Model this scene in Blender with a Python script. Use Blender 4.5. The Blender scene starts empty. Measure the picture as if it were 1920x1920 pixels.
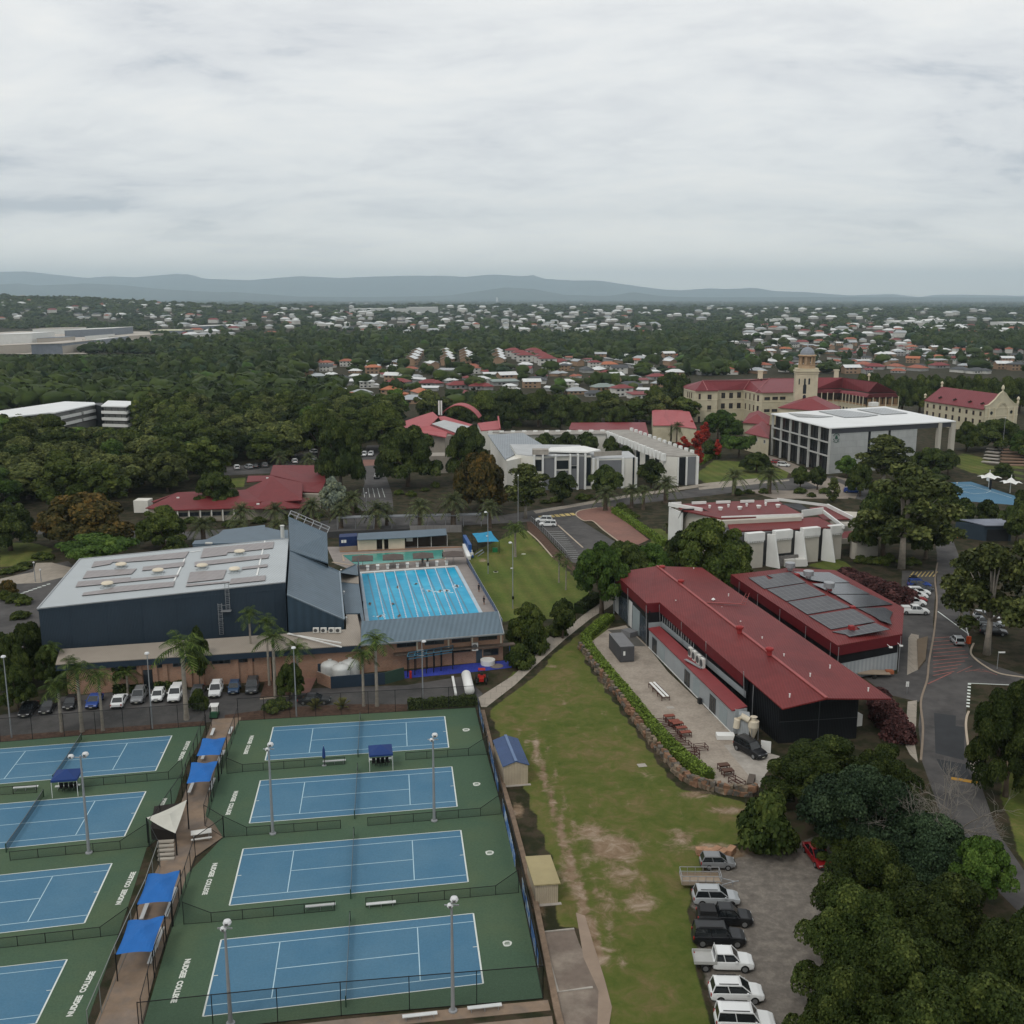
import bpy,math,random
import numpy as np
from mathutils import Vector,Matrix
random.seed(7);rng=np.random.default_rng(7)
PI=math.pi
SC=bpy.context.scene
COL=SC.collection
# camera
FPX,PITCH,CAMH=1946.0,0.2038,58.75
cam=bpy.data.cameras.new('camera');camo=bpy.data.objects.new('camera',cam);COL.objects.link(camo)
cam.sensor_width=36;cam.sensor_fit='HORIZONTAL';cam.lens=36*FPX/1920
cam.clip_start=1;cam.clip_end=60000
camo.location=(0,0,CAMH);camo.rotation_euler=(PI/2-PITCH,0,0)
SC.camera=camo
HAZE_D=6.2e-5
# sky, sun, exposure
SC.view_settings.view_transform='Standard';SC.view_settings.look='None'
SC.view_settings.exposure=0.0;SC.view_settings.gamma=1
SUN_EL,SUN_ROT=math.radians(52),math.radians(215)
wd=bpy.data.worlds.new('World');SC.world=wd;wd.use_nodes=True
nt=wd.node_tree;nt.nodes.clear()
def WN(t,**k):
 n=nt.nodes.new(t)
 for a,b in k.items():setattr(n,a,b)
 return n
def WM(op,a,b=None,c=None):
 n=nt.nodes.new('ShaderNodeMath');n.operation=op
 for i,v in enumerate((a,b,c)):
  if v is None:continue
  if isinstance(v,(int,float)):n.inputs[i].default_value=v
  else:nt.links.new(v,n.inputs[i])
 return n.outputs[0]
sky=WN('ShaderNodeTexSky',sky_type='NISHITA',sun_disc=False,sun_elevation=SUN_EL,sun_rotation=SUN_ROT)
tc=WN('ShaderNodeTexCoord');sp=WN('ShaderNodeSeparateXYZ');nt.links.new(tc.outputs['Generated'],sp.inputs[0])
zz=WM('MAXIMUM',sp.outputs['Z'],0.0)
den=WM('ADD',zz,0.20)
cx=WN('ShaderNodeCombineXYZ')
nt.links.new(WM('MULTIPLY',WM('DIVIDE',sp.outputs['X'],den),0.78),cx.inputs[0])
nt.links.new(WM('DIVIDE',sp.outputs['Y'],den),cx.inputs[1])
rot=WN('ShaderNodeMapping');rot.inputs['Rotation'].default_value=(0,0,math.radians(24));rot.inputs['Location'].default_value=(3.3,1.7,0)
rot.inputs['Scale'].default_value=(0.9,1.0,1)
nt.links.new(cx.outputs[0],rot.inputs[0])
n1=WN('ShaderNodeTexNoise');n1.inputs['Scale'].default_value=1.5;n1.inputs['Detail'].default_value=7;n1.inputs['Roughness'].default_value=0.56;n1.inputs['Distortion'].default_value=0.6
nt.links.new(rot.outputs[0],n1.inputs['Vector'])
n2=WN('ShaderNodeTexNoise');n2.inputs['Scale'].default_value=4.5;n2.inputs['Detail'].default_value=6;n2.inputs['Roughness'].default_value=0.6;n2.inputs['Distortion'].default_value=0.4
nt.links.new(rot.outputs[0],n2.inputs['Vector'])
cl=WM('ADD',WM('MULTIPLY',n1.outputs['Fac'],0.66),WM('MULTIPLY',n2.outputs['Fac'],0.34))
rp=WN('ShaderNodeValToRGB');nt.links.new(cl,rp.inputs[0])
e=rp.color_ramp.elements
e[0].position=0.37;e[0].color=(0.50,0.525,0.56,1)
e[1].position=0.62;e[1].color=(0.82,0.81,0.785,1)
m_=e.new(0.43);m_.color=(0.66,0.668,0.68,1)
m_=e.new(0.52);m_.color=(0.75,0.755,0.75,1)
hz=WN('ShaderNodeMix',data_type='RGBA');hf=WN('ShaderNodeMapRange');hf.inputs['From Min'].default_value=0.0;hf.inputs['From Max'].default_value=0.075
nt.links.new(zz,hf.inputs['Value']);nt.links.new(hf.outputs[0],hz.inputs['Factor'])
hz.inputs['A'].default_value=(1.50,1.41,1.26,1);nt.links.new(rp.outputs[0],hz.inputs['B'])
br=WN('ShaderNodeMapRange');br.inputs['From Min'].default_value=0.26;br.inputs['From Max'].default_value=0.9;br.inputs['To Min'].default_value=12.3;br.inputs['To Max'].default_value=11.2
nt.links.new(zz,br.inputs['Value'])
sc_=WN('ShaderNodeVectorMath',operation='SCALE');nt.links.new(hz.outputs['Result'],sc_.inputs[0]);nt.links.new(br.outputs[0],sc_.inputs['Scale'])
mx=WN('ShaderNodeMix',data_type='RGBA');mx.inputs['Factor'].default_value=0.93
nt.links.new(sky.outputs[0],mx.inputs['A']);nt.links.new(sc_.outputs[0],mx.inputs['B'])
bg=WN('ShaderNodeBackground');bg.inputs['Strength'].default_value=0.1
nt.links.new(mx.outputs['Result'],bg.inputs['Color'])
wo=WN('ShaderNodeOutputWorld');nt.links.new(bg.outputs[0],wo.inputs['Surface'])
sl=bpy.data.lights.new('sun','SUN');sl.energy=1.0;sl.angle=math.radians(14);sl.color=(1,0.95,0.88)
so=bpy.data.objects.new('sun',sl);COL.objects.link(so)
SD=Vector((math.sin(SUN_ROT)*math.cos(SUN_EL),math.cos(SUN_ROT)*math.cos(SUN_EL),math.sin(SUN_EL)))
so.rotation_euler=SD.to_track_quat('Z','Y').to_euler()
cy=SC.cycles
cy.use_denoising=True
try:cy.denoiser='OPENIMAGEDENOISE'
except Exception:pass
cy.max_bounces=6;cy.diffuse_bounces=3;cy.glossy_bounces=2;cy.transmission_bounces=3;cy.transparent_max_bounces=24;cy.volume_bounces=3
cy.caustics_reflective=False;cy.caustics_refractive=False
cy.use_adaptive_sampling=True;cy.adaptive_threshold=0.008
# where a point seen in the photograph lies on the ground (or 
CP,SP=math.cos(PITCH),math.sin(PITCH)
def ray(x,y):
 a,b=x-960,960-y
 return(a,FPX*CP+b*SP,-FPX*SP+b*CP)
def P(x,y,z=0.0):
 d=ray(x,y);t=(z-CAMH)/d[2]
 return Vector((d[0]*t,d[1]*t,z))
def ZA(x,y,Y):
 d=ray(x,y);t=Y/d[1]
 return Vector((d[0]*t,Y,CAMH+d[2]*t))
def PX(v):
 z=v[1]*CP-(v[2]-CAMH)*SP
 return 960+FPX*v[0]/z,960-FPX*(v[1]*SP+(v[2]-CAMH)*CP)/z
ZM={1:(0,1300,3.096),2:(400,1300,2.909),3:(0,1150,3.84),4:(450,1100,3.491),5:(60,940,3.),6:(600,940,4.8),7:(860,940,4.8),
      8:(1060,1040,2.909),9:(1240,1540,2.8235),10:(1560,1040,3.84),11:(1260,660,2.909),12:(700,740,3.097),13:(1220,900,2.743),
      14:(240,740,4.),15:(0,700,6.),16:(0,500,3.),17:(640,500,3.),18:(1280,500,3.),19:(1280,700,7.385),20:(560,640,5.647),
      21:(1500,640,8.727),22:(1700,860,8.727),23:(930,900,7.68),24:(0,940,6.4),25:(900,1380,3.5567),26:(0,560,6.),27:(1240,900,4.174)}
def ZX(k,x,y):
 a,b,s=ZM[k];return a+x/s,b+y/s
def W(k,x,y,z=0.0):
 return P(*ZX(k,x,y),z)
def WH(k,x,y,base):
 return ZA(*ZX(k,x,y),base[1])
# terrain
def T(x,y):
 x=np.asarray(x,float);y=np.asarray(y,float)
 h=64*np.exp(-((x+1900)/1050)**2-((y-3300)/700)**2)
 h=h+22*np.exp(-((x+300)/1500)**2-((y-4600)/900)**2)
 h=h+14*np.exp(-((x-2500)/1200)**2-((y-4000)/900)**2)
 h=h*np.clip((y-1500)/500,0,1)
 return h
def TZ(x,y):
 if y<=1500:return 0.0
 E=math.exp
 return(64*E(-((x+1900)/1050)**2-((y-3300)/700)**2)+22*E(-((x+300)/1500)**2-((y-4600)/900)**2)+14*E(-((x-2500)/1200)**2-((y-4000)/900)**2))*min(1,(y-1500)/500)
def PT(px,py):
 d=Vector(ray(px,py)).normalized();t=40.0
 if d.z<-1e-5:
  t=CAMH/-d.z
  if d.y*t<=1500:return Vector((d.x*t,d.y*t,0))
  t=1480/d.y
 if d.z>-1e-5:d.z=-1e-5
 while t<20000:
  q=Vector((0,0,CAMH))+d*t
  if q.z<=TZ(q.x,q.y)+0.01:break
  t+=max(6.0,(q.z-TZ(q.x,q.y))*4)
 q.z=TZ(q.x,q.y)
 return q
# materials
MATS={}
def mat(name,col,rough=0.75,metal=0.0,var=0.12,scale=0.35,bump=0.0,kind=None,alpha=None,spec=0.2,col2=None,**kw):
 if name in MATS:return MATS[name]
 m=bpy.data.materials.new(name);m.use_nodes=True;MATS[name]=m
 t=m.node_tree;b=t.nodes['Principled BSDF'];L=t.links.new
 N=t.nodes.new
 b.inputs['Roughness'].default_value=rough;b.inputs['Metallic'].default_value=metal
 b.inputs['Specular IOR Level'].default_value=spec
 tcn=N('ShaderNodeTexCoord');src=tcn.outputs['Object']
 col=tuple(col)+(1,)
 base=None
 def mix(fac,a,bcol,blend='MIX'):
  n=N('ShaderNodeMix');n.data_type='RGBA';n.blend_type=blend
  for s,v in(('Factor',fac),('A',a),('B',bcol)):
   if isinstance(v,(int,float)):n.inputs[s].default_value=v
   elif isinstance(v,tuple):n.inputs[s].default_value=v
   else:L(v,n.inputs[s])
  return n.outputs['Result']
 ns=N('ShaderNodeTexNoise');ns.inputs['Scale'].default_value=scale;ns.inputs['Detail'].default_value=6;ns.inputs['Roughness'].default_value=0.62
 L(src,ns.inputs['Vector'])
 mr=N('ShaderNodeMapRange');mr.inputs['From Min'].default_value=0.3;mr.inputs['From Max'].default_value=0.7
 mr.inputs['To Min'].default_value=1-var;mr.inputs['To Max'].default_value=1+var
 L(ns.outputs['Fac'],mr.inputs['Value'])
 colsock=col
 if col2 is not None:
  n3=N('ShaderNodeTexNoise');n3.inputs['Scale'].default_value=kw.get('scale2',0.12);n3.inputs['Detail'].default_value=5;n3.inputs['Roughness'].default_value=0.65
  L(src,n3.inputs['Vector'])
  r3=N('ShaderNodeMapRange');r3.inputs['From Min'].default_value=kw.get('lo',0.45);r3.inputs['From Max'].default_value=kw.get('hi',0.62);L(n3.outputs['Fac'],r3.inputs['Value'])
  colsock=mix(r3.outputs[0],col,tuple(col2)+(1,))
 if kind in('corr','brick','tile','solar','stripe'):
  mp=N('ShaderNodeMapping');L(src,mp.inputs['Vector']);mp.inputs['Rotation'].default_value=kw.get('rot',(0,0,0))
  if kind=='brick':
   bt=N('ShaderNodeTexBrick');L(mp.outputs[0],bt.inputs['Vector']);bt.inputs['Scale'].default_value=1
   bt.inputs['Brick Width'].default_value=0.24;bt.inputs['Row Height'].default_value=0.086;bt.inputs['Mortar Size'].default_value=0.012
   bt.inputs['Color1'].default_value=col;bt.inputs['Color2'].default_value=tuple(c*0.72 for c in col[:3])+(1,);bt.inputs['Mortar'].default_value=(0.3,0.27,0.23,1)
   colsock=bt.outputs['Color']
  elif kind=='solar':
   bt=N('ShaderNodeTexBrick');L(mp.outputs[0],bt.inputs['Vector']);bt.inputs['Scale'].default_value=1;bt.offset=0
   bt.inputs['Brick Width'].default_value=1.0;bt.inputs['Row Height'].default_value=1.65;bt.inputs['Mortar Size'].default_value=0.03
   bt.inputs['Color1'].default_value=col;bt.inputs['Color2'].default_value=tuple(c*1.15 for c in col[:3])+(1,);bt.inputs['Mortar'].default_value=kw.get('mortar',(0.2,0.2,0.21,1))
   colsock=bt.outputs['Color']
  elif kind=='corr':
   wv=N('ShaderNodeTexWave');wv.wave_profile='SIN';L(mp.outputs[0],wv.inputs['Vector']);wv.inputs['Scale'].default_value=kw.get('wscale',1.0)
   wv.inputs['Distortion'].default_value=0.0
   bp=N('ShaderNodeBump');bp.inputs['Strength'].default_value=0.6;bp.inputs['Distance'].default_value=0.04
   L(wv.outputs['Fac'],bp.inputs['Height']);L(bp.outputs[0],b.inputs['Normal'])
   s=N('ShaderNodeMapRange');s.inputs['To Min'].default_value=0.86;s.inputs['To Max'].default_value=1.06;L(wv.outputs['Fac'],s.inputs['Value'])
   vs=N('ShaderNodeVectorMath');vs.operation='SCALE'
   if isinstance(colsock,tuple):vs.inputs[0].default_value=colsock[:3]
   else:L(colsock,vs.inputs[0])
   L(s.outputs[0],vs.inputs['Scale']);colsock=vs.outputs[0]
  elif kind=='tile':
   br_=N('ShaderNodeTexBrick');L(mp.outputs[0],br_.inputs['Vector']);br_.offset=0.5
   br_.inputs['Scale'].default_value=1;br_.inputs['Brick Width'].default_value=kw.get('tw',1.2);br_.inputs['Row Height'].default_value=kw.get('th',0.9);br_.inputs['Mortar Size'].default_value=kw.get('tm',0.02)
   br_.inputs['Color1'].default_value=col;br_.inputs['Color2'].default_value=tuple(c*0.9 for c in col[:3])+(1,);br_.inputs['Mortar'].default_value=tuple(c*0.55 for c in col[:3])+(1,)
   colsock=br_.outputs['Color']
 vm=N('ShaderNodeVectorMath');vm.operation='SCALE'
 if isinstance(colsock,tuple):vm.inputs[0].default_value=colsock[:3]
 else:L(colsock,vm.inputs[0])
 L(mr.outputs[0],vm.inputs['Scale'])
 L(vm.outputs[0],b.inputs['Base Color'])
 if bump:
  bp=N('ShaderNodeBump');bp.inputs['Strength'].default_value=bump;bp.inputs['Distance'].default_value=kw.get('bdist',0.1)
  nb=N('ShaderNodeTexNoise');nb.inputs['Scale'].default_value=kw.get('bscale',3.0);nb.inputs['Detail'].default_value=5;L(src,nb.inputs['Vector'])
  L(nb.outputs['Fac'],bp.inputs['Height']);L(bp.outputs[0],b.inputs['Normal'])
 if alpha is not None:
  b.inputs['Alpha'].default_value=alpha
 return m
def leafmat(name,col,var=0.45,top=None):
 if name in MATS:return MATS[name]
 m=bpy.data.materials.new(name);m.use_nodes=True;MATS[name]=m
 t=m.node_tree;b=t.nodes['Principled BSDF'];L=t.links.new;N=t.nodes.new
 at=N('ShaderNodeAttribute');at.attribute_name='tint'
 oi=N('ShaderNodeObjectInfo')
 mr=N('ShaderNodeMapRange');mr.inputs['To Min'].default_value=1-var;mr.inputs['To Max'].default_value=1+var*1.3;L(at.outputs['Fac'],mr.inputs['Value'])
 r2=N('ShaderNodeMapRange');r2.inputs['To Min'].default_value=0.7;r2.inputs['To Max'].default_value=1.18;L(oi.outputs['Random'],r2.inputs['Value'])
 mu=N('ShaderNodeMath');mu.operation='MULTIPLY';L(mr.outputs[0],mu.inputs[0]);L(r2.outputs[0],mu.inputs[1])
 mx=N('ShaderNodeMix');mx.data_type='RGBA';mx.inputs['A'].default_value=tuple(col)+(1,);mx.inputs['B'].default_value=tuple(top or(col[0]*1.5,col[1]*1.25,col[2]*0.8))+(1,)
 pw=N('ShaderNodeMath');pw.operation='POWER';L(at.outputs['Fac'],pw.inputs[0]);pw.inputs[1].default_value=2.0
 L(pw.outputs[0],mx.inputs['Factor'])
 vm=N('ShaderNodeVectorMath');vm.operation='SCALE';L(mx.outputs['Result'],vm.inputs[0]);L(mu.outputs[0],vm.inputs['Scale'])
 L(vm.outputs[0],b.inputs['Base Color']);b.inputs['Roughness'].default_value=0.62;b.inputs['Specular IOR Level'].default_value=0.08
 return m
# mesh builder
class MB:
 def __init__(s):s.v=[];s.f=[];s.m=[]
 def face(s,pts,mi=0):
  n=len(s.v);s.v+=[tuple(p) for p in pts];s.f.append(tuple(range(n,n+len(pts))));s.m.append(mi)
 def slab(s,pts,t,mi=0,ms=None,mb=None):
  n=len(s.v);k=len(pts);ms=mi if ms is None else ms
  s.v+=[tuple(p) for p in pts]+[(p[0],p[1],p[2]-t) for p in pts]
  s.f.append(tuple(range(n,n+k)));s.m.append(mi)
  s.f.append(tuple(range(n+2*k-1,n+k-1,-1)));s.m.append(ms if mb is None else mb)
  for i in range(k):
   j=(i+1)%k;s.f.append((n+i,n+k+i,n+k+j,n+j));s.m.append(ms)
 def prism(s,poly,z0,z1,mi=0,mt=None):
  s.slab([(p[0],p[1],z1) for p in poly],z1-z0,mi if mt is None else mt,mi)
 def box(s,c,d,rz=0.0,mi=0):
  cc,ss=math.cos(rz),math.sin(rz);n=len(s.v)
  for dz in(-.5,.5):
   for dx,dy in((-.5,-.5),(.5,-.5),(.5,.5),(-.5,.5)):
    x,y=dx*d[0],dy*d[1];s.v.append((c[0]+x*cc-y*ss,c[1]+x*ss+y*cc,c[2]+dz*d[2]))
  for q in((3,2,1,0),(4,5,6,7),(0,1,5,4),(1,2,6,5),(2,3,7,6),(3,0,4,7)):
   s.f.append(tuple(n+i for i in q));s.m.append(mi)
 def bar(s,a,b,w,h=None,mi=0):
  a=Vector(a);b=Vector(b);h=h or w;d=b-a
  if d.length<1e-6:return
  d.normalize();up=Vector((0,0,1)) if abs(d.z)<0.95 else Vector((1,0,0))
  sx=d.cross(up).normalized();sz=sx.cross(d).normalized();n=len(s.v)
  for p in(a,b):
   for i,j in((-1,-1),(1,-1),(1,1),(-1,1)):s.v.append(tuple(p+sx*(i*w/2)+sz*(j*h/2)))
  for q in((0,1,2,3),(7,6,5,4),(0,4,5,1),(1,5,6,2),(2,6,7,3),(3,7,4,0)):
   s.f.append(tuple(n+i for i in q));s.m.append(mi)
 def tube(s,pts,rad,k=8,mi=0,cap=True):
  pts=[Vector(p) for p in pts];rad=rad if isinstance(rad,(list,tuple)) else[rad]*len(pts);n=len(s.v)
  for i,p in enumerate(pts):
   d=(pts[min(i+1,len(pts)-1)]-pts[max(i-1,0)]);d=d.normalized() if d.length>1e-9 else Vector((0,0,1))
   up=Vector((0,0,1)) if abs(d.z)<0.9 else Vector((1,0,0));a=d.cross(up).normalized();b=d.cross(a)
   for j in range(k):
    t=2*PI*j/k;s.v.append(tuple(p+a*(math.cos(t)*rad[i])+b*(math.sin(t)*rad[i])))
  for i in range(len(pts)-1):
   for j in range(k):
    q=(j+1)%k;s.f.append((n+i*k+j,n+i*k+q,n+(i+1)*k+q,n+(i+1)*k+j));s.m.append(mi)
  if cap:
   s.f.append(tuple(n+j for j in range(k))[::-1]);s.m.append(mi)
   s.f.append(tuple(n+(len(pts)-1)*k+j for j in range(k)));s.m.append(mi)
 def lathe(s,c,prof,k=16,mi=0,sx=1.0,sy=1.0):
  n=len(s.v)
  for r,z in prof:
   for j in range(k):
    t=2*PI*j/k;s.v.append((c[0]+r*math.cos(t)*sx,c[1]+r*math.sin(t)*sy,c[2]+z))
  for i in range(len(prof)-1):
   for j in range(k):
    q=(j+1)%k;s.f.append((n+i*k+j,n+i*k+q,n+(i+1)*k+q,n+(i+1)*k+j));s.m.append(mi)
  s.f.append(tuple(n+j for j in range(k))[::-1]);s.m.append(mi)
  s.f.append(tuple(n+(len(prof)-1)*k+j for j in range(k)));s.m.append(mi)
 def dome(s,c,r,h=None,k=16,mi=0,lo=0.0):
  h=h or r;pr=[]
  for i in range(7):
   a=lo+(PI/2-lo)*i/6;pr.append((max(0.01,r*math.cos(a)),h*math.sin(a)))
  s.lathe(c,pr,k,mi)
 def build(s,name,mats,parent=None,smooth=False,tint=None,**tags):
  me=bpy.data.meshes.new(name);off=Vector((0,0,0))
  if parent is not None and parent.get('_world'):
   off=Vector(parent['_world'])
  v=[(p[0]-off.x,p[1]-off.y,p[2]-off.z) for p in s.v]
  me.from_pydata(v,[],s.f)
  for m in(mats if isinstance(mats,(list,tuple)) else[mats]):me.materials.append(m)
  if len(me.materials)>1:me.polygons.foreach_set('material_index',s.m)
  if smooth:me.polygons.foreach_set('use_smooth',[True]*len(s.f))
  me.update()
  o=bpy.data.objects.new(name,me);COL.objects.link(o)
  if parent is not None:
   o.parent=parent
   if parent.type=='MESH' and parent.get('_world'):pass
   if parent.get('_world'):o['_world']=parent['_world']
   if parent.type=='MESH':o.matrix_parent_inverse=Matrix.Identity(4)
  for k_,val in tags.items():o[k_]=val
  return o
def npmesh(name,v,f,mats,mi=None,tint=None,parent=None,smooth=False):
 me=bpy.data.meshes.new(name);v=np.asarray(v,np.float32);f=np.asarray(f,np.int32);k=f.shape[1]
 me.vertices.add(len(v));me.vertices.foreach_set('co',v.ravel())
 me.loops.add(f.size);me.loops.foreach_set('vertex_index',f.ravel())
 me.polygons.add(len(f));me.polygons.foreach_set('loop_start',np.arange(0,f.size,k,dtype=np.int32))
 for m in(mats if isinstance(mats,(list,tuple)) else[mats]):me.materials.append(m)
 if mi is not None:me.polygons.foreach_set('material_index',np.asarray(mi,np.int32))
 if smooth:me.polygons.foreach_set('use_smooth',np.ones(len(f),bool))
 if tint is not None:
  a=me.attributes.new('tint','FLOAT','FACE');a.data.foreach_set('value',np.asarray(tint,np.float32))
 me.update(calc_edges=True)
 o=bpy.data.objects.new(name,me)
 COL.objects.link(o)
 if parent is not None:o.parent=parent
 return o
def thing(name,label,cat,loc=(0,0,0),rz=0.0,group=None,world=True):
 o=bpy.data.objects.new(name,None);COL.objects.link(o);o.location=loc;o.rotation_euler=(0,0,rz);o.empty_display_size=0.5
 o['label']=label;o['category']=cat
 if group:o['group']=group
 if world:o['_world']=tuple(loc)
 return o
def tagthing(o,label,cat,group=None):
 o['label']=label;o['category']=cat
 if group:o['group']=group
 return o
def struct(name,mb,m,**k):
 o=mb.build(name,m,**k);o['kind']='structure';return o
def copy_tree(o,loc=None,rz=None,label=None,group=None,parent=None,scale=None):
 c=o.copy();COL.objects.link(c)
 if parent is not None:c.parent=parent
 if loc is not None:c.location=loc
 if rz is not None:c.rotation_euler=(0,0,rz)
 if scale is not None:c.scale=scale
 if label:c['label']=label
 if group:c['group']=group
 for ch in o.children:copy_tree(ch,parent=c)
 return c
def hit(A,B,px,py):
 d=ray(px,py);ax,ay=A[0],A[1];ex,ey=B[0]-ax,B[1]-ay;L=math.hypot(ex,ey);ex/=L;ey/=L
 det=d[0]*(-ey)-d[1]*(-ex);t=(ax*(-ey)-ay*(-ex))/det;u=(d[0]*ay-d[1]*ax)/det*-1
 u=(t*d[0]-ax)*ex+(t*d[1]-ay)*ey
 return u,CAMH+d[2]*t
def wallpt(A,B,u,z,out=0.0):
 ex,ey=B[0]-A[0],B[1]-A[1];L=math.hypot(ex,ey);ex/=L;ey/=L
 return Vector((A[0]+ex*u+ey*out,A[1]+ey*u-ex*out,z))
def wpanel(m,A,B,u0,u1,z0,z1,out=0.03,th=0.06,mi=0):
 p=[wallpt(A,B,u0,z0,out),wallpt(A,B,u1,z0,out),wallpt(A,B,u1,z0,out-th),wallpt(A,B,u0,z0,out-th)]
 m.prism(p,z0,z1,mi)
def window(parent,A,B,u,z,w,h,fm,gm,out=0.06,name='window',split=True,pane_part=False):
 m=MB();t=0.09
 wpanel(m,A,B,u-w/2-t,u-w/2,z-h/2-t,z+h/2+t,out,0.12);wpanel(m,A,B,u+w/2,u+w/2+t,z-h/2-t,z+h/2+t,out,0.12)
 wpanel(m,A,B,u-w/2,u+w/2,z+h/2,z+h/2+t,out,0.12);wpanel(m,A,B,u-w/2,u+w/2,z-h/2-t,z-h/2,out+.05,0.17)
 if split:wpanel(m,A,B,u-0.03,u+0.03,z-h/2,z+h/2,out-0.01,0.08)
 wpanel(m,A,B,u-w/2,u+w/2,z-h/2,z+h/2,out-0.04,0.05,1)
 return m.build(name,[fm,gm],parent)
def inpoly(px,py,poly):
 px=np.asarray(px,float);py=np.asarray(py,float);c=np.zeros(px.shape,bool);n=len(poly)
 for i in range(n):
  x1,y1=poly[i][0],poly[i][1];x2,y2=poly[(i+1)%n][0],poly[(i+1)%n][1]
  if y1==y2:continue
  c^=((y1>py)!=(y2>py))&(px<(x2-x1)*(py-y1)/(y2-y1)+x1)
 return c
M_glass=mat('window_glass',(0.02,0.025,0.03),0.12,var=0.2,spec=0.6)
M_black=mat('black_panel',(0.012,0.013,0.015),0.45,var=0.25)
M_white=mat('white_paint',(0.72,0.72,0.69),0.55,var=0.07)
M_cream=mat('cream_render',(0.52,0.47,0.34),0.85,var=0.08,col2=(0.44,0.39,0.28),scale2=0.3,lo=0.5,hi=0.75)
M_conc=mat('concrete',(0.36,0.33,0.29),0.85,var=0.14,scale=0.8,col2=(0.25,0.23,0.2),scale2=0.25,lo=0.5,hi=0.7)
M_steel=mat('galvanised_steel',(0.38,0.39,0.40),0.45,0.6,var=0.1)
M_dkmetal=mat('black_metal',(0.015,0.015,0.016),0.5,0.3)
M_mesh=mat('chain_link_mesh',(0.03,0.035,0.03),0.8,alpha=0.2)
M_mesh2=mat('dark_fence_mesh',(0.025,0.035,0.03),0.8,alpha=0.27)
M_mulch=mat('mulch',(0.085,0.05,0.035),0.95,var=0.4,scale=1.5,bump=0.5)
M_redroof=mat('red_metal_roof',(0.165,0.027,0.026),0.55,var=0.09,scale=0.6,kind='corr',wscale=0.8,rot=(0,0,0.1),col2=(0.135,0.022,0.022))
M_redfas=mat('dark_red_fascia',(0.115,0.012,0.016),0.5,var=0.1)
# ground: one sheet, fine on the campus, coarse to the horizon
def spaced(lo,hi,st,far_lo,far_hi,k):
 a=np.arange(lo,hi+st,st)
 L_=lo-np.geomspace(3,lo-far_lo,k)[::-1];R_=hi+st+np.geomspace(3,far_hi-hi,k)
 return np.concatenate([L_,a,R_])
gx=spaced(-110,130,0.75,-36000,36000,72);gy=spaced(66,360,0.75,-3000,36000,92)
GX,GY=np.meshgrid(gx,gy);GZ=T(GX,GY)
GZ=GZ-np.where((np.abs(GX)>13000)|(GY>15000),8.0,0.0)
def zoneval(polys,feather=0):
 z=np.zeros(GX.shape,bool)
 for p in polys:z|=inpoly(GX,GY,[(q.x,q.y) for q in p])
 return z.astype(np.float32)
def pp(*pts):return[P(*p) for p in pts]
def zz_(k,*pts):return[W(k,*p) for p in pts]
lawn_polys=[
 pp((915,1335),(1010,1262),(1130,1150),(1150,1165),(1095,1240),(1270,1480),(1390,1500),(1430,1560),(1330,1600),(1290,1680),(1325,1920),(1400,2000),(1150,2000),(1145,1920),(1080,1730),(1050,1740),(1030,1600),(985,1480),(950,1400)),
 pp((905,1325),(1000,1236),(1050,1190),(1000,1240),(960,1262),(925,1300)),
 zz_(7,(75,540),(160,440),(400,330),(600,250),(830,490),(1100,740),(1210,860),(1000,1010),(900,1060),(480,1060),(390,1100),(330,990)),
 zz_(7,(780,1440),(1080,1200),(1300,1000),(1380,1030),(1180,1150),(1110,1260),(1080,1440)),
 zz_(24,(0,500),(400,500),(640,570),(560,690),(330,720),(0,800)),
 zz_(11,(150,650),(230,590),(420,600),(640,650),(620,700),(210,730),(140,690)),
 zz_(11,(1540,545),(1640,545),(1760,630),(1700,680),(1560,640)),zz_(11,(1840,620),(1920,620),(1920,700),(1860,690)),
 pp((1870,1380),(1990,1400),(2100,1920),(1925,1640),(1880,1500)),zz_(13,(800,440),(960,400),(1050,455),(960,470)),
 zz_(14,(640,640),(880,620),(870,690),(610,710)),pp((1600,838),(1640,838),(1640,846),(1600,850)),zz_(13,(0,430),(110,300),(60,250),(0,250))]
lawn=zoneval(lawn_polys)
dirt=np.zeros(GX.shape,np.float32)
def blob(px,py,rx,ry,s=1.0,rot=0.0):
 global dirt
 c=P(px,py);k=c.y/1946*1.03;ky=k*c.y/CAMH
 dx,dy=(GX-c.x)/(rx*k),(GY-c.y)/(ry*ky)
 dirt=np.maximum(dirt,s*np.exp(-(dx*dx+dy*dy)))
for a in((1150,1590,55,32,1.25),(1110,1560,40,22,.9),(1165,1640,45,35,.75),(1200,1690,40,35,.75),(1140,1690,40,40,.6),(1330,1590,55,14,.9),(1280,1570,30,22,.8),(1210,1450,22,14,.5),(1255,1590,30,18,.6),(970,1520,12,20,1.1),
          (1120,1230,22,9,.9),(1130,1265,10,30,.8),(1180,1330,10,30,.6),(1240,1410,12,30,.7),(1300,1490,40,9,.9),(1370,1520,60,8,.9),(1035,1250,20,5,.5),(905,1050,10,5,.7),(1390,1600,60,16,1),(1310,1650,8,60,.5),(1330,1850,10,40,.5),(1305,1740,9,40,.6),
          (1055,1640,14,30,.8),(1010,1700,16,26,1.0),(1880,1420,20,40,.8)):blob(*a)
for i in range(28):
 t=i/27;x=1000+125*t**1.05;y=1380+420*t;blob(x,y,7+9*t,14,0.95+0.35*t);blob(x+22+18*t,y+8,5+6*t,12,0.7)
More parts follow.
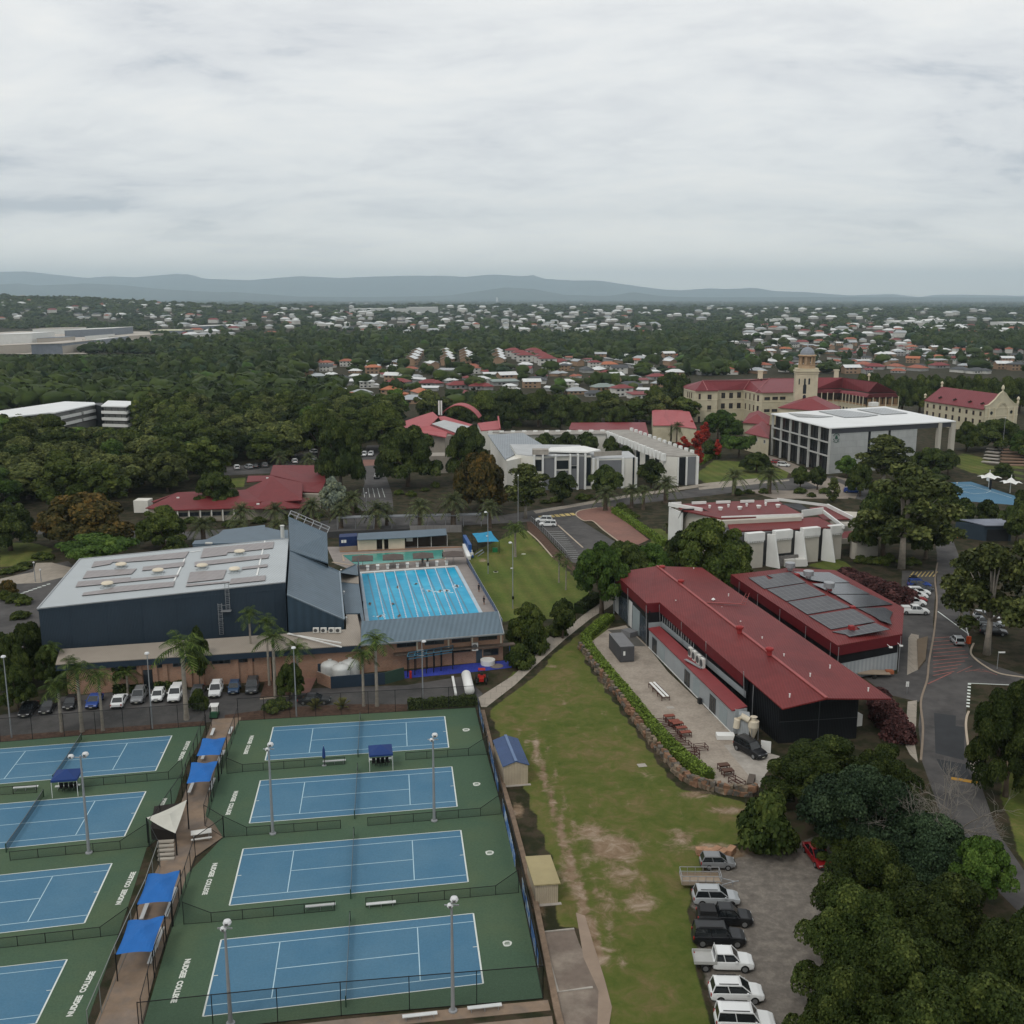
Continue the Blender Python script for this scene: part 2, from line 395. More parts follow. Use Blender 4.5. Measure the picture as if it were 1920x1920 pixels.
for i in range(22):
 t=i/21;blob(960+105*t,1335+250*t,3,12,.55);blob(1040+190*t,1290+300*t,3,14,.5);blob(1000+150*t,1310+280*t,2.5,14,.42);blob(1080+200*t,1270+260*t,3,14,.42)
gravel=zoneval([pp((1390,1605),(1480,1585),(1560,1560),(1640,1600),(1600,1760),(1540,1830),(1600,2000),(1405,2000),(1348,1900),(1312,1800),(1300,1700),(1312,1640),(1350,1625))])
def blur(a,n=1):
 for _ in range(n):
  a=(a+np.roll(a,1,0)+np.roll(a,-1,0)+np.roll(a,1,1)+np.roll(a,-1,1))/5
 return a
lawn=blur(lawn,1);gravel=blur(gravel,2)
far_forest=((GY>350)|(np.abs(GX)>125)).astype(np.float32)
ny,nx=GX.shape
idx=np.arange(nx*ny).reshape(ny,nx)
F=np.stack([idx[:-1,:-1],idx[:-1,1:],idx[1:,1:],idx[1:,:-1]],-1).reshape(-1,4)
gm=bpy.data.materials.new('ground_mix');gm.use_nodes=True;t_=gm.node_tree;b_=t_.nodes['Principled BSDF'];N_=t_.nodes.new;L_=t_.links.new
b_.inputs['Roughness'].default_value=0.95;b_.inputs['Specular IOR Level'].default_value=0.1
tcg=N_('ShaderNodeTexCoord');atg=N_('ShaderNodeAttribute');atg.attribute_name='zones';sg=N_('ShaderNodeSeparateColor');L_(atg.outputs['Color'],sg.inputs[0])
def gnoise(s,d=5,r=0.6,dist=0.0):
 n=N_('ShaderNodeTexNoise');n.inputs['Scale'].default_value=s;n.inputs['Detail'].default_value=d;n.inputs['Roughness'].default_value=r;n.inputs['Distortion'].default_value=dist;L_(tcg.outputs['Object'],n.inputs['Vector']);return n.outputs['Fac']
def gramp(f,stops):
 n=N_('ShaderNodeValToRGB');L_(f,n.inputs[0]);el=n.color_ramp.elements
 el[0].position,el[0].color=stops[0][0],tuple(stops[0][1])+(1,);el[1].position,el[1].color=stops[-1][0],tuple(stops[-1][1])+(1,)
 for p_,c_ in stops[1:-1]:q_=el.new(p_);q_.color=tuple(c_)+(1,)
 return n.outputs[0]
def gmath(op,a,b):
 n=N_('ShaderNodeMath');n.operation=op
 for i,v in enumerate((a,b)):
  if isinstance(v,(int,float)):n.inputs[i].default_value=v
  else:L_(v,n.inputs[i])
 return n.outputs[0]
def gmix(f,a,b):
 n=N_('ShaderNodeMix');n.data_type='RGBA'
 for s,v in(('Factor',f),('A',a),('B',b)):L_(v,n.inputs[s])
 return n.outputs['Result']
def gstep(v,lo,hi):
 n=N_('ShaderNodeMapRange');n.interpolation_type='SMOOTHSTEP';L_(v,n.inputs['Value']);n.inputs['From Min'].default_value=lo;n.inputs['From Max'].default_value=hi;return n.outputs[0]
base=gramp(gnoise(0.35,7),[(0.3,(0.02,0.022,0.012)),(0.45,(0.026,0.028,0.013)),(0.56,(0.055,0.042,0.028)),(0.7,(0.04,0.048,0.02))])
nA,nB,nC=gnoise(0.09,6,0.65),gnoise(1.6,6,0.7),gnoise(0.5,5,0.7,0.6)
lawnc=gramp(gmath('ADD',gmath('MULTIPLY',nA,0.5),gmath('MULTIPLY',nB,0.5)),[(0.34,(0.052,0.080,0.015)),(0.45,(0.076,0.106,0.022)),(0.54,(0.106,0.118,0.030)),(0.67,(0.165,0.130,0.055))])
dirtc=gramp(nC,[(0.3,(0.13,0.085,0.05)),(0.5,(0.22,0.155,0.10)),(0.68,(0.34,0.27,0.20))])
gravc=gramp(gnoise(0.9,9,0.75),[(0.3,(0.11,0.097,0.083)),(0.5,(0.165,0.147,0.128)),(0.7,(0.27,0.24,0.20))])
atd=N_('ShaderNodeAttribute');atd.attribute_name='dry'
dryc=gramp(gmath('ADD',gmath('MULTIPLY',nA,0.45),gmath('MULTIPLY',nC,0.55)),[(0.37,(0.060,0.086,0.016)),(0.49,(0.094,0.106,0.026)),(0.56,(0.135,0.112,0.045)),(0.68,(0.20,0.14,0.075))])
wvn=N_('ShaderNodeTexWave');mpn=N_('ShaderNodeMapping');mpn.inputs['Rotation'].default_value=(0,0,-.185);L_(tcg.outputs['Object'],mpn.inputs[0]);L_(mpn.outputs[0],wvn.inputs[0]);wvn.bands_direction='X';wvn.inputs['Scale'].default_value=.085;wvn.inputs['Distortion'].default_value=1.2;wvn.inputs['Detail'].default_value=1
svn=N_('ShaderNodeVectorMath');svn.operation='SCALE';L_(lawnc,svn.inputs[0]);L_(gmath('ADD',gmath('MULTIPLY',wvn.outputs['Fac'],.22),.92),svn.inputs['Scale'])
lawnc=gmix(atd.outputs['Fac'],svn.outputs[0],dryc)
lm_=gstep(gmath('ADD',sg.outputs['Red'],gmath('MULTIPLY',gmath('SUBTRACT',nC,0.5),0.5)),0.4,0.6)
c1=gmix(lm_,base,lawnc)
gv=gstep(gmath('ADD',sg.outputs['Blue'],gmath('MULTIPLY',gmath('SUBTRACT',nC,0.5),1.0)),0.35,0.65)
c2=gmix(gv,c1,gravc)
dm=gstep(gmath('ADD',sg.outputs['Green'],gmath('MULTIPLY',gmath('SUBTRACT',gmath('ADD',gmath('MULTIPLY',nC,.6),gmath('MULTIPLY',nB,.4)),0.5),1.5)),0.25,0.85)
dm2=gmath('MULTIPLY',dm,gmath('SUBTRACT',1.0,gmath('MULTIPLY',gv,0.8)))
c3=gmix(dm2,c2,dirtc)
L_(c3,b_.inputs['Base Color'])
bpn=N_('ShaderNodeBump');bpn.inputs['Strength'].default_value=0.5;bpn.inputs['Distance'].default_value=0.12;L_(nB,bpn.inputs['Height']);L_(bpn.outputs[0],b_.inputs['Normal'])
go=npmesh('ground',np.stack([GX.ravel(),GY.ravel(),GZ.ravel()],-1),F,gm);go['kind']='structure'
ca=go.data.attributes.new('zones','FLOAT_COLOR','POINT')
ca.data.foreach_set('color',np.stack([lawn.ravel(),dirt.ravel(),gravel.ravel(),np.ones(lawn.size)],-1).astype(np.float32).ravel())
da=go.data.attributes.new('dry','FLOAT','POINT');dv=blur(zoneval(lawn_polys[:1]),6);da.data.foreach_set('value',(dv*.85).ravel().astype(np.float32))
# paved sheets
M_asph=mat('asphalt',(0.088,0.083,0.08),0.9,var=0.16,scale=0.5,col2=(0.058,0.055,0.054),scale2=0.15)
M_asph2=mat('fresh_asphalt',(0.038,0.040,0.043),0.9,var=0.12)
M_green=mat('green_acrylic',(0.058,0.102,0.062),0.8,var=0.13,scale=5,col2=(0.074,0.112,0.062),scale2=0.07)
M_blue=mat('blue_acrylic',(0.062,0.160,0.250),0.75,var=0.09,scale=5,col2=(0.085,0.185,0.268),scale2=0.12,lo=.4,hi=.7)
M_line=mat('white_line_paint',(0.62,0.66,0.62),0.8,var=0.08)
M_line2=mat('pale_blue_line_paint',(0.42,0.58,0.66),0.8,var=0.08)
M_path=mat('footpath_concrete',(0.33,0.29,0.24),0.9,var=0.1,scale=0.6,kind='tile',tw=1.6,th=2.4,tm=0.03,col2=None)
M_walk=mat('worn_brown_paving',(0.24,0.175,0.125),0.9,var=0.16,scale=0.7,col2=(0.20,0.16,0.13),scale2=0.3)
M_brickp=mat('red_brick_paving',(0.235,0.125,0.098),0.9,var=0.12,scale=1.0,col2=(0.20,0.11,0.09))
M_yard=mat('pale_gravel',(0.33,0.285,0.235),0.95,var=0.16,scale=2.5,bump=0.3,col2=(0.26,0.22,0.18),scale2=0.3)
M_deck=mat('pool_deck_paving',(0.26,0.23,0.21),0.85,var=0.12,scale=0.5)
M_kerb=mat('kerb_concrete',(0.42,0.35,0.27),0.9,var=0.12)
M_yel=mat('yellow_line_paint',(0.52,0.40,0.16),0.85,var=0.2,scale=2)
M_redl=mat('red_line_paint',(0.26,0.105,0.09),0.85,var=0.2,scale=2)
def sheet(name,pts,z,m,t=0.0):
 b=MB();b.face([(p[0],p[1],z) for p in pts]);
 me=b.build(name,m);
 if me.data.polygons[0].normal.z<0:me.data.flip_normals()
 me['kind']='structure';return me
def band(name,pts,w,z,m,h=0.0):
 b=MB();pts=[Vector((p[0],p[1],0)) for p in pts];l=[];r=[]
 for i,p in enumerate(pts):
  d=(pts[min(i+1,len(pts)-1)]-pts[max(0,i-1)]).normalized();n=Vector((-d.y,d.x,0));l.append(p+n*w/2);r.append(p-n*w/2)
 for i in range(len(pts)-1):
  q=[l[i],r[i],r[i+1],l[i+1]]
  if h:b.slab([(v.x,v.y,z+h) for v in q],h)
  else:b.face([(v.x,v.y,z) for v in q])
 o=b.build(name,m);o['kind']='structure';return o
def smooth(pts,n=6):
 out=[]
 for i in range(len(pts)-1):
  p0,p1,p2,p3=pts[max(0,i-1)],pts[i],pts[i+1],pts[min(len(pts)-1,i+2)]
  for j in range(n):
   t=j/n;out.append(0.5*((2*p1)+(p2-p0)*t+(2*p0-5*p1+4*p2-p3)*t*t+(3*p1-p0-3*p2+p3)*t**3))
 out.append(pts[-1]);return out
sheet('car_park',pp((-60,1352),(60,1330),(100,1308),(300,1290),(470,1300),(600,1290),(760,1285),(870,1268),(905,1300),(893,1322),(448,1347),(385,1355),(-60,1388)),0.012,M_asph)
sheet('road',pp((-150,1250),(-30,1100),(70,1063),(128,1052),(150,1075),(90,1140),(62,1200),(30,1275),(-60,1330)),0.012,M_asph)
lroad=pp((1757,1040),(1756,1110),(1751,1185),(1742,1250),(1728,1310),(1722,1360),(1729,1428),(1765,1530),(1850,1650),(1960,1760),(2100,1850))
rroad=pp((2250,1780),(1960,1690),(1870,1560),(1842,1480),(1815,1400),(1811,1350),(1814,1290),(1818,1281),(1960,1290),(2100,1300),(2100,1280),(1920,1266),(1870,1250),(1825,1230),(1812,1205),(1820,1160),(1810,1100),(1797,1040),(1783,1002),(1765,980),(1740,978),(1752,1005))
sheet('road',lroad+rroad,0.014,M_asph)
sheet('fresh_road_patch',zz_(10,(735,1140),(892,1160),(890,1235),(955,1240),(950,1480),(745,1430)),0.022,M_asph2)
sheet('fresh_road_patch',zz_(10,(750,1470),(960,1510),(1010,1620),(850,1600),(800,1560)),0.022,M_asph2)
band('kerb',smooth(zz_(10,(760,60),(742,180),(755,330),(735,560),(700,760),(685,900),(640,1060),(655,1250),(640,1480))),0.3,0,mat('worn_kerb',(.24,.19,.145),.9),0.10)
band('kerb',smooth(zz_(10,(1382,885),(1200,855),(1080,790),(1010,730),(1000,690),(1020,640))),0.3,0,M_kerb,0.12)
band('kerb',smooth(zz_(10,(985,1130),(968,1180),(965,1260),(985,1420))),0.3,0,M_kerb,0.12)
sheet('footpath',zz_(10,(545,1060),(612,1050),(605,1230),(590,1330),(620,1500),(560,1440),(530,1380),(535,1200)),0.05,M_path)
sheet('footpath',zz_(10,(965,1420),(1060,1470),(1100,1560),(1075,1650),(1030,1600)),0.05,M_path)
sheet('footpath',zz_(10,(550,600),(570,570),(625,580),(620,830),(540,868)),0.05,M_path)
sheet('service_yard',zz_(10,(490,470),(505,115),(735,112),(742,300),(728,470),(730,560),(700,800),(660,1000),(625,1060),(540,1040),(380,1000),(200,860),(470,860)),0.010,M_asph)
b=MB()
for i in range(12):
 a0,b0=(728,600+i*27),(870+min(i,5)*22-max(0,i-6)*25,590+i*25)
 if i==11:a0,b0=(690,930),(860,850)
 b.bar(W(10,*a0,.03),W(10,*b0,.03),0.24,0.01)
for i in range(4):b.bar(W(10,900+i*60,850-i*8,.03),W(10,1010+i*60,800+i*22,.03),0.14,0.01)
o=b.build('red_road_hatching',M_redl);o['kind']='structure'
b=MB()
b.bar(W(10,762,408,.03),W(10,985,572,.03),0.22,0.01);b.bar(W(10,985,925,.03),W(10,1300,938,.03),0.2,0.01)
for i in range(8):b.bar(W(10,990-i*1.5,925+i*23,.03),W(10,989-i*1.5,936+i*23,.03),0.45,0.01)
o=b.build('white_road_lines',M_line);o['kind']='structure'
band('yellow_speed_hump',zz_(10,(858,1612),(1060,1645)),0.7,0.0,mat('orange_rubber',(0.45,0.24,0.03),0.8),0.07)
sheet('footpath',pp((897,1308),(960,1268),(1000,1233),(1030,1205),(1060,1180),(1100,1148),(1148,1118),(1158,1126),(1140,1140),(1110,1158),(1060,1198),(1010,1243),(965,1285),(912,1326),(902,1326)),0.03,M_path)
sheet('footpath',zz_(7,(690,1230),(700,1180),(840,1130),(860,1160),(780,1190),(870,1240),(790,1290)),0.028,M_path)
sheet('road',pp((-100,1000),(100,985),(300,1000),(540,985),(700,965),(930,968),(1035,951),(1171,933),(1260,924),(1330,911),(1400,903),(1500,895),(1560,893),(1760,960),(1752,985),(1640,945),(1540,915),(1480,920),(1420,918),(1340,928),(1260,937),(1150,950),(1077,962),(1000,978),(540,1003),(300,1015),(100,1000),(-100,1015)),0.011,M_asph)
sheet('footpath',pp((1000,958),(1171,929),(1330,905),(1420,897),(1425,903),(1330,911),(1171,934),(1005,963)),0.02,M_path)
sheet('car_park',zz_(23,(500,590),(1110,480),(1170,540),(1280,620),(1520,770),(1750,910),(1500,1250),(1100,1190),(1000,1060),(700,770)),0.016,M_asph)
sheet('brick_paving',zz_(23,(1150,490),(1180,455),(1250,432),(1450,400),(1690,378),(1680,480),(1920,640),(2200,860),(2050,930),(1760,885),(1540,720),(1390,595),(1270,590),(1170,530)),0.03,M_brickp)
band('kerb',smooth(zz_(23,(1450,400),(1250,432),(1180,455),(1150,490),(1170,530),(1270,590),(1390,592),(1540,718),(1760,883))),0.3,0,M_kerb,0.13)
band('kerb',zz_(23,(890,650),(1250,975)),0.35,0,M_kerb,0.1)
band('kerb',smooth(zz_(23,(450,740),(600,870),(810,1110))),0.3,0,M_kerb,0.15)
sheet('garden_bed',zz_(23,(440,600),(520,600),(860,980),(1000,1120),(1130,1250),(1220,1480),(1130,1330),(810,1120),(600,870),(470,740)),0.012,M_mulch)
b=MB()
for i in range(7):
 x0,y0=650+i*75,535-i*7;b.bar(W(23,x0-15,y0-18,.03),W(23,x0+28,y0+14,.03),1.15,0.01)
o=b.build('yellow_crossing_stripes',M_yel);o['kind']='structure'
b=MB()
for i in range(14):
 y0=742+i*30;b.bar(W(23,740+i*27,y0,.03),W(23,955+i*22,y0-2,.03),0.09,0.01)
o=b.build('white_bay_lines',M_line);o['kind']='structure'
sheet('paved_plaza',zz_(11,(0,760),(100,770),(560,700),(900,680),(1000,700),(960,800),(560,800),(420,760)),0.008,mat('plaza_paving',(0.27,0.23,0.19),0.9,kind='tile'))
sheet('forecourt',zz_(11,(520,560),(640,600),(860,690),(1020,760),(1000,800),(880,780),(560,620),(440,560)),0.015,mat('plaza_paving',(0.3,0.2,0.2)))
sheet('footpath',zz_(11,(140,735),(640,695),(640,703),(150,752)),0.02,M_path)
sheet('avenue',pp((668,958),(684,905),(676,868),(688,835),(712,835),(716,868),(735,925),(738,958)),0.013,M_asph)
sheet('brick_paving',pp((678,874),(681,862),(708,862),(710,872)),0.02,M_brickp)
b=MB()
for i in range(5):b.bar(W(14,1765+i*35,700,.03),W(14,1775+i*38,770,.03),.12,.01)
o=b.build('white_bay_lines',M_line);o['kind']='structure'
sheet('gravel_drive',zz_(14,(640,560),(1060,500),(1450,400),(1420,470),(1060,590),(640,610)),0.012,M_asph)
sheet('terrace',zz_(24,(0,930),(230,880),(400,850),(430,740),(620,735),(880,800),(800,900),(480,980),(200,990),(0,1010)),0.016,M_path)
b=MB()
for i in range(7):b.bar(W(24,230+i*55,1110-i*19,.03),W(24,290+i*52,1098-i*18,.03),0.55,0.01)
o=b.build('white_crossing_stripes',M_line);o['kind']='structure'
sheet('gravel_yard',zz_(8,(235,405),(330,385),(440,490),(560,640),(760,830),(925,990),(1090,1080),(1060,1270),(960,1300),(800,1240),(650,1130),(480,950),(330,770),(200,610),(135,480)),0.02,M_yard)
sheet('concrete_apron',zz_(8,(865,1040),(960,1030),(1100,1080),(1170,1100),(1090,1200),(1060,1270),(1020,1230)),0.03,M_conc)
sheet('concrete_apron',zz_(8,(230,412),(340,405),(440,500),(360,500)),0.03,mat('dark_concrete',(0.1,0.095,0.085)))
sheet('pool_deck',zz_(6,(60,410),(1290,405),(1340,520),(1320,560),(1600,1010),(1640,1150),(1650,1250),(300,1300),(340,640),(130,560)),0.02,M_deck)
sheet('court_walkway',zz_(1,(1235,150),(1400,140),(1300,500),(1240,610),(1300,830),(1130,950),(985,1350),(880,1700),(800,2050),(500,2050),(640,1700),(800,1240),(905,1030),(1000,840),(1060,610),(1180,300)),0.02,M_walk)
sheet('garden_bed',zz_(4,(-100,880),(200,870),(600,850),(1090,815),(1100,770),(700,770),(300,790),(-100,840)),0.016,M_mulch)
sheet('brick_paving',zz_(4,(365,700),(375,590),(505,590),(455,695)),0.03,M_brickp)
sheet('garden_bed',zz_(4,(130,730),(170,600),(360,560),(335,715)),0.03,M_mulch)
band('kerb',zz_(4,(130,738),(335,718),(345,560)),.25,0,M_kerb,.13)
sheet('garden_bed',pp((-40,1395),(-40,1383),(300,1358),(385,1352),(385,1362)),0.018,M_mulch)
sheet('concrete_slab',zz_(25,(410,1312),(628,1290),(660,1380),(860,1810),(850,2000),(540,2000),(440,1500)),0.03,mat('stained_concrete',(0.17,0.135,0.11),.9,col2=(0.25,0.21,0.17),scale2=0.2,var=.2,scale=.6))
band('slab_kerb',zz_(25,(628,1290),(410,1312),(520,1712),(752,1680)),0.22,0,M_conc,0.12)
sheet('pale_path',zz_(25,(640,1180),(700,1200),(760,1400),(830,1620),(880,1810),(850,2000),(780,2000),(790,1700),(690,1480)),0.036,mat('pale_path_concrete',(0.27,0.205,0.155),.9,var=.15))
# tennis courts
sheet('court_surround',pp((447,1352),(891,1327),(905,1385),(935,1495),(975,1660),(1019,1873),(640,1905),(262,1945),(310,1780),(350,1640),(395,1595),(418,1570),(400,1542),(385,1530),(405,1440)),0.035,M_green)
sheet('court_surround',pp((-90,1399),(385,1361),(378,1385),(352,1430),(330,1500),(300,1570),(275,1590),(240,1700),(205,1800),(155,1940),(-200,1965)),0.035,M_green)
def text_obj(body,a,b_,up,z,m,name='court_lettering',bold=0.02):
 cu=bpy.data.curves.new(name,'FONT');cu.body=body;cu.offset=bold;cu.space_character=1.02
 o=bpy.data.objects.new(name,cu);COL.objects.link(o);bpy.context.view_layer.update()
 me=bpy.data.meshes.new_from_object(o.evaluated_get(bpy.context.evaluated_depsgraph_get()));bpy.data.objects.remove(o)
 xs=[v.co.x for v in me.vertices];ys=[v.co.y for v in me.vertices];x0,x1,y0,y1=min(xs),max(xs),min(ys),max(ys)
 d=(b_-a);L=d.length;d.normalize();s=L/(x1-x0)
 for v in me.vertices:
  q=a+d*((v.co.x-x0)*s)+up*((v.co.y-y0)*s);v.co=(q.x,q.y,z if up.z==0 else q.z)
 me.materials.append(m)
 o=bpy.data.objects.new(name,me);COL.objects.link(o);o['kind']='structure'
 if len(me.polygons) and sum(p.normal.z for p in me.polygons)<0:me.flip_normals()
 return o
courts=[]
def court(TL,TR,BR,BL,tx=None,side=1):
 def B(u,v,z):q=TL*(1-u)*(1-v)+TR*u*(1-v)+BR*u*v+BL*(1-u)*v;return(q.x,q.y,z)
 b=MB();b.face([B(0,1,.05),B(1,1,.05),B(1,0,.05),B(0,0,.05)]);o=b.build('tennis_court',M_blue);o['kind']='structure'
 b=MB()
 def ln(u0,v0,u1,v1,w,mi=0):
  du,dv=w/2/23.77,w/2/10.97
  if u0==u1:b.face([B(u0-du,v1,.065),B(u0+du,v1,.065),B(u0+du,v0,.065),B(u0-du,v0,.065)],mi)
  else:b.face([B(u0,v0+dv,.065),B(u1,v0+dv,.065),B(u1,v0-dv,.065),B(u0,v0-dv,.065)],mi)
 s=1.37/10.97;q0,q1=(11.885-6.4)/23.77,(11.885+6.4)/23.77
 ln(0,0,1,0,.10);ln(0,1,1,1,.10);ln(0,0,0,1,.15);ln(1,0,1,1,.15)
 ln(0,s,1,s,.09,1);ln(0,1-s,1,1-s,.09,1);ln(q0,s,q0,1-s,.09,1);ln(q1,s,q1,1-s,.09,1);ln(q0,.5,q1,.5,.09,1)
 ln(0.004,.5,.02,.5,.09,0);ln(.98,.5,.996,.5,.09,0)
 o=b.build('court_lines',[M_line,M_line2]);o['kind']='structure'
 courts.append((TL,TR,BR,BL))
M_letter=mat('white_lettering_paint',(0.62,0.64,0.58),.8,var=.1)
for c in(((512.4,1363.9),(833.8,1343.7),(841.4,1402.4),(497.3,1426.5)),((488.3,1464.3),(847.2,1438.2),(857.2,1513.1),(467.7,1544.4)),
          ((456,1592.5),(864,1557.5),(877.8,1654.4),(430.2,1698.7)),((414.8,1763),(887.5,1713.5),(906,1845.2),(380.5,1907))):
 court(*[P(*q) for q in c])
NRM=(courts[1][0]-courts[1][3]).normalized();EDIR=(courts[1][2]-courts[1][3]).normalized()
for(a,b1,f1,f2) in(((998,248),(903,452),(0,325),(0,528)),((847,572),(722,833),(0,645),(0,905)),((650,990),(490,1337),(0,1058),(0,1395)),((390,1548),(209,1920),(0,1592),None)):
 TR,BR=W(1,*a),W(1,*b1);d=(W(1,*f1)-TR).normalized();d2=(W(1,*f2)-BR).normalized() if f2 else d
 court(TR+d*23.77,TR,BR,BR+d2*23.77)
for(p,q,s) in(((395,1880),(535,1618),1),((680,1230),(772,1040),1),((922,675),(955,612),1),((1040,392),(1092,280),1)):
 a,c=W(1,*p),W(1,*q);up=-EDIR
 text_obj('NUDGEE  COLLEGE' if s and p[1]!=675 else 'COLLEGE',a+EDIR*.35,c+EDIR*.35,up,.066,M_letter,bold=.055)
for(p,q) in(((1098,1545),(1012,1800)),((1255,988),(1192,1172)),((1376,570),(1326,708)),((1468,248),(1428,355))):
 text_obj('NUDGEE  COLLEGE',W(1,*p)-EDIR*.35,W(1,*q)-EDIR*.35,EDIR,.066,M_letter,bold=.055)
for(x,y,s) in((1378,201,20),(1435,497,21),(1506,872,24),(1602,1367,27)):
 c=W(2,x,y);b=MB();r=s/2.909*c.y/1946*1.05
 ring=[c+EDIR*(math.cos(t)*r*(1+.12*math.sin(3*t+1)))+NRM*(math.sin(t)*r*1.15*(1+.1*math.cos(2*t))) for t in[i*PI/8 for i in range(16)]]
 b.face([(q.x,q.y,.055) for q in ring])
 for k in range(5):
  u=(-.5+k*.25)*r;b.bar((c+EDIR*u+NRM*(-.55*r))+Vector((0,0,.06)),(c+EDIR*(u*.7+.1*r)+NRM*(.6*r))+Vector((0,0,.06)),.045,.008,1)
 b.bar(c+EDIR*(-.6*r)+NRM*(.1*r)+Vector((0,0,.062)),c+EDIR*(.6*r)+NRM*(.15*r)+Vector((0,0,.062)),.07,.008,1)
 o=b.build('painted_crest',[M_letter,M_green]);o['kind']='structure'
band('retaining_wall_top',[P(905,1335),P(925,1420),P(960,1530),P(1005,1700),P(1045,1900),P(1070,2000)],0.55,0,mat('weathered_retaining_wall',(0.21,0.15,0.105),.9,var=.25,scale=1.5),0.35)
band('court_edge_strip',[P(230,1968),P(640,1922),P(1030,1885)],1.3,0,M_walk,0.04)
sheet('driveway',pp((180,2050),(230,1985),(640,1945),(1035,1905),(1060,2060)),0.015,M_walk)
# buildings
M_navy=mat('navy_corrugated_wall',(0.030,0.046,0.064),0.6,var=0.08,kind='corr',wscale=1.6,rot=(0,0,0.12))
M_bluroof=mat('slate_blue_metal_roof',(0.105,0.145,0.18),0.5,var=0.08,kind='corr',wscale=0.9,rot=(0,0,0.1))
M_paleroof=mat('pale_grey_roof',(0.41,0.44,0.45),0.45,var=0.06,scale=0.15,kind='corr',wscale=0.6,rot=(0,0,0.12),col2=(0.40,0.43,0.44),scale2=0.08)
M_beigeroof=mat('beige_tray_roof',(0.30,0.26,0.215),0.6,var=0.07,kind='corr',wscale=1.1,rot=(0,0,0.1))
M_brick=mat('orange_brick',(0.36,0.17,0.095),0.9,var=0.12,kind='brick',rot=(PI/2,0,0),scale=0.6)
M_solar=mat('solar_panel_grey',(0.19,0.165,0.16),0.4,var=0.05,kind='solar',rot=(0,0,0.12),mortar=(0.34,0.31,0.3,1),spec=0.6)
M_solard=mat('solar_panel_dark',(0.035,0.037,0.045),0.18,var=0.08,kind='solar',rot=(0,0,-0.18),mortar=(0.1,0.1,0.11,1),spec=0.45)
M_creamv=mat('cream_vent',(0.62,0.55,0.43),.6)
M_greyw=mat('grey_corrugated_wall',(0.33,0.35,0.36),0.6,var=0.07,kind='corr',wscale=2.2,rot=(0,0,1.3))
M_greyd=mat('grey_door',(0.27,0.31,0.32),0.5)
M_frame=mat('pale_frame',(0.6,0.6,0.58),.5)
M_dframe=mat('dark_frame',(0.06,0.065,0.07),.5)
M_acw=mat('air_conditioner_white',(0.62,0.61,0.57),.5,var=.04)
M_fan=mat('fan_grille',(0.08,0.08,0.08),.6)
def up(v,z):return Vector((v[0],v[1],z))
def lerp(a,b,t):return a+(b-a)*t
def wall_band(m,pts,z0,z1,mi=0,th=0.2,closed=False):
 n=len(pts)
 for i in range(n if closed else n-1):
  A,B=pts[i],pts[(i+1)%n]
  wpanel(m,A,B,0,(Vector((B[0],B[1]))-Vector((A[0],A[1]))).length,z0,z1,0.0,th,mi)
def ac_unit(parent,c,rz=0.0,s=(0.9,0.4,0.75),name='air_conditioner'):
 m=MB();m.box((c[0],c[1],c[2]+s[2]/2),s,rz,0)
 d=Vector((math.sin(rz),-math.cos(rz),0))*(s[1]/2+0.01);k=14;r=s[2]*0.38
 cc=Vector(c)+d+Vector((0,0,s[2]/2));e1=Vector((math.cos(rz),math.sin(rz),0))
 m.face([cc-e1*.08+e1*(math.cos(2*PI*i/k)*r)+Vector((0,0,math.sin(2*PI*i/k)*r)) for i in range(k)],1)
 return m.build(name,[M_acw,M_fan],parent)
# sports hall
HZ=11.8
hNL,hNR,hFR,hFL=P(70,1141.7,HZ),P(535,1091.7,HZ+.9),P(541,1010,HZ+.9),P(150,1048.3,HZ)
hall=thing('sports_hall','navy sports hall with flat pale grey roof covered in solar arrays beside the pool','building',(hNL.x,hNL.y,0))
m=MB();m.prism([up(q,0) for q in(lerp(hNL,hNR,.004),lerp(hNR,hNL,.001),hFR,hFL)],0,HZ-.35)
m.build('wall',M_navy,hall)
m=MB();wpanel(m,hNL,hNR,0,(hNR-hNL).xy.length*.999,HZ-.36,HZ-.12,.06,.3);
m.face([wallpt(hNL,hNR,0,HZ-.35,.02),wallpt(hNL,hNR,(hNR-hNL).xy.length,HZ-.35,.02),wallpt(hNL,hNR,(hNR-hNL).xy.length,HZ+.8,.02),wallpt(hNL,hNR,0,HZ-.1,.02)]);m.build('wall',M_navy,hall)
m=MB();m.slab([hNL,hNR,hFR,hFL],.25,0);rf=m.build('roof',M_paleroof,hall)
m=MB()
for a,b2 in((hNL,hNR),(hFR,hFL),(hFL,hNL)):m.bar(a+Vector((0,0,.04)),b2+Vector((0,0,.04)),.22,.14)
m.build('gutter',M_steel,rf)
def onhall(x,y,dz=.0):
 n=(hNR-hNL).cross(hFL-hNL).normalized();d=Vector(ray(*ZX(5,x,y)));o=Vector((0,0,CAMH));t=(hNL-o).dot(n)/d.dot(n);return o+d*t+Vector((0,0,dz))
for q in(((335,375),(440,357),(455,345),(540,345),(860,322),(885,285),(350,343)),((285,438),(560,412),(590,382),(310,395)),((620,394),(850,370),(862,343),(625,372)),
          ((245,486),(815,430),(828,416),(550,440),(555,430),(260,455)),((282,535),(795,483),(805,455),(480,483),(410,500),(290,518)),((948,322),(1095,305),(1100,292),(1210,283),(1355,267),(1362,230),(965,268)),
          ((915,370),(1330,322),(1335,300),(915,345)),((1180,388),(1325,372),(1325,357),(1180,375)),((872,462),(1075,440),(1095,388),(890,402)),((865,484),(1110,460),(1110,452),(870,470)),((1110,470),(1312,449),(1315,420),(1120,440))):
 m=MB();m.slab([onhall(x,y,.15) for x,y in q],.07,0,1);m.build('solar_array',[M_solar,M_dkmetal],hall)
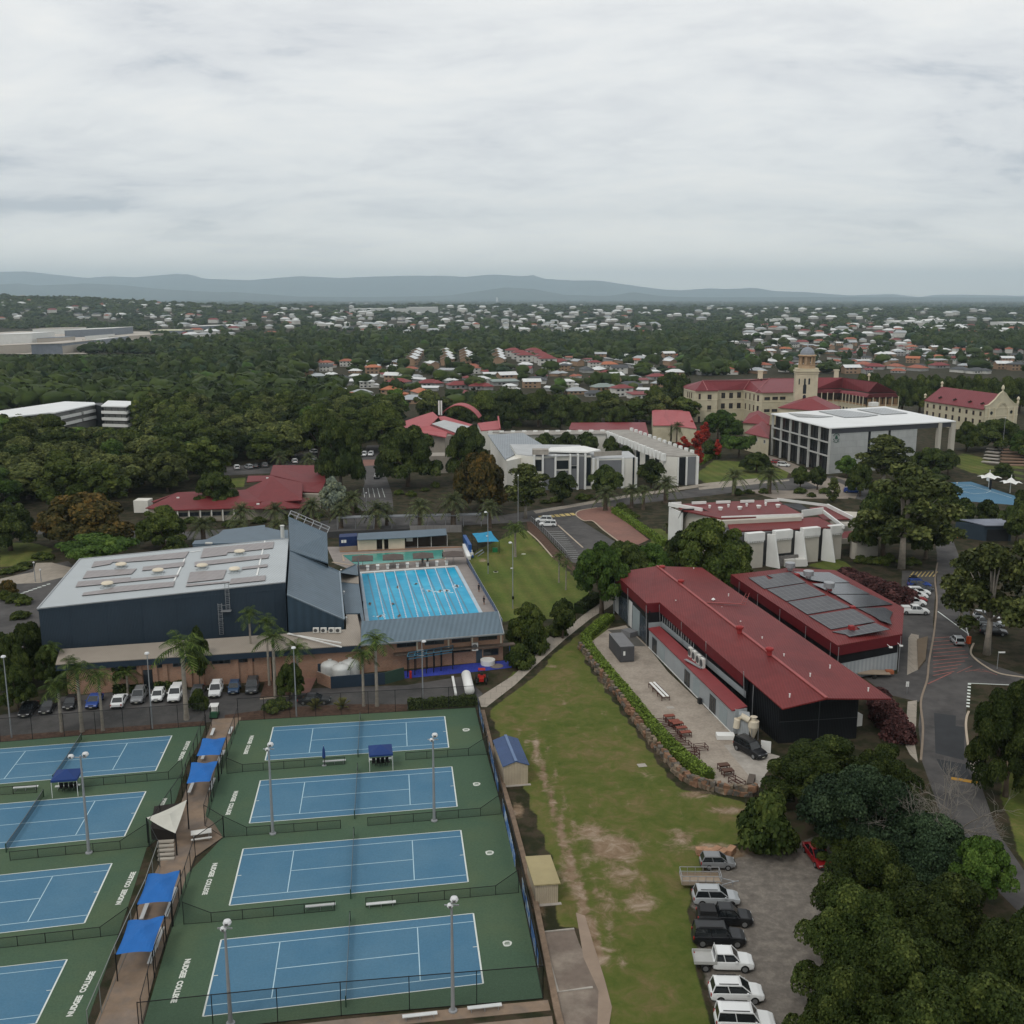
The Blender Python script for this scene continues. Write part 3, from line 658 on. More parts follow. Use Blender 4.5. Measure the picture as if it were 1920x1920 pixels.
for x,y in((502,372),(425,480),(710,405),(958,378),(1168,298),(1140,398)):
 c=onhall(x,y);m=MB();m.lathe(c,[(.55,0),(.55,.45),(.62,.5)],14,1);m.lathe(c+Vector((0,0,.5)),[(.95,0),(1.0,.12),(.85,.3),(.4,.42),(.1,.45)],16,0)
 m.box(c+Vector((0,0,.08)),(1.9,1.9,.16),.12,1);m.build('roof_vent',[M_creamv,M_paleroof],hall)
m=MB()
for(a,b2) in(((860,325),(800,450)),((1310,225),(1265,420)),((890,288),(950,280))):m.bar(onhall(*a,.1),onhall(*b2,.1),.25,.06)
m.build('cable_tray',M_white,hall)
m=MB()
def lad(u,z0,z1,out):
 for s in(-.3,.3):m.bar(wallpt(hNL,hNR,u+s,z0,out),wallpt(hNL,hNR,u+s,z1,out),.06)
 z=z0
 while z<z1:m.bar(wallpt(hNL,hNR,u-.3,z,out),wallpt(hNL,hNR,u+.3,z,out),.04);z+=.3
 for z in np.arange(z0+2,z1,.8):
  r=[wallpt(hNL,hNR,u+.38*math.cos(t),float(z),out+.35+.38*math.sin(t)) for t in[i*PI/6-.3 for i in range(8)]]
  for i in range(7):m.bar(r[i],r[i+1],.035)
lu,lz=hit(hNL,hNR,*ZX(5,1060,650));lu2,_=hit(hNL,hNR,*ZX(5,1097,520))
lad(lu,4.9,10.2,.3);lad(lu2,9.0,HZ+1.6,.35)
m.box(wallpt(hNL,hNR,(lu+lu2)/2+.3,8.9,.6),(1.6,1.0,.08),.12);
for dx in(-.4,.9):m.bar(wallpt(hNL,hNR,(lu+lu2)/2+dx,8.9,1.0),wallpt(hNL,hNR,(lu+lu2)/2+dx,10,1.0),.05)
m.bar(wallpt(hNL,hNR,(lu+lu2)/2-.4,10,1.0),wallpt(hNL,hNR,(lu+lu2)/2+.9,10,1.0),.05)
m.build('access_ladder',M_steel,hall)
for t_ in(.12,.26,.4,.54,.68,.83,.95):m=MB();u=(hNR-hNL).xy.length*t_;wpanel(m,hNL,hNR,u-.05,u+.05,4.9,HZ-.3,.03,.06);m.build('wall_seam',mat('navy_fascia',(0.022,0.036,0.055),.5),hall)
fL,fR=ZA(104,1246,149.0),ZA(640,1212,154.0);fR.z=fL.z=5.2
fL=P(104,1246,5.2);fR=P(676,1209,5.2);bL,bR=P(112,1217,5.6),P(640,1180,5.6)
m=MB();m.slab([fL,fR,P(676,1181,5.55),P(670,1152,5.7),P(649,1152,5.7),P(649,1180,5.6),bL],.12);m.build('lean_to_roof',M_beigeroof,hall)
gL,gR=up(fL,0)+Vector((.1,.7,0)),up(fR,0)+Vector((0,.7,0))
m=MB();wpanel(m,fL,fR,0,(fR-fL).xy.length,4.15,5.05,.0,.15);m.build('fascia',mat('navy_fascia',(0.022,0.036,0.055),.5),hall)
LW=(gR-gL).xy.length
m=MB();wpanel(m,gL,gR,1.0,LW-14.0,0,4.4,0,.25);m.build('wall',M_brick,hall)
for px in(262,291,310,355,378,444,470):
 u,z=hit(gL,gR,px,1262);m=MB();wpanel(m,gL,gR,u-.35,u+.35,0,4.3,.25,.3);m.build('brick_pier',M_brick,hall)
for px in(225,244,296,335,381,408,421,458,466):
 u,z=hit(gL,gR,px,1240);window(hall,gL,gR,u,3.7,1.6,.42,M_dframe,M_glass)
u,z=hit(gL,gR,279,1265);m=MB();wpanel(m,gL,gR,u-.8,u+.8,.05,3.2,.08,.1);m.build('door',M_glass,hall)
m=MB();wpanel(m,gL,gR,LW-13.5,LW,0,4.4,0,.25);m.build('wall',M_brick,hall)
m=MB();u,z=hit(gL,gR,603,1250);wpanel(m,gL,gR,u-.6,u+.6,0,2.3,.05,.08);m.build('door',M_navy,hall)
for x in(498,548,600,643):
 c=W(4,x,300,5.62);ac_unit(hall,c,.1,(.95,.4,.8))
m=MB();m.bar(W(4,310,308,5.8),W(4,662,368,5.8),.16);m.bar(W(4,315,305,5.8),W(4,665,395,5.8),.16);m.build('white_pipe',M_white,hall)
wA,wB,wC,wD=P(538,1115,11.3),W(5,1755,665,6.6),W(5,1730,395,6.6),P(543.5,1031,12.2)
m=MB();m.slab([wA,wB,wC,wD],.25);m.build('skillion_roof',M_bluroof,hall)
m=MB();
m.face([up(wA,0),up(wB,0),wB-Vector((0,0,.2)),wA-Vector((0,0,.2))]);m.face([up(wB,0),up(wC,0),wC-Vector((0,0,.2)),wB-Vector((0,0,.2))]);m.face([up(wA,0),up(wA,11.2),wD-Vector((0,0,.2)),up(wD,0)]);m.build('wall',mat('navy_end_wall',(0.035,0.06,0.085),.6,kind='corr',wscale=.25,rot=(0,0,.1)),hall)
m=MB();m.bar(wA+Vector((0,0,.06)),wB+Vector((0,0,.06)),.3,.16);m.bar(wB+Vector((0,0,.06)),wC+Vector((0,0,.06)),.3,.16);m.bar(wC+Vector((0,0,.06)),W(5,1450,275,12.2),.3,.14);m.build('roof_flashing',mat('blue_grey_flashing',(.2,.25,.29),.5),hall)
vA,vB,vC,vD=W(5,1442,85,15.5),W(5,1660,178,12.5),W(5,1665,345,9.0),W(5,1450,275,12.3)
m=MB();m.slab([vA,vB,vC,vD],.25);m.face([up(vB,0),up(vC,0),vC-Vector((0,0,.2)),vB-Vector((0,0,.2))]);m.face([up(vA,0),up(vB,0),vB-Vector((0,0,.2)),vA-Vector((0,0,.2))]);m.face([up(vD,0),up(vA,0),vA-Vector((0,0,.2)),vD-Vector((0,0,.2))]);m.build('skillion_roof',M_bluroof,hall)
m=MB()
for i in range(6):a=lerp(vA,vB,i/5);m.bar(a,a+Vector((.3,1.4,.9)),.12);
for h_ in((.3,1.4,.9),(.15,.7,.5)):m.bar(vA+Vector(h_),vB+Vector(h_),.12)
m.build('roof_walkway_rail',M_steel,hall)
m=MB();m.slab([W(5,900,240,9),W(5,915,220,9),W(5,1020,210,9),W(5,1075,160,9),W(5,1310,132,9),W(5,1315,165,9),W(5,1440,160,9),W(5,1445,225,9)],.3);m.prism([up(W(5,*q,9),0) for q in((905,242),(1070,165),(1310,137),(1440,165),(1445,222))],0,8.7);m.build('rear_roof',M_bluroof,hall)
m=MB();m.lathe(W(5,1410,205,9),[(.4,0),(.4,2.4),(.5,2.5),(.5,2.7)],12);m.build('roof_flue',M_acw,hall);m=MB();m.box(W(5,995,243,9)+Vector((0,0,.3)),(1.4,.5,.3));m.build('skylight',M_acw,hall)
m=MB();m.slab([wC,W(6,330,560,4.5),W(6,345,660,4.5),W(6,180,650,4.5)],.2);m.slab([W(6,185,655,4.2),W(6,345,665,4.2),W(6,350,740,4.2),W(6,190,725,4.2)],.2,1);m.slab([W(6,190,728,4.1),W(6,350,742,4.1),W(6,400,1080,4.1),W(6,375,1080,4.1),W(6,360,1005,4.1),W(6,230,1010,4.1)],.2)
m.build('side_roof',[M_bluroof,M_beigeroof],hall)
m=MB();wpanel(m,W(6,395,1080,0),W(6,350,660,0),0,(W(6,395,1080)-W(6,350,660)).xy.length-1,0,3.9,0,.2);m.build('wall',mat('navy_fascia',(0.1,)*3),hall)
for x,y in((185,660),(215,838),(235,1072),(190,640)):m=MB();c=W(6,x,y,5.5);m.tube([c,c+Vector((0,0,.5))],.06);m.dome(c+Vector((0,0,.5)),.2);m.build('roof_lamp',M_white,hall)
# brick pool clubhouse
cA,cB=P(680,1262,0),W(4,1722,480,0)
club=thing('pool_clubhouse','orange brick clubhouse with long slate-blue metal roof between swimming pool and driveway','building',tuple(cA))
LC=(cB-cA).xy.length
eZ=5.3;e0,e1=W(4,790,385,eZ),W(4,1728,308,eZ);r0,r1=W(4,795,226,7.8),W(4,1690,160,7.8)
m=MB();m.slab([e0,e1,r1,r0],.2);m.slab([r0,r1,r1+Vector((.3,1.6,-.9)),r0+Vector((.3,1.6,-.9))],.15);rf=m.build('roof',mat('slate_blue_ribbed_roof',(0.12,0.165,0.20),0.45,var=.08,kind='corr',wscale=.42,rot=(0,0,.13)),club)
m=MB();m.bar(e0,e1,.15,.2);m.bar(e1,r1,.12,.2);m.build('gutter',M_steel,rf)
m=MB();wpanel(m,cA,cB,0,LC,0,5.1,0,.3);wB2=cB+Vector((-cB.y+cA.y,cB.x-cA.x,0)).normalized()*7
wpanel(m,cB,wB2,.3,7,0,5.1,0,.3);m.build('wall',M_brick,club)
m=MB();wpanel(m,cA,cB,5,LC+1.8,2.75,2.95,1.1,1.1);m.build('balcony_slab',mat('stained_slab',(.13,.10,.08),.9,var=.3,scale=2),club)
for x in(1090,1272,1448,1622):
 u,z=hit(cA,cB,*ZX(4,x,372));window(club,cA,cB,u,4.25,3.0,.85,M_dframe,M_glass)
for x in(1232-73,1365,1520,1707):
 u,z=hit(cA,cB,*ZX(4,x,400));m=MB();wpanel(m,cA,cB,u-.12,u+.12,3,5.05,.15,.15);m.build('downpipe',M_creamv,club)
u,z=hit(cA,cB,*ZX(4,1565,455));m=MB();wpanel(m,cA,cB,u-.5,u+.5,0,2.2,.04,.06);m.build('door',mat('blue_door',(.05,.07,.09)),club)
u,z=hit(cA,cB,*ZX(4,1642,425));window(club,cA,cB,u,1.6,2.4,.95,M_dframe,M_glass)
u,z=hit(cA,cB,*ZX(4,1440,440));window(club,cA,cB,u,2.3,3.4,.35,M_dframe,M_glass)
for x,y in((1175,425),(1530,392)):
 u,z=hit(cA,cB,*ZX(4,x,y));ac_unit(club,wallpt(cA,cB,u,z-.4,.8),math.atan2(cB.y-cA.y,cB.x-cA.x),(1.0,.4,1.0 if x<1300 else 1.3))
m=MB();c=W(4,1765,490,0);m.tube([c,c+Vector((0,0,2.8))],.08);m.build('balcony_post',mat('blue_post',(.03,.07,.2)),club)
# workshop (long red roof)
zE=6.3
wk=thing('workshop_building','long workshop with low-pitched red metal roof and black end wall beside the gravel yard','building',(35.5,127.8,0))
a,b_1,c,d,e_,f_=[W(8,*q) for q in((262,98,7.6),(443,265,7.6),(515,260,7.6),(1185,840,zE),(1780,785,zE),(745,70,7.6))]
k0,k1=W(8,500,62,8.9),W(8,1425,783,7.7)
m=MB();m.slab([a,b_1,c,d,k1,k0],.18);m.slab([k0,k1,e_,f_],.18);rf=m.build('roof',M_redroof,wk)
m=MB();m.bar(k0+Vector((0,0,.08)),k1+Vector((0,0,.08)),.45,.12);q0,q1=W(8,770,260,8.55),W(8,960,268,8.0);m.bar(q0,q1,.3,.12);m.build('ridge_capping',mat('faded_red_capping',(.30,.075,.07),.5),rf)
for x,y in((527,92),(630,170),(950,428),(1112,548)):
 c2=W(8,x,y,8.1);m=MB();m.box(c2+Vector((0,0,.35)),(.55,.55,.8),.2);m.lathe(c2+Vector((0,0,.75)),[(.55,0),(.6,.1),(.6,.35),(.2,.5)],12);m.build('roof_cowl',mat('bright_red_vent',(.27,.03,.03),.5),rf)
for x,y in((367,103),(700,85),(602,263),(717,220),(678,193),(852,300),(955,378),(1192,558),(1335,665),(1223,778),(1652,745),(1073,465),(672,128),(1443,620),(890,228),(806,270)):m=MB();m.lathe(W(8,x,y,7.6),[(.09,0),(.09,.45),(.14,.5)] if x!=806 else[(.1,0),(.1,.8),(.35,.85),(.1,1.1)],8);m.build('roof_pipe',M_white,rf)
m=MB()
for s in(0,1):p0,p1=W(8,955+s*25,272,7.4),W(8,985+s*18,228,7.7);m.bar(p0,p1+Vector((0,0,.6)),.06)
for i in range(5):m.bar(lerp(W(8,955,272,7.5),W(8,985,228,8.2),i/4),lerp(W(8,980,272,7.5),W(8,1003,228,8.2),i/4),.05)
m.build('roof_ladder',mat('faded_red_capping',(.3,)*3),rf)
nfar=(a-b_1).normalized()
def inset(v,dx,dy):return v+Vector((dx,dy,0))
ax=(d-c);ax.z=0;ax.normalize();pr=Vector((-ax.y,ax.x,0));pr=pr if pr.x>0 else-pr
def U(v,i=.45):return up(v,0)+pr*i
m=MB()
for(p0,p1) in((a,b_1),(b_1,c),(c,lerp(c,d,.735))):
 q0,q1=up(p0,0),up(p1,0);L=(q1-q0).length;m.face([up(q0,p0.z-.15),up(q1,p1.z-.15),up(q1,p1.z-1.75),up(q0,p0.z-1.75)])
 m.face([up(q0+pr*.12,p0.z-.15),up(q1+pr*.12,p1.z-.15),up(q1+pr*.12,p1.z-1.75),up(q0+pr*.12,p0.z-1.75)])
q0,q1=up(d,0),up(e_,0)
m.build('fascia',M_redfas,wk)
dd=lerp(c,d,.74)
m=MB();wpanel(m,U(a),U(b_1),0,(U(b_1)-U(a)).length,0,6.2,0,.3);m.build('wall',M_black,wk)
La=(U(b_1)-U(a)).length
for(u0,u1,z1,mm) in((.0,.12,4.6,0),(.14,.42,4.3,1),(.44,.54,4.9,0),(.56,.76,4.6,2),(.78,.97,4.4,1)):
 m=MB();wpanel(m,U(a),U(b_1),La*u0,La*u1,.1,z1,.05,.06)
 if mm==1:
  for j in range(5):wpanel(m,U(a),U(b_1),La*(u0+(u1-u0)*j/4)-.05,La*(u0+(u1-u0)*j/4)+.05,.1,z1,.09,.06,1)
 m.build('glazed_panel' if mm==1 else 'wall_panel',[[M_frame,M_frame],[mat('blue_grey_glass',(.045,.06,.075),.2),M_dframe],[M_greyd,M_greyd]][mm],wk)
m=MB();wpanel(m,U(b_1),U(c),0,(U(c)-U(b_1)).length,3.6,5.9,0,.3);wpanel(m,U(c),U(dd),0,(U(dd)-U(c)).length,3.3,6.2,0,.3,0);m.build('wall',M_black,wk)
Lc=(U(dd)-U(c)).length
m=MB();wpanel(m,U(c),U(dd),0,Lc,3.2,4.15,.06,.08);wpanel(m,U(b_1),U(c),0,(U(c)-U(b_1)).length,3.2,4.1,.06,.08);m.build('wall_panel',M_greyw,wk)
for i in range(14):
 u=.3+i*1.05
 if u<Lc*.42:m=MB();wpanel(m,U(c),U(dd),u,u+.72,4.3,5.6,.08,.06);wpanel(m,U(c),U(dd),u+.33,u+.39,4.3,5.6,.11,.04,1);m.build('high_window',[M_glass,M_frame],wk)
for t in(0,.3,.6,1.):m=MB();q=lerp(c,dd,t);m.tube([up(q,3.4)+pr*.2,up(q,7.2)-pr*.05],.06);m.build('downpipe',M_steel,wk)
for t in(.0,.47,1.):m=MB();q=lerp(a,b_1,t);m.tube([up(q,0)+pr*.2,up(q,7.2)-pr*.05],.06);m.build('downpipe',M_steel,wk)
x0,x1=W(8,450,400,3.5),W(8,910,850,3.5);y0,y1=W(8,515,390,3.9),W(8,992,826,3.9)
m=MB();m.slab([x0,x1,y1,y0],.14);m.build('awning_roof',mat('stained_red_roof',(.20,.033,.035),.5,col2=(.07,.02,.02),lo=.62,hi=.72,scale2=.35),wk)
g0,g1=up(x0,0)+pr*.25,up(x1,0)+pr*.25;Lg=(g1-g0).length
m=MB();wpanel(m,g0,g1,0,Lg,0,3.35,0,.25);g2=up(y1,0);wpanel(m,g1,g2,.25,(g2-g1).length,0,3.6,0,.25);m.build('wall',M_greyw,wk)
for x,y,w_,k_ in((487,500,2.2,'g'),(528,545,2.3,'d'),(665,680,2.2,'g'),(713,730,2.6,'d'),(804,820,2.2,'g'),(860,885,2.8,'d')):
 u,z=hit(g0,g1,*ZX(8,x,y));m=MB()
 if k_=='g':
  wpanel(m,g0,g1,u-w_/2,u+w_/2,.1,2.6,.04,.06,0)
  for j in range(4):wpanel(m,g0,g1,u-w_/2+j*w_/3-.05,u-w_/2+j*w_/3+.05,.1,2.6,.07,.05,1)
  wpanel(m,g0,g1,u-w_/2,u+w_/2,2.5,2.62,.07,.05,1);m.build('glazed_door',[M_glass,M_dframe],wk)
 else:wpanel(m,g0,g1,u-w_/2,u+w_/2,.05,2.7,.05,.07,0);m.build('roller_door',M_greyd,wk)
m=MB();wpanel(m,g0,g1,0,Lg,-.0,.16,.08,.06);m.build('plinth',M_white,wk)
for i,(x,y) in enumerate(((683,530),(705,550),(727,570),(748,590))):ac_unit(wk,W(8,x,y+28,3.75),math.atan2(ax.y,ax.x)+.0,(1.0,.45,1.55))
m=MB();m.bar(W(8,655,570,3.9),W(8,745,620,3.9),.5,.08);m.build('pipe_tray',M_steel,wk)
j0=U(dd);jd=up(d,0)+pr*1.2-ax*3.0;je=up(e_,0)-pr*3.5-ax*2.2
m=MB();m.prism([j0+pr*.6,jd,je,up(f_,0)-pr*1.0,up(lerp(a,f_,.1),0)+pr*1],0,6.1);m.build('wall',mat('black_corrugated_wall',(.011,.012,.014),.5,kind='corr',wscale=1.5,rot=(0,0,.2)),wk)
m=MB();m.box(up(je,2.2)+pr*.6+ax*-1.5,(1.2,1.6,1.6),.3);m.build('meter_box',M_acw,wk)
for t in(.25,):m=MB();q=lerp(j0,jd,t)-pr*.15;m.tube([q,up(q,6.2)],.06);m.build('downpipe',M_steel,wk)
m=MB();q0=lerp(jd,je,.1);
wpanel(m,jd,je,0,(je-jd).length,3.05,3.1,.05,.06);wpanel(m,jd,je,(je-jd).length*.5,(je-jd).length*.5+.08,0,6,.05,.06);m.build('wall_trim',M_dframe,wk)
# second red-roofed building with solar arrays
z2=6.3
sb=thing('classroom_block','red-roofed classroom block carrying grey and black solar arrays behind the long workshop','building',(50,155,0))
p=[W(8,*q) for q in((902,108,z2),(1485,495,z2),(1838,432,z2),(1848,290,z2),(1470,83,z2),(1180,73,z2+.6))]
rk0,rk1=W(8,1195,76,z2+1.0),W(8,1640,345,z2+1.0)
m=MB();m.slab([p[0],p[1],rk1,rk0],.2);m.slab([p[1],p[2],rk1],.2);m.slab([p[2],p[3],p[4],p[5],rk0,rk1],.2);rf=m.build('roof',M_redroof,sb)
m=MB()
def fas(p0,p1,h,m,o=.0):m.face([up(p0,p0.z-.1),up(p1,p1.z-.1),up(p1,p1.z-h),up(p0,p0.z-h)])
for i,j in((0,1),(1,2),(2,3),(3,4)):fas(p[i],p[j],1.7,m)
m.build('fascia',M_redfas,sb)
cen=sum((up(q,0) for q in p),Vector())/6
ip=[up(q,0)+(cen-up(q,0)).normalized()*.9 for q in p]
m=MB();m.prism(ip,0,5.9);m.build('wall',M_black,sb)
m=MB();wpanel(m,ip[1],ip[2],0,(ip[2]-ip[1]).length,0,2.9,.12,.1);wpanel(m,ip[0],ip[1],0,(ip[1]-ip[0]).length,0,2.6,.12,.1);wpanel(m,ip[2],ip[3],0,(ip[3]-ip[2]).length,0,2.9,.12,.1);m.build('wall_panel',M_greyw,sb)
for t in(.1,.3,.52,.75,.95):m=MB();q=lerp(p[0],p[1],t);m.tube([up(q,0),up(q,6)],.06);m.build('downpipe',M_steel,sb)
for t in(.02,.98):m=MB();q=lerp(p[1],p[2],t);m.tube([up(q,0),up(q,6)],.06);m.build('downpipe',M_steel,sb)
def onpl(k,x,y,o,n,dz=0.0):
 dr=Vector(ray(*ZX(k,x,y)));cc=Vector((0,0,CAMH));t=(o-cc).dot(n)/dr.dot(n);return cc+dr*t+n*dz
nl=(p[1]-p[0]).cross(rk0-p[0]).normalized();nr=(p[3]-p[4]).cross(rk0-p[4]).normalized();nr=nr if nr.z>0 else-nr;nl=nl if nl.z>0 else-nl
for q in(((1000,130),(1090,118),(1110,140),(1135,132),(1100,115),(1225,98),(1312,155),(1085,190)),((1100,193),(1310,160),(1420,222),(1205,258)),((1212,262),(1430,228),(1555,290),(1320,330)),((1328,338),(1570,300),(1690,370),(1450,412)),((1455,425),(1560,410),(1575,420),(1610,412),(1590,398),(1690,377),(1772,412),(1550,452),(1530,440))):
 m=MB();m.slab([onpl(8,x,y,p[0],nl,.16) for x,y in q],.08,0,1);m.build('solar_array',[mat('solar_panel_mid',(.05,.05,.055),.4,kind='solar',rot=(0,0,-.18),mortar=(.17,.17,.17,1),spec=.35),M_dkmetal],sb)
for q in(((1245,97),(1440,100),(1550,155),(1440,158),(1330,140)),((1345,162),(1545,160),(1660,218),(1470,220)),((1475,223),(1665,222),(1785,275),(1590,292)),((1595,295),(1740,292),(1785,318),(1770,350),(1780,385),(1715,362),(1690,345))):
 m=MB();m.slab([onpl(8,x,y,rk0,nr,.16) for x,y in q],.08,0,1);m.build('solar_array',[M_solard,M_dkmetal],sb)
for x,y in((1225,85),(1325,130),(1437,195)):
 c2=W(8,x,y,z2+.9);m=MB();m.lathe(c2,[(.5,0),(.5,.5),(.95,.6),(.95,1.5),(.6,1.6)],18);m.build('turbine_vent',M_steel,rf)
for x,y in((1263,122),(1565,300),(1437,205),(1560,408)):
 c2=W(8,x,y,z2+.6);m=MB();m.box(c2+Vector((0,0,.3)),(.8,.8,.7),.2);m.build('roof_cowl',mat('bright_red_vent',(.27,.03,.03)),rf)
for x,y in((1478,528),(1775,505),(1832,497)):m=MB();c2=W(8,x,y,5);m.box(c2,(.5,.3,.2));m.bar(c2,c2+Vector((-.3,.8,.2)),.06);m.build('floodlight',M_white,sb)
# white hall with buttresses and red roofs
M_wht2=mat('off_white_blockwork',(0.46,0.43,0.37),0.85,var=.07,scale=.4)
M_cht=mat('charcoal_roof',(.05,.052,.055),.6)
bh=thing('buttressed_hall','off-white chapel-like hall with red roofs and white tapering buttresses behind the workshop','building',(55,225,0))
A27=lambda x,y,z:W(27,x,y,z)
m=MB();m.slab([A27(470,300,9.3),A27(1110,268,9.3),A27(950,185,9.3),A27(900,152,9.3),A27(330,178,9.3),A27(100,190,9.3),A27(165,235,9.3)],.3);m.slab([A27(540,400,7.7),A27(1385,368,7.7),A27(1225,290,8.3),A27(510,325,8.3)],.25)
m.slab([A27(1160,215,6.5),A27(1300,200,6.5),A27(1490,305,6.5),A27(1270,310,6.5)],.2);m.slab([A27(1415,405,4),A27(1680,385,4),A27(1690,455,4),A27(1412,460,4)],.2);rf=m.build('roof',M_redroof,bh)
m=MB();m.slab([A27(940,185,9.5),A27(1085,183,9.5),A27(1160,235,8.4),A27(1095,242,8.4)],.2);m.slab([A27(165,225,9.7),A27(320,222,9.7),A27(430,270,9),A27(290,300,6.6),A27(230,350,3),A27(85,400,3)],.25);m.build('charcoal_roof',M_cht,bh)
P0,P1=A27(670,695,0),A27(1405,618,0)
BL_=(P1-P0).length;back=Vector((-(P1-P0).y,(P1-P0).x,0)).normalized()
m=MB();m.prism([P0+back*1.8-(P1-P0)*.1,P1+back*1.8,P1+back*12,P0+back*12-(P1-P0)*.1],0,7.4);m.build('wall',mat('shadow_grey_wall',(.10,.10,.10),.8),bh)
m=MB();m.prism([up(A27(*q,9.3),0) for q in((475,310),(1100,280),(945,190),(895,160),(335,185),(110,200))],0,8.95);m.build('wall',M_wht2,bh)
m=MB();q=[A27(60,195,0),A27(130,390,0)];
wpanel(m,up(A27(60,195,9.2),0),up(A27(160,237,9.2),0),0,(A27(60,195,9.2)-A27(160,237,9.2)).xy.length,0,8.6,0,.4)
m.bar(A27(320,235,9.6),A27(60,190,9.6),.5,.9);m.bar(A27(470,305,9.0),A27(1110,282,9.0),.3,1.2);m.bar(A27(1265,240,8.2),A27(1100,262,8.2),.3,1.6);m.bar(A27(1265,245,8),A27(1430,370,7.8),.35,.8);m.build('parapet',M_white,bh)
for x0_,x1_ in((240,350),(430,540),(620,725),(810,920),(80,155)):m=MB();m.bar(A27(x0_,180-(x0_-240)*.03,9.7),A27(x1_,176-(x0_-240)*.03,9.7),.4,.6);m.build('parapet',M_white,bh)
m=MB();m.bar(A27(905,150,9.6),A27(1300,200,8),.35,.6);m.bar(A27(1300,200,7),A27(1500,300,7),.4,.9);m.build('parapet',M_white,bh)
for(x0_,x1_,yt,yb) in((672,800,405,695),(888,1017,393,580),(1105,1232,380,657),(1318,1410,372,620)):
 u0,_=hit(P0,P1,*ZX(27,x0_,500));u1,_=hit(P0,P1,*ZX(27,x1_,500));_,zb=hit(P0,P1,*ZX(27,x0_,yb));zb=0 if yb>600 else max(zb,2.2)
 m=MB();wpanel(m,P0,P1,u0,u1,zb,6.2,0,.9,0);wpanel(m,P0,P1,u0-.05,u1+.05,6.2,8.0,.35,1.5,1)
 k=max(3,int((u1-u0)/.55))
 for j in range(k):wpanel(m,P0,P1,u0+(u1-u0)*(j+.15)/k,u0+(u1-u0)*(j+.75)/k,5.85,6.2,.3,.3,1)
 m.build('wall_bay',[M_wht2,M_white],bh)
for(x0_,yb) in((862,695),(1078,690),(1292,665)):
 u0,_=hit(P0,P1,*ZX(27,x0_,560));m=MB();ww=.35
 b0=wallpt(P0,P1,u0-.3,0,0);
 for s in(1,):
  pts=[wallpt(P0,P1,u0-.55,0,-.6),wallpt(P0,P1,u0+.9,0,2.3),wallpt(P0,P1,u0+.25,7.4,.9),wallpt(P0,P1,u0-.55,7.4,-.6)]
  o_=(P1-P0).normalized()*ww
  m.face(pts);m.face([q-o_ for q in pts][::-1])
  for i in range(4):j=(i+1)%4;m.face([pts[i],pts[i]-o_,pts[j]-o_,pts[j]])
 m.build('buttress',M_white,bh)
m=MB();u0,_=hit(P0,P1,*ZX(27,890,600));u1,_=hit(P0,P1,*ZX(27,1055,600));wpanel(m,P0,P1,u0,u1,0,2.3,.8,.4);m.build('low_wall',mat('mottled_concrete',(.16,.15,.14),.9,var=.4,scale=2),bh)
m=MB();c2=A27(1400,625,0);pts=[A27(1478,470,3.6),A27(1480,600,0)]
arc=[A27(x,y,0) for x,y in((1478,600),(1490,615),(1520,622),(1580,612),(1690,590))]
for i in range(4):m.bar(up(arc[i],1.9),up(arc[i+1],1.9),.3,3.8)
m.bar(A27(1410,480,3.5),A27(1480,475,3.5),.3,1.2);m.build('curved_wall',M_wht2,bh)
m=MB();arc=[A27(x,y,4.5) for x,y in((1515,315),(1560,330),(1640,345),(1675,370),(1640,385),(1540,390))]
for i in range(5):m.bar(arc[i]-Vector((0,0,2)),arc[i+1]-Vector((0,0,2)),.25,4.2)
m.bar(A27(1320,322,6),A27(1510,315,6),.6,.5);m.build('curved_wall',M_wht2,bh)
m=MB();arc=[A27(x,y,0) for x,y in((1415,405),(1680,388))];m.prism([A27(1412,470,0),A27(1690,470,0),A27(1680,360,0),A27(1320,340,0)],0,3.5);m.build('wall',M_wht2,bh)
for x,y in((462,235),(614,230),(762,220),(912,213),(378,220),(525,213),(668,207),(817,200)):
 m=MB();c2=A27(x,y,9.3);big=y>212 and x>400;r=.6 if x in(462,614,762,912) else.35;m.lathe(c2,[(r*.7,0),(r*.7,.4),(r,.45),(r,.7),(.1,.8)],12);m.build('roof_vent',M_white,rf)
m=MB();
for x in(955,1040):m.box(A27(x+40,668,0)+Vector((0,0,.8)),(2.6,2.2,1.6),.1)
m.build('chiller',M_acw,bh)
# modern hall, black glazed side
mh=thing('assembly_hall','large modern hall with flat white roof, black glazed colonnade and pale wall with crest','building',(106,345,0))
zh=15.8;A_,B_,C_,D_=W(11,860,414,zh),W(11,1550,376,zh),W(11,1160,296,zh),W(11,538,335,zh)
m=MB();m.slab([A_,B_,C_,D_],.35);rf=m.build('roof',mat('white_membrane_roof',(.70,.71,.70),.5,var=.04,scale=.1),mh)
cenh=(A_+B_+C_+D_)/4
def hi_(v,k):return up(v,0)+(up(cenh,0)-up(v,0)).normalized()*k
a1,b1_,c1_,d1=hi_(A_,1.0),hi_(B_,1.0),hi_(C_,1.0),hi_(D_,1.0)
bm_=lerp(a1,b1_,.70);vv_=c1_-d1;cm_=d1+vv_*min(.9,-(d1.x*bm_.y-d1.y*bm_.x)/(vv_.x*bm_.y-vv_.y*bm_.x)-.02)
m=MB();m.prism([a1+(bm_-a1).normalized()*1.2,bm_,cm_,d1+(bm_-a1).normalized()*1.2],0,zh-.4);m.build('wall',mat('black_glazing',(.014,.015,.018),.25,spec=.5),mh)
Lf=(bm_-a1).length
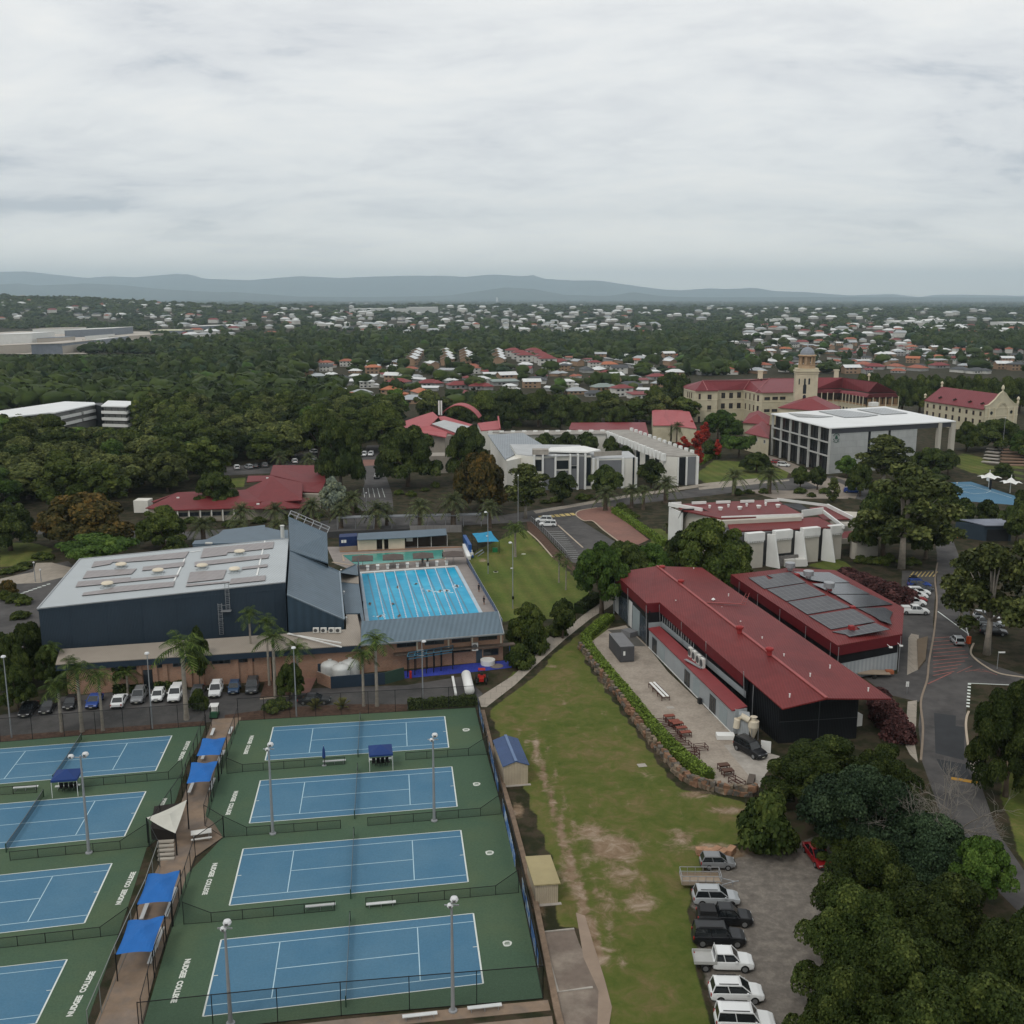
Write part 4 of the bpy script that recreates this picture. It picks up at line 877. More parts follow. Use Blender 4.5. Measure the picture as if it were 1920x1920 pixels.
m=MB();wpanel(m,a1,bm_,0,Lf*.43,0,zh-2.1,.1,.15);wpanel(m,a1,bm_,Lf*.46,Lf*.66,0,zh-2.1,.1,.15);wpanel(m,a1,bm_,Lf*.69,Lf,0,zh-2.1,.1,.15);m.build('wall_panel',mat('pale_concrete_panel',(.40,.41,.40),.8,var=.08,kind='tile',rot=(PI/2,0,0),tw=3,th=2.2,tm=.02),mh)
m=MB();wpanel(m,a1,b1_,0,(b1_-a1).length,zh-2.1,zh-.36,.2,.2);m.build('fascia',mat('charcoal_band',(.06,.062,.07),.5),mh)
La_=(d1-a1).length
for i in range(7):
 q=lerp(d1,a1,i/6);m=MB();dr_=(a1-d1).normalized();m.bar(q,up(q,zh-.4),.7,.7);m.build('column',mat('pale_column',(.42,.42,.40),.8),mh)
for(s,t,z) in((0,1,10.6),(0,.66,6.6),(.66,1,6.0)):
 m=MB();m.bar(up(lerp(d1,a1,s),z),up(lerp(d1,a1,t),z),.9,.35);m.build('floor_slab',mat('pale_column',(.42,)*3),mh)
for i in range(18):
 q=lerp(d1,a1,(i+.5)/18)+(bm_-a1).normalized()*1.1;m=MB();m.bar(up(q,0),up(q,zh-.5),.1,.1);m.build('mullion',M_dframe,mh)
for t,w_ in((.885,1.5),(1.0,2.0)):
 for e2 in(0,1):
  q=lerp(a1,b1_,t) if e2==0 else lerp(d1,c1_,t);m=MB();m.box(up(q,(zh-.5)/2),(w_,1.2,zh-.5),.5);m.build('portal_column',M_wht2,mh)
for q in(((635,332),(880,350),(800,355),(690,352)),((800,322),(930,315),(1125,342),(1050,352),(940,355)),((1010,312),(1160,305),(1285,332),(1150,340))):
 m=MB();m.slab([W(11,x,y,zh+.3) for x,y in q],.15);m.build('solar_array',mat('pale_solar',(.24,.25,.25),.3,kind='solar',rot=(0,0,.4),mortar=(.5,.5,.5,1)),mh)
m=MB();c2=W(11,1098,295,zh);m.box(c2+Vector((0,0,.8)),(3.5,2,1.6),.4);m.build('roof_plant',M_acw,mh)
m=MB();u0,zc=hit(a1,bm_,*ZX(11,895,465))
for r_,t0,t1 in((1.15,20,160),(1.15,200,250),(1.15,290,340)):
 q=[wallpt(a1,bm_,u0+r_*math.cos(math.radians(t))*1.15,zc+r_*math.sin(math.radians(t))*1.1,.16) for t in range(t0,t1+1,14)]
 for i in range(len(q)-1):m.bar(q[i],q[i+1],.3,.1)
m.lathe(wallpt(a1,bm_,u0,zc-.5,.16),[(.35,0),(.35,.9),(.1,1.1)],8);
for s in(-1,1):m.bar(wallpt(a1,bm_,u0+s*1.2,zc-1.3,.16),wallpt(a1,bm_,u0,zc-1.75,.16),.28,.1);m.bar(wallpt(a1,bm_,u0+s*.6,zc-.6,.16),wallpt(a1,bm_,u0+s*.2,zc+.7,.16),.2,.1)
m.build('crest',mat('dark_green_emblem',(.03,.09,.06)),mh)
# tensioned-concrete classroom complex
M_gpan=mat('grey_render_panel',(.17,.175,.185),.8,var=.06)
M_ww=mat('pale_render',(.68,.66,.60),.8,var=.05)
tb=thing('teaching_block','white teaching block with grey panels and tall vertical fins behind the visitor car park','building',tuple(W(12,1185,600,0)))
def W12(x,y,z):return W(12,x,y,z)
fr=[W12(830,340,11.0),W12(935,352,11.0),W12(1060,352,11.0),W12(1265,345,11.0)]
back12=Vector((6,17,0))
base12=[up(q,0) for q in fr]
m=MB();m.prism([base12[0],base12[1],base12[3]]+[base12[-1]+Vector((-2,22,0)),base12[0]+Vector((-2,22,0))],0,10.6);m.build('wall',M_ww,tb)
m=MB();m.slab([q+Vector((0,0,-.2)) for q in fr]+[fr[-1]+Vector((-2,22,-.2)),fr[0]+Vector((-2,22,-.2))],.2);m.build('roof',mat('pale_flat_roof',(.42,.43,.43),.7,var=.1),tb)
def panel_px(m,A,B,x0_,x1_,z0,z1,k,y_,out,th,mi=0):
 u0,_=hit(A,B,*ZX(k,x0_,y_));u1,_=hit(A,B,*ZX(k,x1_,y_));wpanel(m,A,B,u0,u1,z0,z1,out,th,mi)
f0,f1=base12[1],base12[3]
for(x0_,x1_,z0,z1,mm,nm) in((990,1055,0,10,M_gpan,'grey_panel'),(1062,1132,6.5,9.2,M_glass,'ribbon_window'),(1062,1132,0,6,M_gpan,'grey_panel'),(1150,1180,7.6,10.2,M_gpan,'grey_panel'),(1150,1180,0,6.4,M_gpan,'grey_panel'),(1150,1180,6.5,7.4,M_glass,'ribbon_window'),(1188,1225,0,10.3,M_gpan,'grey_panel'),(1235,1262,1,10,M_glass,'ribbon_window'),(936,980,6,9.6,M_glass,'ribbon_window')):
 m=MB();panel_px(m,f0,f1,x0_,x1_,z0,z1,12,450,.12,.14);m.build(nm,mm,tb)
for x in(982,1055,1140,1185,1228,932):
 m=MB();panel_px(m,f0,f1,x-5,x+5,0,11.2,12,450,.9,1.0);m.build('fin',M_white,tb)
s0,s1=W12(1268,372,9.6),W12(1530,365,9.6);sa,sb_=up(s0,0),up(s1,0)
m=MB();m.prism([sa,sb_,sb_+Vector((-1,14,0)),sa+Vector((-1,14,0))],0,9.4);m.build('wall',M_ww,tb)
m=MB();m.slab([s0,s1,s1+Vector((-1,14,0)),s0+Vector((-1,14,0))],.2);m.build('roof',mat('pale_flat_roof',(.4,)*3),tb)
for(x0_,x1_,mm,nm,o_) in((1310,1440,M_gpan,'grey_panel',.12),(1270,1282,M_white,'fin',.6),(1296,1306,M_white,'fin',.6),(1442,1452,M_white,'fin',.6),(1520,1530,M_white,'fin',.6),(1505,1515,M_glass,'ribbon_window',.1)):
 m=MB();panel_px(m,sa,sb_,x0_,x1_,0,9.0 if nm=='grey_panel' else 9.7,12,450,o_,o_+.1);m.build(nm,mm,tb)
m=MB();m.slab([W12(1010,325,11.8),W12(1030,305,11.8),W12(1225,297,11.8),W12(1320,320,11.8),W12(1250,332,11.8)],.45);m.build('roof_parapet',M_white,tb)
m=MB();m.bar(W12(1282,345,11.2),W12(1442,338,11.2),.25,1.4);m.box(W12(970,345,11.2)+Vector((0,0,.8)),(5,3,1.6));m.build('roof_screen',M_conc,tb)
m=MB();m.slab([W12(765,375,10),W12(665,232,10.6),W12(870,222,10.6),W12(1010,305,10.3),W12(930,340,10),W12(830,342,10)],.25);m.build('grey_roof',mat('blue_grey_metal_roof',(.24,.265,.285),.5,kind='corr',wscale=.4),tb)
m=MB();m.prism([up(q,0) for q in(W12(775,380,10),W12(680,240,10.6),W12(860,230,10.6),W12(930,345,10))],0,9.7);m.build('wall',M_ww,tb)
ct=thing('cloister_block','long flat-roofed white cloister block with stepped parapet next to red flame trees','building',tuple(W(12,1760,360,0)))
g_=[W12(1690,352,9.5),W12(1765,357,9.5),W12(1885,350,9.5),W12(1480,203,9.5),W12(1350,205,9.5)]
m=MB();m.slab(g_,.3);m.slab([W12(1350,205,9.5),W12(1350,225,9.5),W12(880,232,9.5),W12(660,215,9.5),W12(870,208,9.5)],.3);m.build('roof',mat('weathered_flat_roof',(.30,.28,.25),.8,var=.2),ct)
m=MB();m.prism([up(q,0) for q in g_],0,9.2);m.prism([up(W12(*q,9.5),0) for q in((1350,224),(1350,208),(870,210),(890,230))],0,9.2);m.build('wall',M_ww,ct)
for i in range(17):
 q=lerp(W12(1365,222,9.5),W12(1690,352,9.5),i/16);m=MB();m.box(q+Vector((-.3,0,-.6)),(1.0,1.6,2.4),.4);m.build('parapet_block',M_white,ct)
for i in range(13):
 q=lerp(W12(1500,205,9.5),W12(1850,335,9.5),i/12);m=MB();m.box(q+Vector((0,0,.2)),(.8,1.4,1.2),.4);m.build('parapet_block',M_white,ct)
for i in range(11):
 q=lerp(W12(680,218,9.5),W12(1330,212,9.5),i/10);m=MB();m.box(q+Vector((0,-.4,-.2)),(1.6,.7,1.6));m.build('parapet_block',M_white,ct)
ga,gb=up(g_[1],0),up(g_[2],0)
for(x0_,x1_,mm,nm,o_) in((1768,1812,M_black,'open_bay',.08),(1822,1870,M_gpan,'grey_panel',.12),(1812,1820,M_white,'fin',.5),(1765,1770,M_white,'fin',.5),(1872,1885,M_white,'fin',.5)):
 m=MB();panel_px(m,ga,gb,x0_,x1_,0,9.1,12,430,o_,o_+.1);m.build(nm,mm,ct)
for i in range(6):
 m=MB();A9,B9=up(g_[4],0),up(g_[0],0);L=(B9-A9).length;wpanel(m,A9,B9,L*(.12+i*.15),L*(.18+i*.15),2,8.5,.1,.1);m.build('window',M_glass,ct)
# red building with arched roof
ar=thing('arched_roof_building','building with faded red roof rising into a curved arch and twin white flues','building',tuple(W(12,400,240,0)))
M_fred=mat('faded_red_roof',(.36,.085,.09),.6,var=.08,scale=.3)
Z_=lambda x,y,z:W(20,x,y,z)
m=MB();m.slab([Z_(1075,860,8),Z_(1110,930,8),Z_(1560,1015,8),Z_(1575,965,8.3),Z_(1660,990,8),Z_(1390,890,9.5),Z_(1480,800,11),Z_(1420,745,11),Z_(1310,780,10)],.3)
m.slab([Z_(1400,880,9.6),Z_(1660,985,8.2),Z_(1720,960,8.2),Z_(1440,850,9.6)],.2);m.slab([Z_(1480,800,11),Z_(1500,830,10.5),Z_(1830,910,8.5),Z_(1840,880,8.5),Z_(1540,790,11)],.3);rf=m.build('roof',M_fred,ar)
m=MB();m.slab([Z_(1410,872,9.9),Z_(1690,975,8.6),Z_(1820,900,8.8),Z_(1540,832,10.6)],.2);m.build('grey_roof',mat('pale_flat_roof',(.4,)*3),ar)
m=MB();ap=[Z_(1480+(1905-1480)*t,800-105*math.sin(PI*min(1,t*1.02))**.8*(1-.05*t)-0*t,11+0*t) for t in[i/12 for i in range(13)]]
A0,A1=Z_(1480,800,9.5),Z_(1905,808,9.5)
dep=Vector((1.0,9,0));hz_=5.2
pr_=[lerp(A0,A1,t)+Vector((0,0,hz_*math.sin(PI*t)**.75)) for t in[i/14 for i in range(15)]]
for i in range(14):m.slab([pr_[i],pr_[i+1],pr_[i+1]+dep,pr_[i]+dep],.35)
m.build('arch_roof',M_fred,ar)
for x in(1487,1512):m=MB();c2=Z_(x,780,10.5);m.tube([c2,c2+Vector((0,0,6))],.35,10);m.build('flue',M_white,ar)
m=MB();m.prism([up(q,0) for q in(Z_(1120,920,8),Z_(1550,1000,8),Z_(1650,980,8),Z_(1830,900,8.5),Z_(1480,800,10),Z_(1300,800,9))],0,7.7);m.build('wall',mat('taupe_render',(.30,.27,.23),.85),ar)
m=MB();q0,q1=Z_(1385,1400,0),Z_(1580,1395,0);m.prism([q0,q1,q1+Vector((2,8,0)),q0+Vector((0,8,0))],0,6);m.build('wall',mat('taupe_render',(.3,)*3),ar)
rx=[W12(*q) for q in((605,165,8),(625,208,8),(735,200,8),(725,150,8.6))];m=MB();m.slab(rx,.3);m.prism([up(q,0) for q in rx],0,7.6,1);m.bar(rx[2],rx[3]+Vector((0,0,1.5)),.6,.8);m.build('side_roof',[M_fred,M_ww],ar)
# red hipped roofs in the middle of the campus
def hipbox(name,label,corners,ze,zr,wallm,roofm,group=None,nwin=0,k=11,over=.5,ridge=.3,hips=(.3,.7)):
 q=[W(k,x,y,ze) for x,y in corners];c0=sum((up(v,0) for v in q),Vector())/4
 t=thing(name,label,'building',(c0.x,c0.y,0),group=group)
 l1,l2=(q[1]-q[0]).length,(q[3]-q[0]).length
 if l1>=l2:ra,rb=lerp(lerp(q[0],q[3],.5),lerp(q[1],q[2],.5),hips[0]),lerp(lerp(q[0],q[3],.5),lerp(q[1],q[2],.5),hips[1]);fs=((0,1,'b','a'),(1,2,'b'),(2,3,'a','b'),(3,0,'a'))
 else:ra,rb=lerp(lerp(q[0],q[1],.5),lerp(q[3],q[2],.5),hips[0]),lerp(lerp(q[0],q[1],.5),lerp(q[3],q[2],.5),hips[1]);fs=((0,1,'a'),(1,2,'b','a'),(2,3,'b'),(3,0,'a','b'))
 ra.z=rb.z=zr;m=MB()
 for f in fs:m.face([q[f[0]],q[f[1]]]+[ra if s=='a' else rb for s in f[2:]])
 m.slab([v-Vector((0,0,.02)) for v in q],.2);m.build('roof',roofm,t)
 m=MB();iq=[up(v,0)+(c0-up(v,0)).normalized()*over for v in q];m.prism(iq,0,ze-.2);m.build('wall',wallm,t)
 L=(iq[1]-iq[0]).length
 for i in range(nwin):window(t,iq[0],iq[1],L*(i+.5)/nwin,ze-1.8,1.2,1.2,M_frame,M_glass)
 return t
M_dred=mat('deep_red_tiles',(.19,.032,.036),.55,var=.08,scale=.5)
hipbox('school_building','cream school building with faded red roof left of the red flame trees',((0,400),(135,418),(95,325),(0,316)),7,7.6,M_cream,M_fred)
hipbox('school_building','wide school building with faded red roof and square skylight behind the cloister',((-105,400),(-8,400),(60,318),(-110,316)),7,9,M_cream,M_fred,k=11)
hipbox('school_building','low flat building with deep red roof behind the long white cloister block',((1135,200),(1600,235),(1580,160),(1150,162)),6,6.3,M_ww,M_dred,k=12)
hipbox('school_building','cream cottage with dark red gabled roof between the round tree and black-glazed hall',((395,440),(530,470),(535,400),(470,385)),7,9.5,M_cream,M_dred,over=.8,nwin=3)
hipbox('school_building','small red-roofed link building standing behind the round campus tree',((385,385),(530,395),(535,350),(420,335)),8,11,M_cream,M_dred,over=.8)
hipbox('school_building','red hipped roof with two skylights poking above the flat white roof',((578,302),(900,330),(920,300),(690,258)),13,17,M_cream,M_dred,over=.8)
# heritage main building
M_hroof=mat('heritage_red_roof',(.185,.036,.042),.5,var=.09,scale=.25,kind='corr',wscale=.5,rot=(0,0,.2))
M_verroof=mat('veranda_pink_roof',(.27,.075,.085),.5,var=.08)
M_brownf=mat('brown_window_frame',(.13,.06,.04),.6)
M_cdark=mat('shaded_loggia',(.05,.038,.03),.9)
M_ctrim=mat('cream_trim',(.60,.54,.40),.8,var=.05)
hb=thing('heritage_building','three-storey cream heritage college building with long red roofs and arcaded veranda wing','building',(84,480,0))
def H(x,y,z):return W(19,x,y,z)
ZE=15.2
E0,E1,E2=H(30,205,ZE),H(178,240,ZE),H(490,238,ZE)
E3,E4,E5,E6,E7=H(500,228,ZE),H(845,222,ZE),H(1020,262,ZE),H(1110,268,ZE),H(1605,260,ZE)
R0,R1,R2=H(275,100,19.5),H(930,95,19.5),H(1200,72,19.5);R3=H(1545,72,19.5)
m=MB();m.slab([E0,E1,E2,E3,E4,E5,E6,R2,R1,R0],.3);m.slab([E6,E7,R3+Vector((3,0,0)),R2],.3)
bk=Vector((3,26,0))
m.slab([E0,R0,R1,R2,R3,R3+Vector((2,14,-4)),R0+Vector((-2,16,-4)),E0+Vector((1,14,0))],.3);rf=m.build('roof',M_hroof,hb)
m=MB()
for(a,b2) in((R0,H(345,240,15.6)),(R1,H(845,222,ZE+.1)),(R2,H(1020,255,15.4)),(R0,R1),(R1,R2),(R2,R3)):m.bar(a+Vector((0,-.1,.15)),b2+Vector((0,-.1,.15)),.35,.15)
m.build('ridge_capping',mat('faded_ridge',(.33,.12,.12),.6),rf)
for x,y,z in((190,160,16.8),(590,165,16.8),(348,200,16),(1045,108,18.5),(1085,112,18.5)):m=MB();m.lathe(H(x,y,z),[(.9,0),(.7,.6),(.05,1.5)],4);m.build('roof_ventilator',mat('dark_vent',(.05,.015,.015)),rf)
m=MB();c2=H(1072,85,19);m.box(c2+Vector((0,0,1.2)),(2.2,1.4,5.6));m.box(c2+Vector((0,0,4.2)),(2.7,1.9,.5));m.build('chimney',M_ctrim,rf)
seg=[up(q,0) for q in(E0,E1,E2,E3,E4,E5,E6,E7)]
seg=[q+Vector((0,.8,0)) for q in seg]
m=MB();wall_poly=seg+[up(E7,0)+Vector((2,22,0)),up(E0,0)+Vector((2,18,0))];m.prism(wall_poly,0,ZE-.25);m.build('wall',M_cream,hb)
for i in range(7):
 L=(seg[i+1]-seg[i]).length
 if L<1:continue
 m=MB()
 for z in(10.6,5.6):wpanel(m,seg[i],seg[i+1],0,L,z,z+.35,.15,.2)
 wpanel(m,seg[i],seg[i+1],0,L,ZE-.7,ZE-.25,.3,.35);m.build('cornice',M_ctrim,hb)
def hw(i,x,y,w=1.1,h=2.4,arch=False,j=None):
 A,B=seg[i],seg[i+1 if j is None else j];u,z=hit(A,B,*ZX(19,x,y));window(hb,A,B,u,z,w,h,M_brownf,M_glass,out=.08)
for x,y in((72,293),(97,300),(124,305),(66,438),(92,445),(118,452)):hw(0,x,y,.8,2.6)
for x,y in((235,322),(230,480),(225,635),(372,335),(366,485)):hw(1,x,y,.9 if x<300 else 1.8,2.6)
for x,y in((562,308),(670,308),(780,300),(556,455),(666,452),(776,448)):hw(3,x,y,1.8,2.6)
for x,y in((875,308),(932,318),(988,332),(870,455),(928,468),(983,480)):hw(4,x,y,1.0,2.7,j=5)
for x,y in((1045,345),(1038,492)):hw(5,x,y,.9,2.7)
for x,y in((1170,350),(1280,345),(1385,343),(1165,517),(1270,515)):hw(6,x,y,2.6,1.3)
tA,tB=ZA(1489,760,468),ZA(1531,760,468);tw=(tB-tA).xy.length;ztop=ZA(1500,697,468).z
m=MB();q=[up(tA,0),up(tB,0),up(tB,0)+Vector((1.6,8.5,0)),up(tA,0)+Vector((1.6,8.5,0))];m.prism(q,0,ztop);cc=sum(q,Vector())/4
for z,g in((ztop-1.0,.35),(ztop-.1,.7)):m.prism([v+(v-cc).normalized()*g for v in q],z,z+.45)
m.prism([v+(v-cc).normalized()*.1 for v in q],ztop+.35,ztop+1.3);m.build('tower',M_cream,hb)
TAx,TBx=q[0],q[1]
for x,y,w_,h_ in((1692,120,.8,2.4),(1752,118,.8,2.4),(1614,118,.5,2.4),(1688,228,1.5,3.6),(1682,355,1.4,2.4)):
 u,z=hit(TAx,TBx,*ZX(19,x,y));u=min(max(u,.8),tw-.8);m=MB()
 wpanel(m,TAx,TBx,u-w_/2,u+w_/2,z-h_/2,z+h_/2,.06,.1);r=w_/2
 pts=[wallpt(TAx,TBx,u+r*math.cos(t),z+h_/2+r*math.sin(t),.06) for t in[i*PI/8 for i in range(9)]];m.face(pts);m.build('arched_window',M_glass,hb)
lz=ztop+1.3;cl_=cc
m=MB();m.lathe(up(cl_,lz),[(3.9,0),(3.9,1.6),(4.1,1.7)],8);m.lathe(up(cl_,lz+5.2),[(3.3,0),(4.3,.3),(4.3,.7),(3.5,.9)],8)
for i in range(8):
 t=PI/8+i*PI/4;m.lathe(up(cl_,lz+1.6)+Vector((math.cos(t)*3.3,math.sin(t)*3.3,0)),[(.38,0),(.3,3.6)],8)
m.lathe(up(cl_,lz+1.6),[(1.5,0),(1.5,3.6)],8);m.build('lantern',mat('lantern_ochre',(.42,.30,.19),.8),hb)
m=MB();m.dome(up(cl_,lz+6.1),3.2,3.4,24);m.build('dome',mat('grey_dome_lead',(.22,.24,.27),.5),hb)
m=MB();m.lathe(up(cl_,lz+9.4),[(.3,0),(.35,.5),(.12,.8),(.1,2.2)],8);m.build('finial',M_steel,hb)
def V(x,y,z):return W(21,x,y,z)
v0,v1,v2,v3=V(275,768,14),V(680,752,14),V(1125,825,14),V(1570,828,14)
rr0,rr1,rr2=V(275,592,19),V(700,592,19),V(1265,668,19)
m=MB();m.slab([v0,v1,rr1,rr0],.3);m.slab([v1,v2,rr2,rr1],.3);m.slab([v2,v3,rr2],.3);m.slab([rr0,rr1,rr2,v3,v3+Vector((2,20,0)),rr0+Vector((2,20,-4))],.3);m.build('roof',M_hroof,hb)
o0,o1,o2,o3=V(260,840,11.6),V(645,838,11.6),V(1095,915,11.6),V(1615,905,11.6);w0,w1,w2,w3=V(275,782,13.4),V(690,782,13.4),V(1135,858,13.4),V(1560,850,13.4)
m=MB();m.slab([o0,o1,w1,w0],.2);m.slab([o1,o2,w2,w1],.2);m.slab([o2,o3,w3,w2],.2);m.build('veranda_roof',M_verroof,hb)
os=[up(q,0) for q in(o0,o1,o2,o3)];inn=[q+Vector((0,2.6,0)) for q in os]
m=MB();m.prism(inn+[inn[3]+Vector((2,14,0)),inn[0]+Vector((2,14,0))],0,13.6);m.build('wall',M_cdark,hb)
for i in range(3):
 A,B=os[i],os[i+1];L=(B-A).length;n=max(3,round(L/3.4))
 m=MB();wpanel(m,A,B,0,L,5.0,6.9,0,.3);wpanel(m,A,B,0,L,6.9,7.1,.2,.5);m.build('spandrel',M_ctrim,hb)
 m=MB();wpanel(m,A,B,0,L,7.1,8.0,0,.08);m.build('balustrade',mat('ochre_balustrade',(.33,.22,.13),.8,kind='corr',wscale=2),hb)
 m=MB()
 for j in range(n+1):q=lerp(A,B,j/n);m.box(up(q,9.2),(.35,.35,5));m.box(up(q,2.5),(.8,.8,5))
 m.build('veranda_column',M_ctrim,hb)['kind']='stuff'
 m=MB()
 for j in range(n):
  u0,u1=L*j/n,L*(j+1)/n;r=(u1-u0)/2-.4;uc=(u0+u1)/2
  for s in(-1,1):
   pts=[wallpt(A,B,uc+s*r,5,-.05),wallpt(A,B,uc+s*r,5-r,-.05)]+[wallpt(A,B,uc+s*r*math.cos(t),5-r+r*math.sin(t),-.05) for t in[k*PI/12 for k in range(1,7)]]
   m.face(pts)
 m.build('arch_panel',M_ctrim,hb)
 if i==2:
  m=MB()
  for j in range(6):wpanel(m,A,B,L*(j+.15)/6,L*(j+.85)/6,8.2,10.8,-.1,.1)
  m.build('glazed_panel',mat('amber_louvres',(.20,.12,.06),.5),hb)
m=MB();c2=V(590,600,18.5);m.box(c2+Vector((0,0,1.5)),(2,1.5,5));m.box(c2+Vector((0,0,4)),(2.6,2,.6));m.build('chimney',M_ctrim,hb)
m=MB();c2=V(1125,640,18.5);m.lathe(c2,[(.3,0),(.3,1.8),(.8,2.4),(.6,3.2),(.1,3.6)],10);m.build('finial',M_ctrim,hb)
# chapel
ch=thing('chapel','cream chapel with steep red roof, arched windows and curved gable front at far right','building',(207,460,0))
K=lambda x,y,z:W(11,x,y,z)
a0,a1_=up(K(1380,262,11),0),up(K(1705,310,11),0);g1_=up(K(1885,300,11),0)
rB,rA=K(1800,245,17.0),K(1468,203,17.0)
dpt=g1_-a1_;dpt.z=0
Lw=(a1_-a0).length
m=MB();m.prism([a0,a1_,g1_,a0+dpt],0,11);m.face([up(a1_,11),up(g1_,11),up(lerp(a1_,g1_,.5),17)]);m.face([up(a0,11),up(a0+dpt,11),up(lerp(a0,a0+dpt,.5),17)]);m.build('wall',M_cream,ch)
mr0,mr1=up(lerp(a0,a0+dpt,.5),17),up(lerp(a1_,g1_,.5),17)
m=MB();nn=Vector((dpt.y,-dpt.x,0)).normalized();mm_=-dpt.normalized()*.6
m.slab([up(a0,10.8)+mm_,up(a1_,10.8)+mm_,mr1,mr0],.25);m.slab([mr0,mr1,up(g1_,10.8)-mm_,up(a0+dpt,10.8)-mm_],.25);m.build('roof',M_hroof,ch)
for x in range(9):
 for z,h_ in((8.6,1.7),(4.9,2.0)):
  window(ch,a0,a1_,Lw*(x+.5)/9,z,1.2,h_,M_brownf,M_glass)
for t in(.2,.45,.7,.9):m=MB();q=lerp(up(a0,12.4),up(a1_,12.4),t)+dpt*.12;m.box(q+Vector((0,0,.4)),(1.6,1.0,.5));m.face([q+Vector((-1,-.5,.5)),q+Vector((1,-.5,.5)),q+Vector((0,-.5,1.2))]);m.build('dormer_vent',M_cdark,ch)
m=MB();fn=Vector((dpt.y,-dpt.x,0)).normalized();G=lambda u,z,o=0.0:wallpt(a1_,g1_,u,z,o);LG=dpt.length
prof=[(0,12.2),(LG*.12,12.6),(LG*.3,15.0),(LG*.42,17.4),(LG*.5,18.2),(LG*.58,17.4),(LG*.7,15.0),(LG*.88,12.6),(LG,12.2)]
fp=[G(0,0,.3)]+[G(u,z,.3) for u,z in prof]+[G(LG,0,.3)];m.face(fp);m.face([q-Vector((0,0,0))+(G(0,0,-.3)-G(0,0,.3)) for q in fp][::-1])
for i in range(len(prof)-1):m.bar(G(prof[i][0],prof[i][1]),G(prof[i+1][0],prof[i+1][1]),.9,.4)
m.build('gable_front',M_cream,ch)
m=MB();wpanel(m,a1_,g1_,0,LG,7.4,7.8,.45,.2);wpanel(m,a1_,g1_,0,LG,11.0,11.3,.45,.2)
for r in(3.0,2.4):
 pts=[G(LG/2+r*math.cos(t),10.5+r*math.sin(t),.45) for t in[i*PI/12 for i in range(13)]]
 for i in range(12):m.bar(pts[i],pts[i+1],.25,.25)
for u in(.12,.3,.7,.88):m.box(G(LG*u,5.5,.5),(.5,.5,11),math.atan2(dpt.y,dpt.x))
m.build('cornice',M_ctrim,ch)
for u in(.2,.8):m=MB();m.face([G(LG*u+.8*math.cos(t),9+.8*math.sin(t),.35) for t in[i*PI/8 for i in range(16)]]);m.build('round_window',M_glass,ch)
for q,h_ in((mr0,1),(mr1,1.6),(up(a0,12),.8),(up(g1_,12.6),1.2)):m=MB();m.lathe(q,[(.5,0),(.5,.8*h_),(.25,1*h_),(.7,1.6*h_),(.5,2.2*h_),(.1,2.6*h_)],10);m.build('finial',M_ctrim,ch)
# red-roofed residence left of the avenue
rs=thing('residence_hall','low residence with stepped deep red roofs among palms behind the sports hall','building',(-80,280,0))
J=lambda x,y,z:W(14,x,y,z);zr_=3.4
m=MB()
m.slab([J(130,850,zr_),J(365,866,zr_),J(920,848,zr_),J(1000,800,zr_+1),J(880,712,zr_+1.6),J(372,732,zr_+1.6)],.2);m.slab([J(175,800,zr_),J(372,732,zr_+1.6),J(330,750,zr_),J(200,805,zr_)],.2)
m.slab([J(880,712,5),J(1080,612,7.5),J(1310,660,6),J(1305,790,5),J(1150,800,4.4),J(960,800,4.2)],.2)
m.slab([J(890,655,5),J(900,608,5.4),J(1110,605,5.4),J(1100,640,5)],.2)
m.slab([J(1065,600,5.4),J(1088,528,6),J(1475,530,6),J(1480,650,5.4),J(1445,732,4.6),J(1310,725,4.8),J(1308,658,6)],.2)
m.slab([J(1000,800,4.2),J(1150,795,4.6),J(1260,760,4.8),J(1370,780,3.8),J(1300,850,3.4),J(915,855,3.4)],.2);rf=m.build('roof',mat('deep_red_tile_roof',(.165,.026,.028),.6,var=.1,scale=.4,kind='tile',tw=.9,th=.5,tm=.015),rs)
for x,y in((375,772),(1010,718),(1045,625),(1135,605),(975,820)):m=MB();m.box(J(x,y,5.4),(.7,.5,.3));m.build('skylight',M_white,rf)
wb=[up(J(x,y,zr_),0) for x,y in((150,850),(368,862),(915,845))]
m=MB();m.prism(wb+[up(J(1300,840,3.4),0),up(J(1300,790,5),0),up(J(900,720,5),0),up(J(372,740,5),0)],0,3.1);m.prism([up(J(*q,5.4),0) for q in((1080,600),(1090,535),(1470,535),(1440,720),(1315,715))],0,4.3);m.build('wall',mat('fawn_block',(.30,.27,.22),.9),rs)
m=MB();m.box(J(115,830,1.8),(4,4,3.4));m.build('white_annex',M_ww,rs)
Lb=(wb[2]-wb[1]).length
for i in range(6):window(rs,wb[1],wb[2],Lb*(i+.5)/6.5,2.0,2.2,.9,M_dframe,M_glass)
for i in range(6):m=MB();wpanel(m,wb[1],wb[2],Lb*i/6.5,Lb*i/6.5+.3,0,3.2,.5,.4);m.build('pier',M_ww,rs)
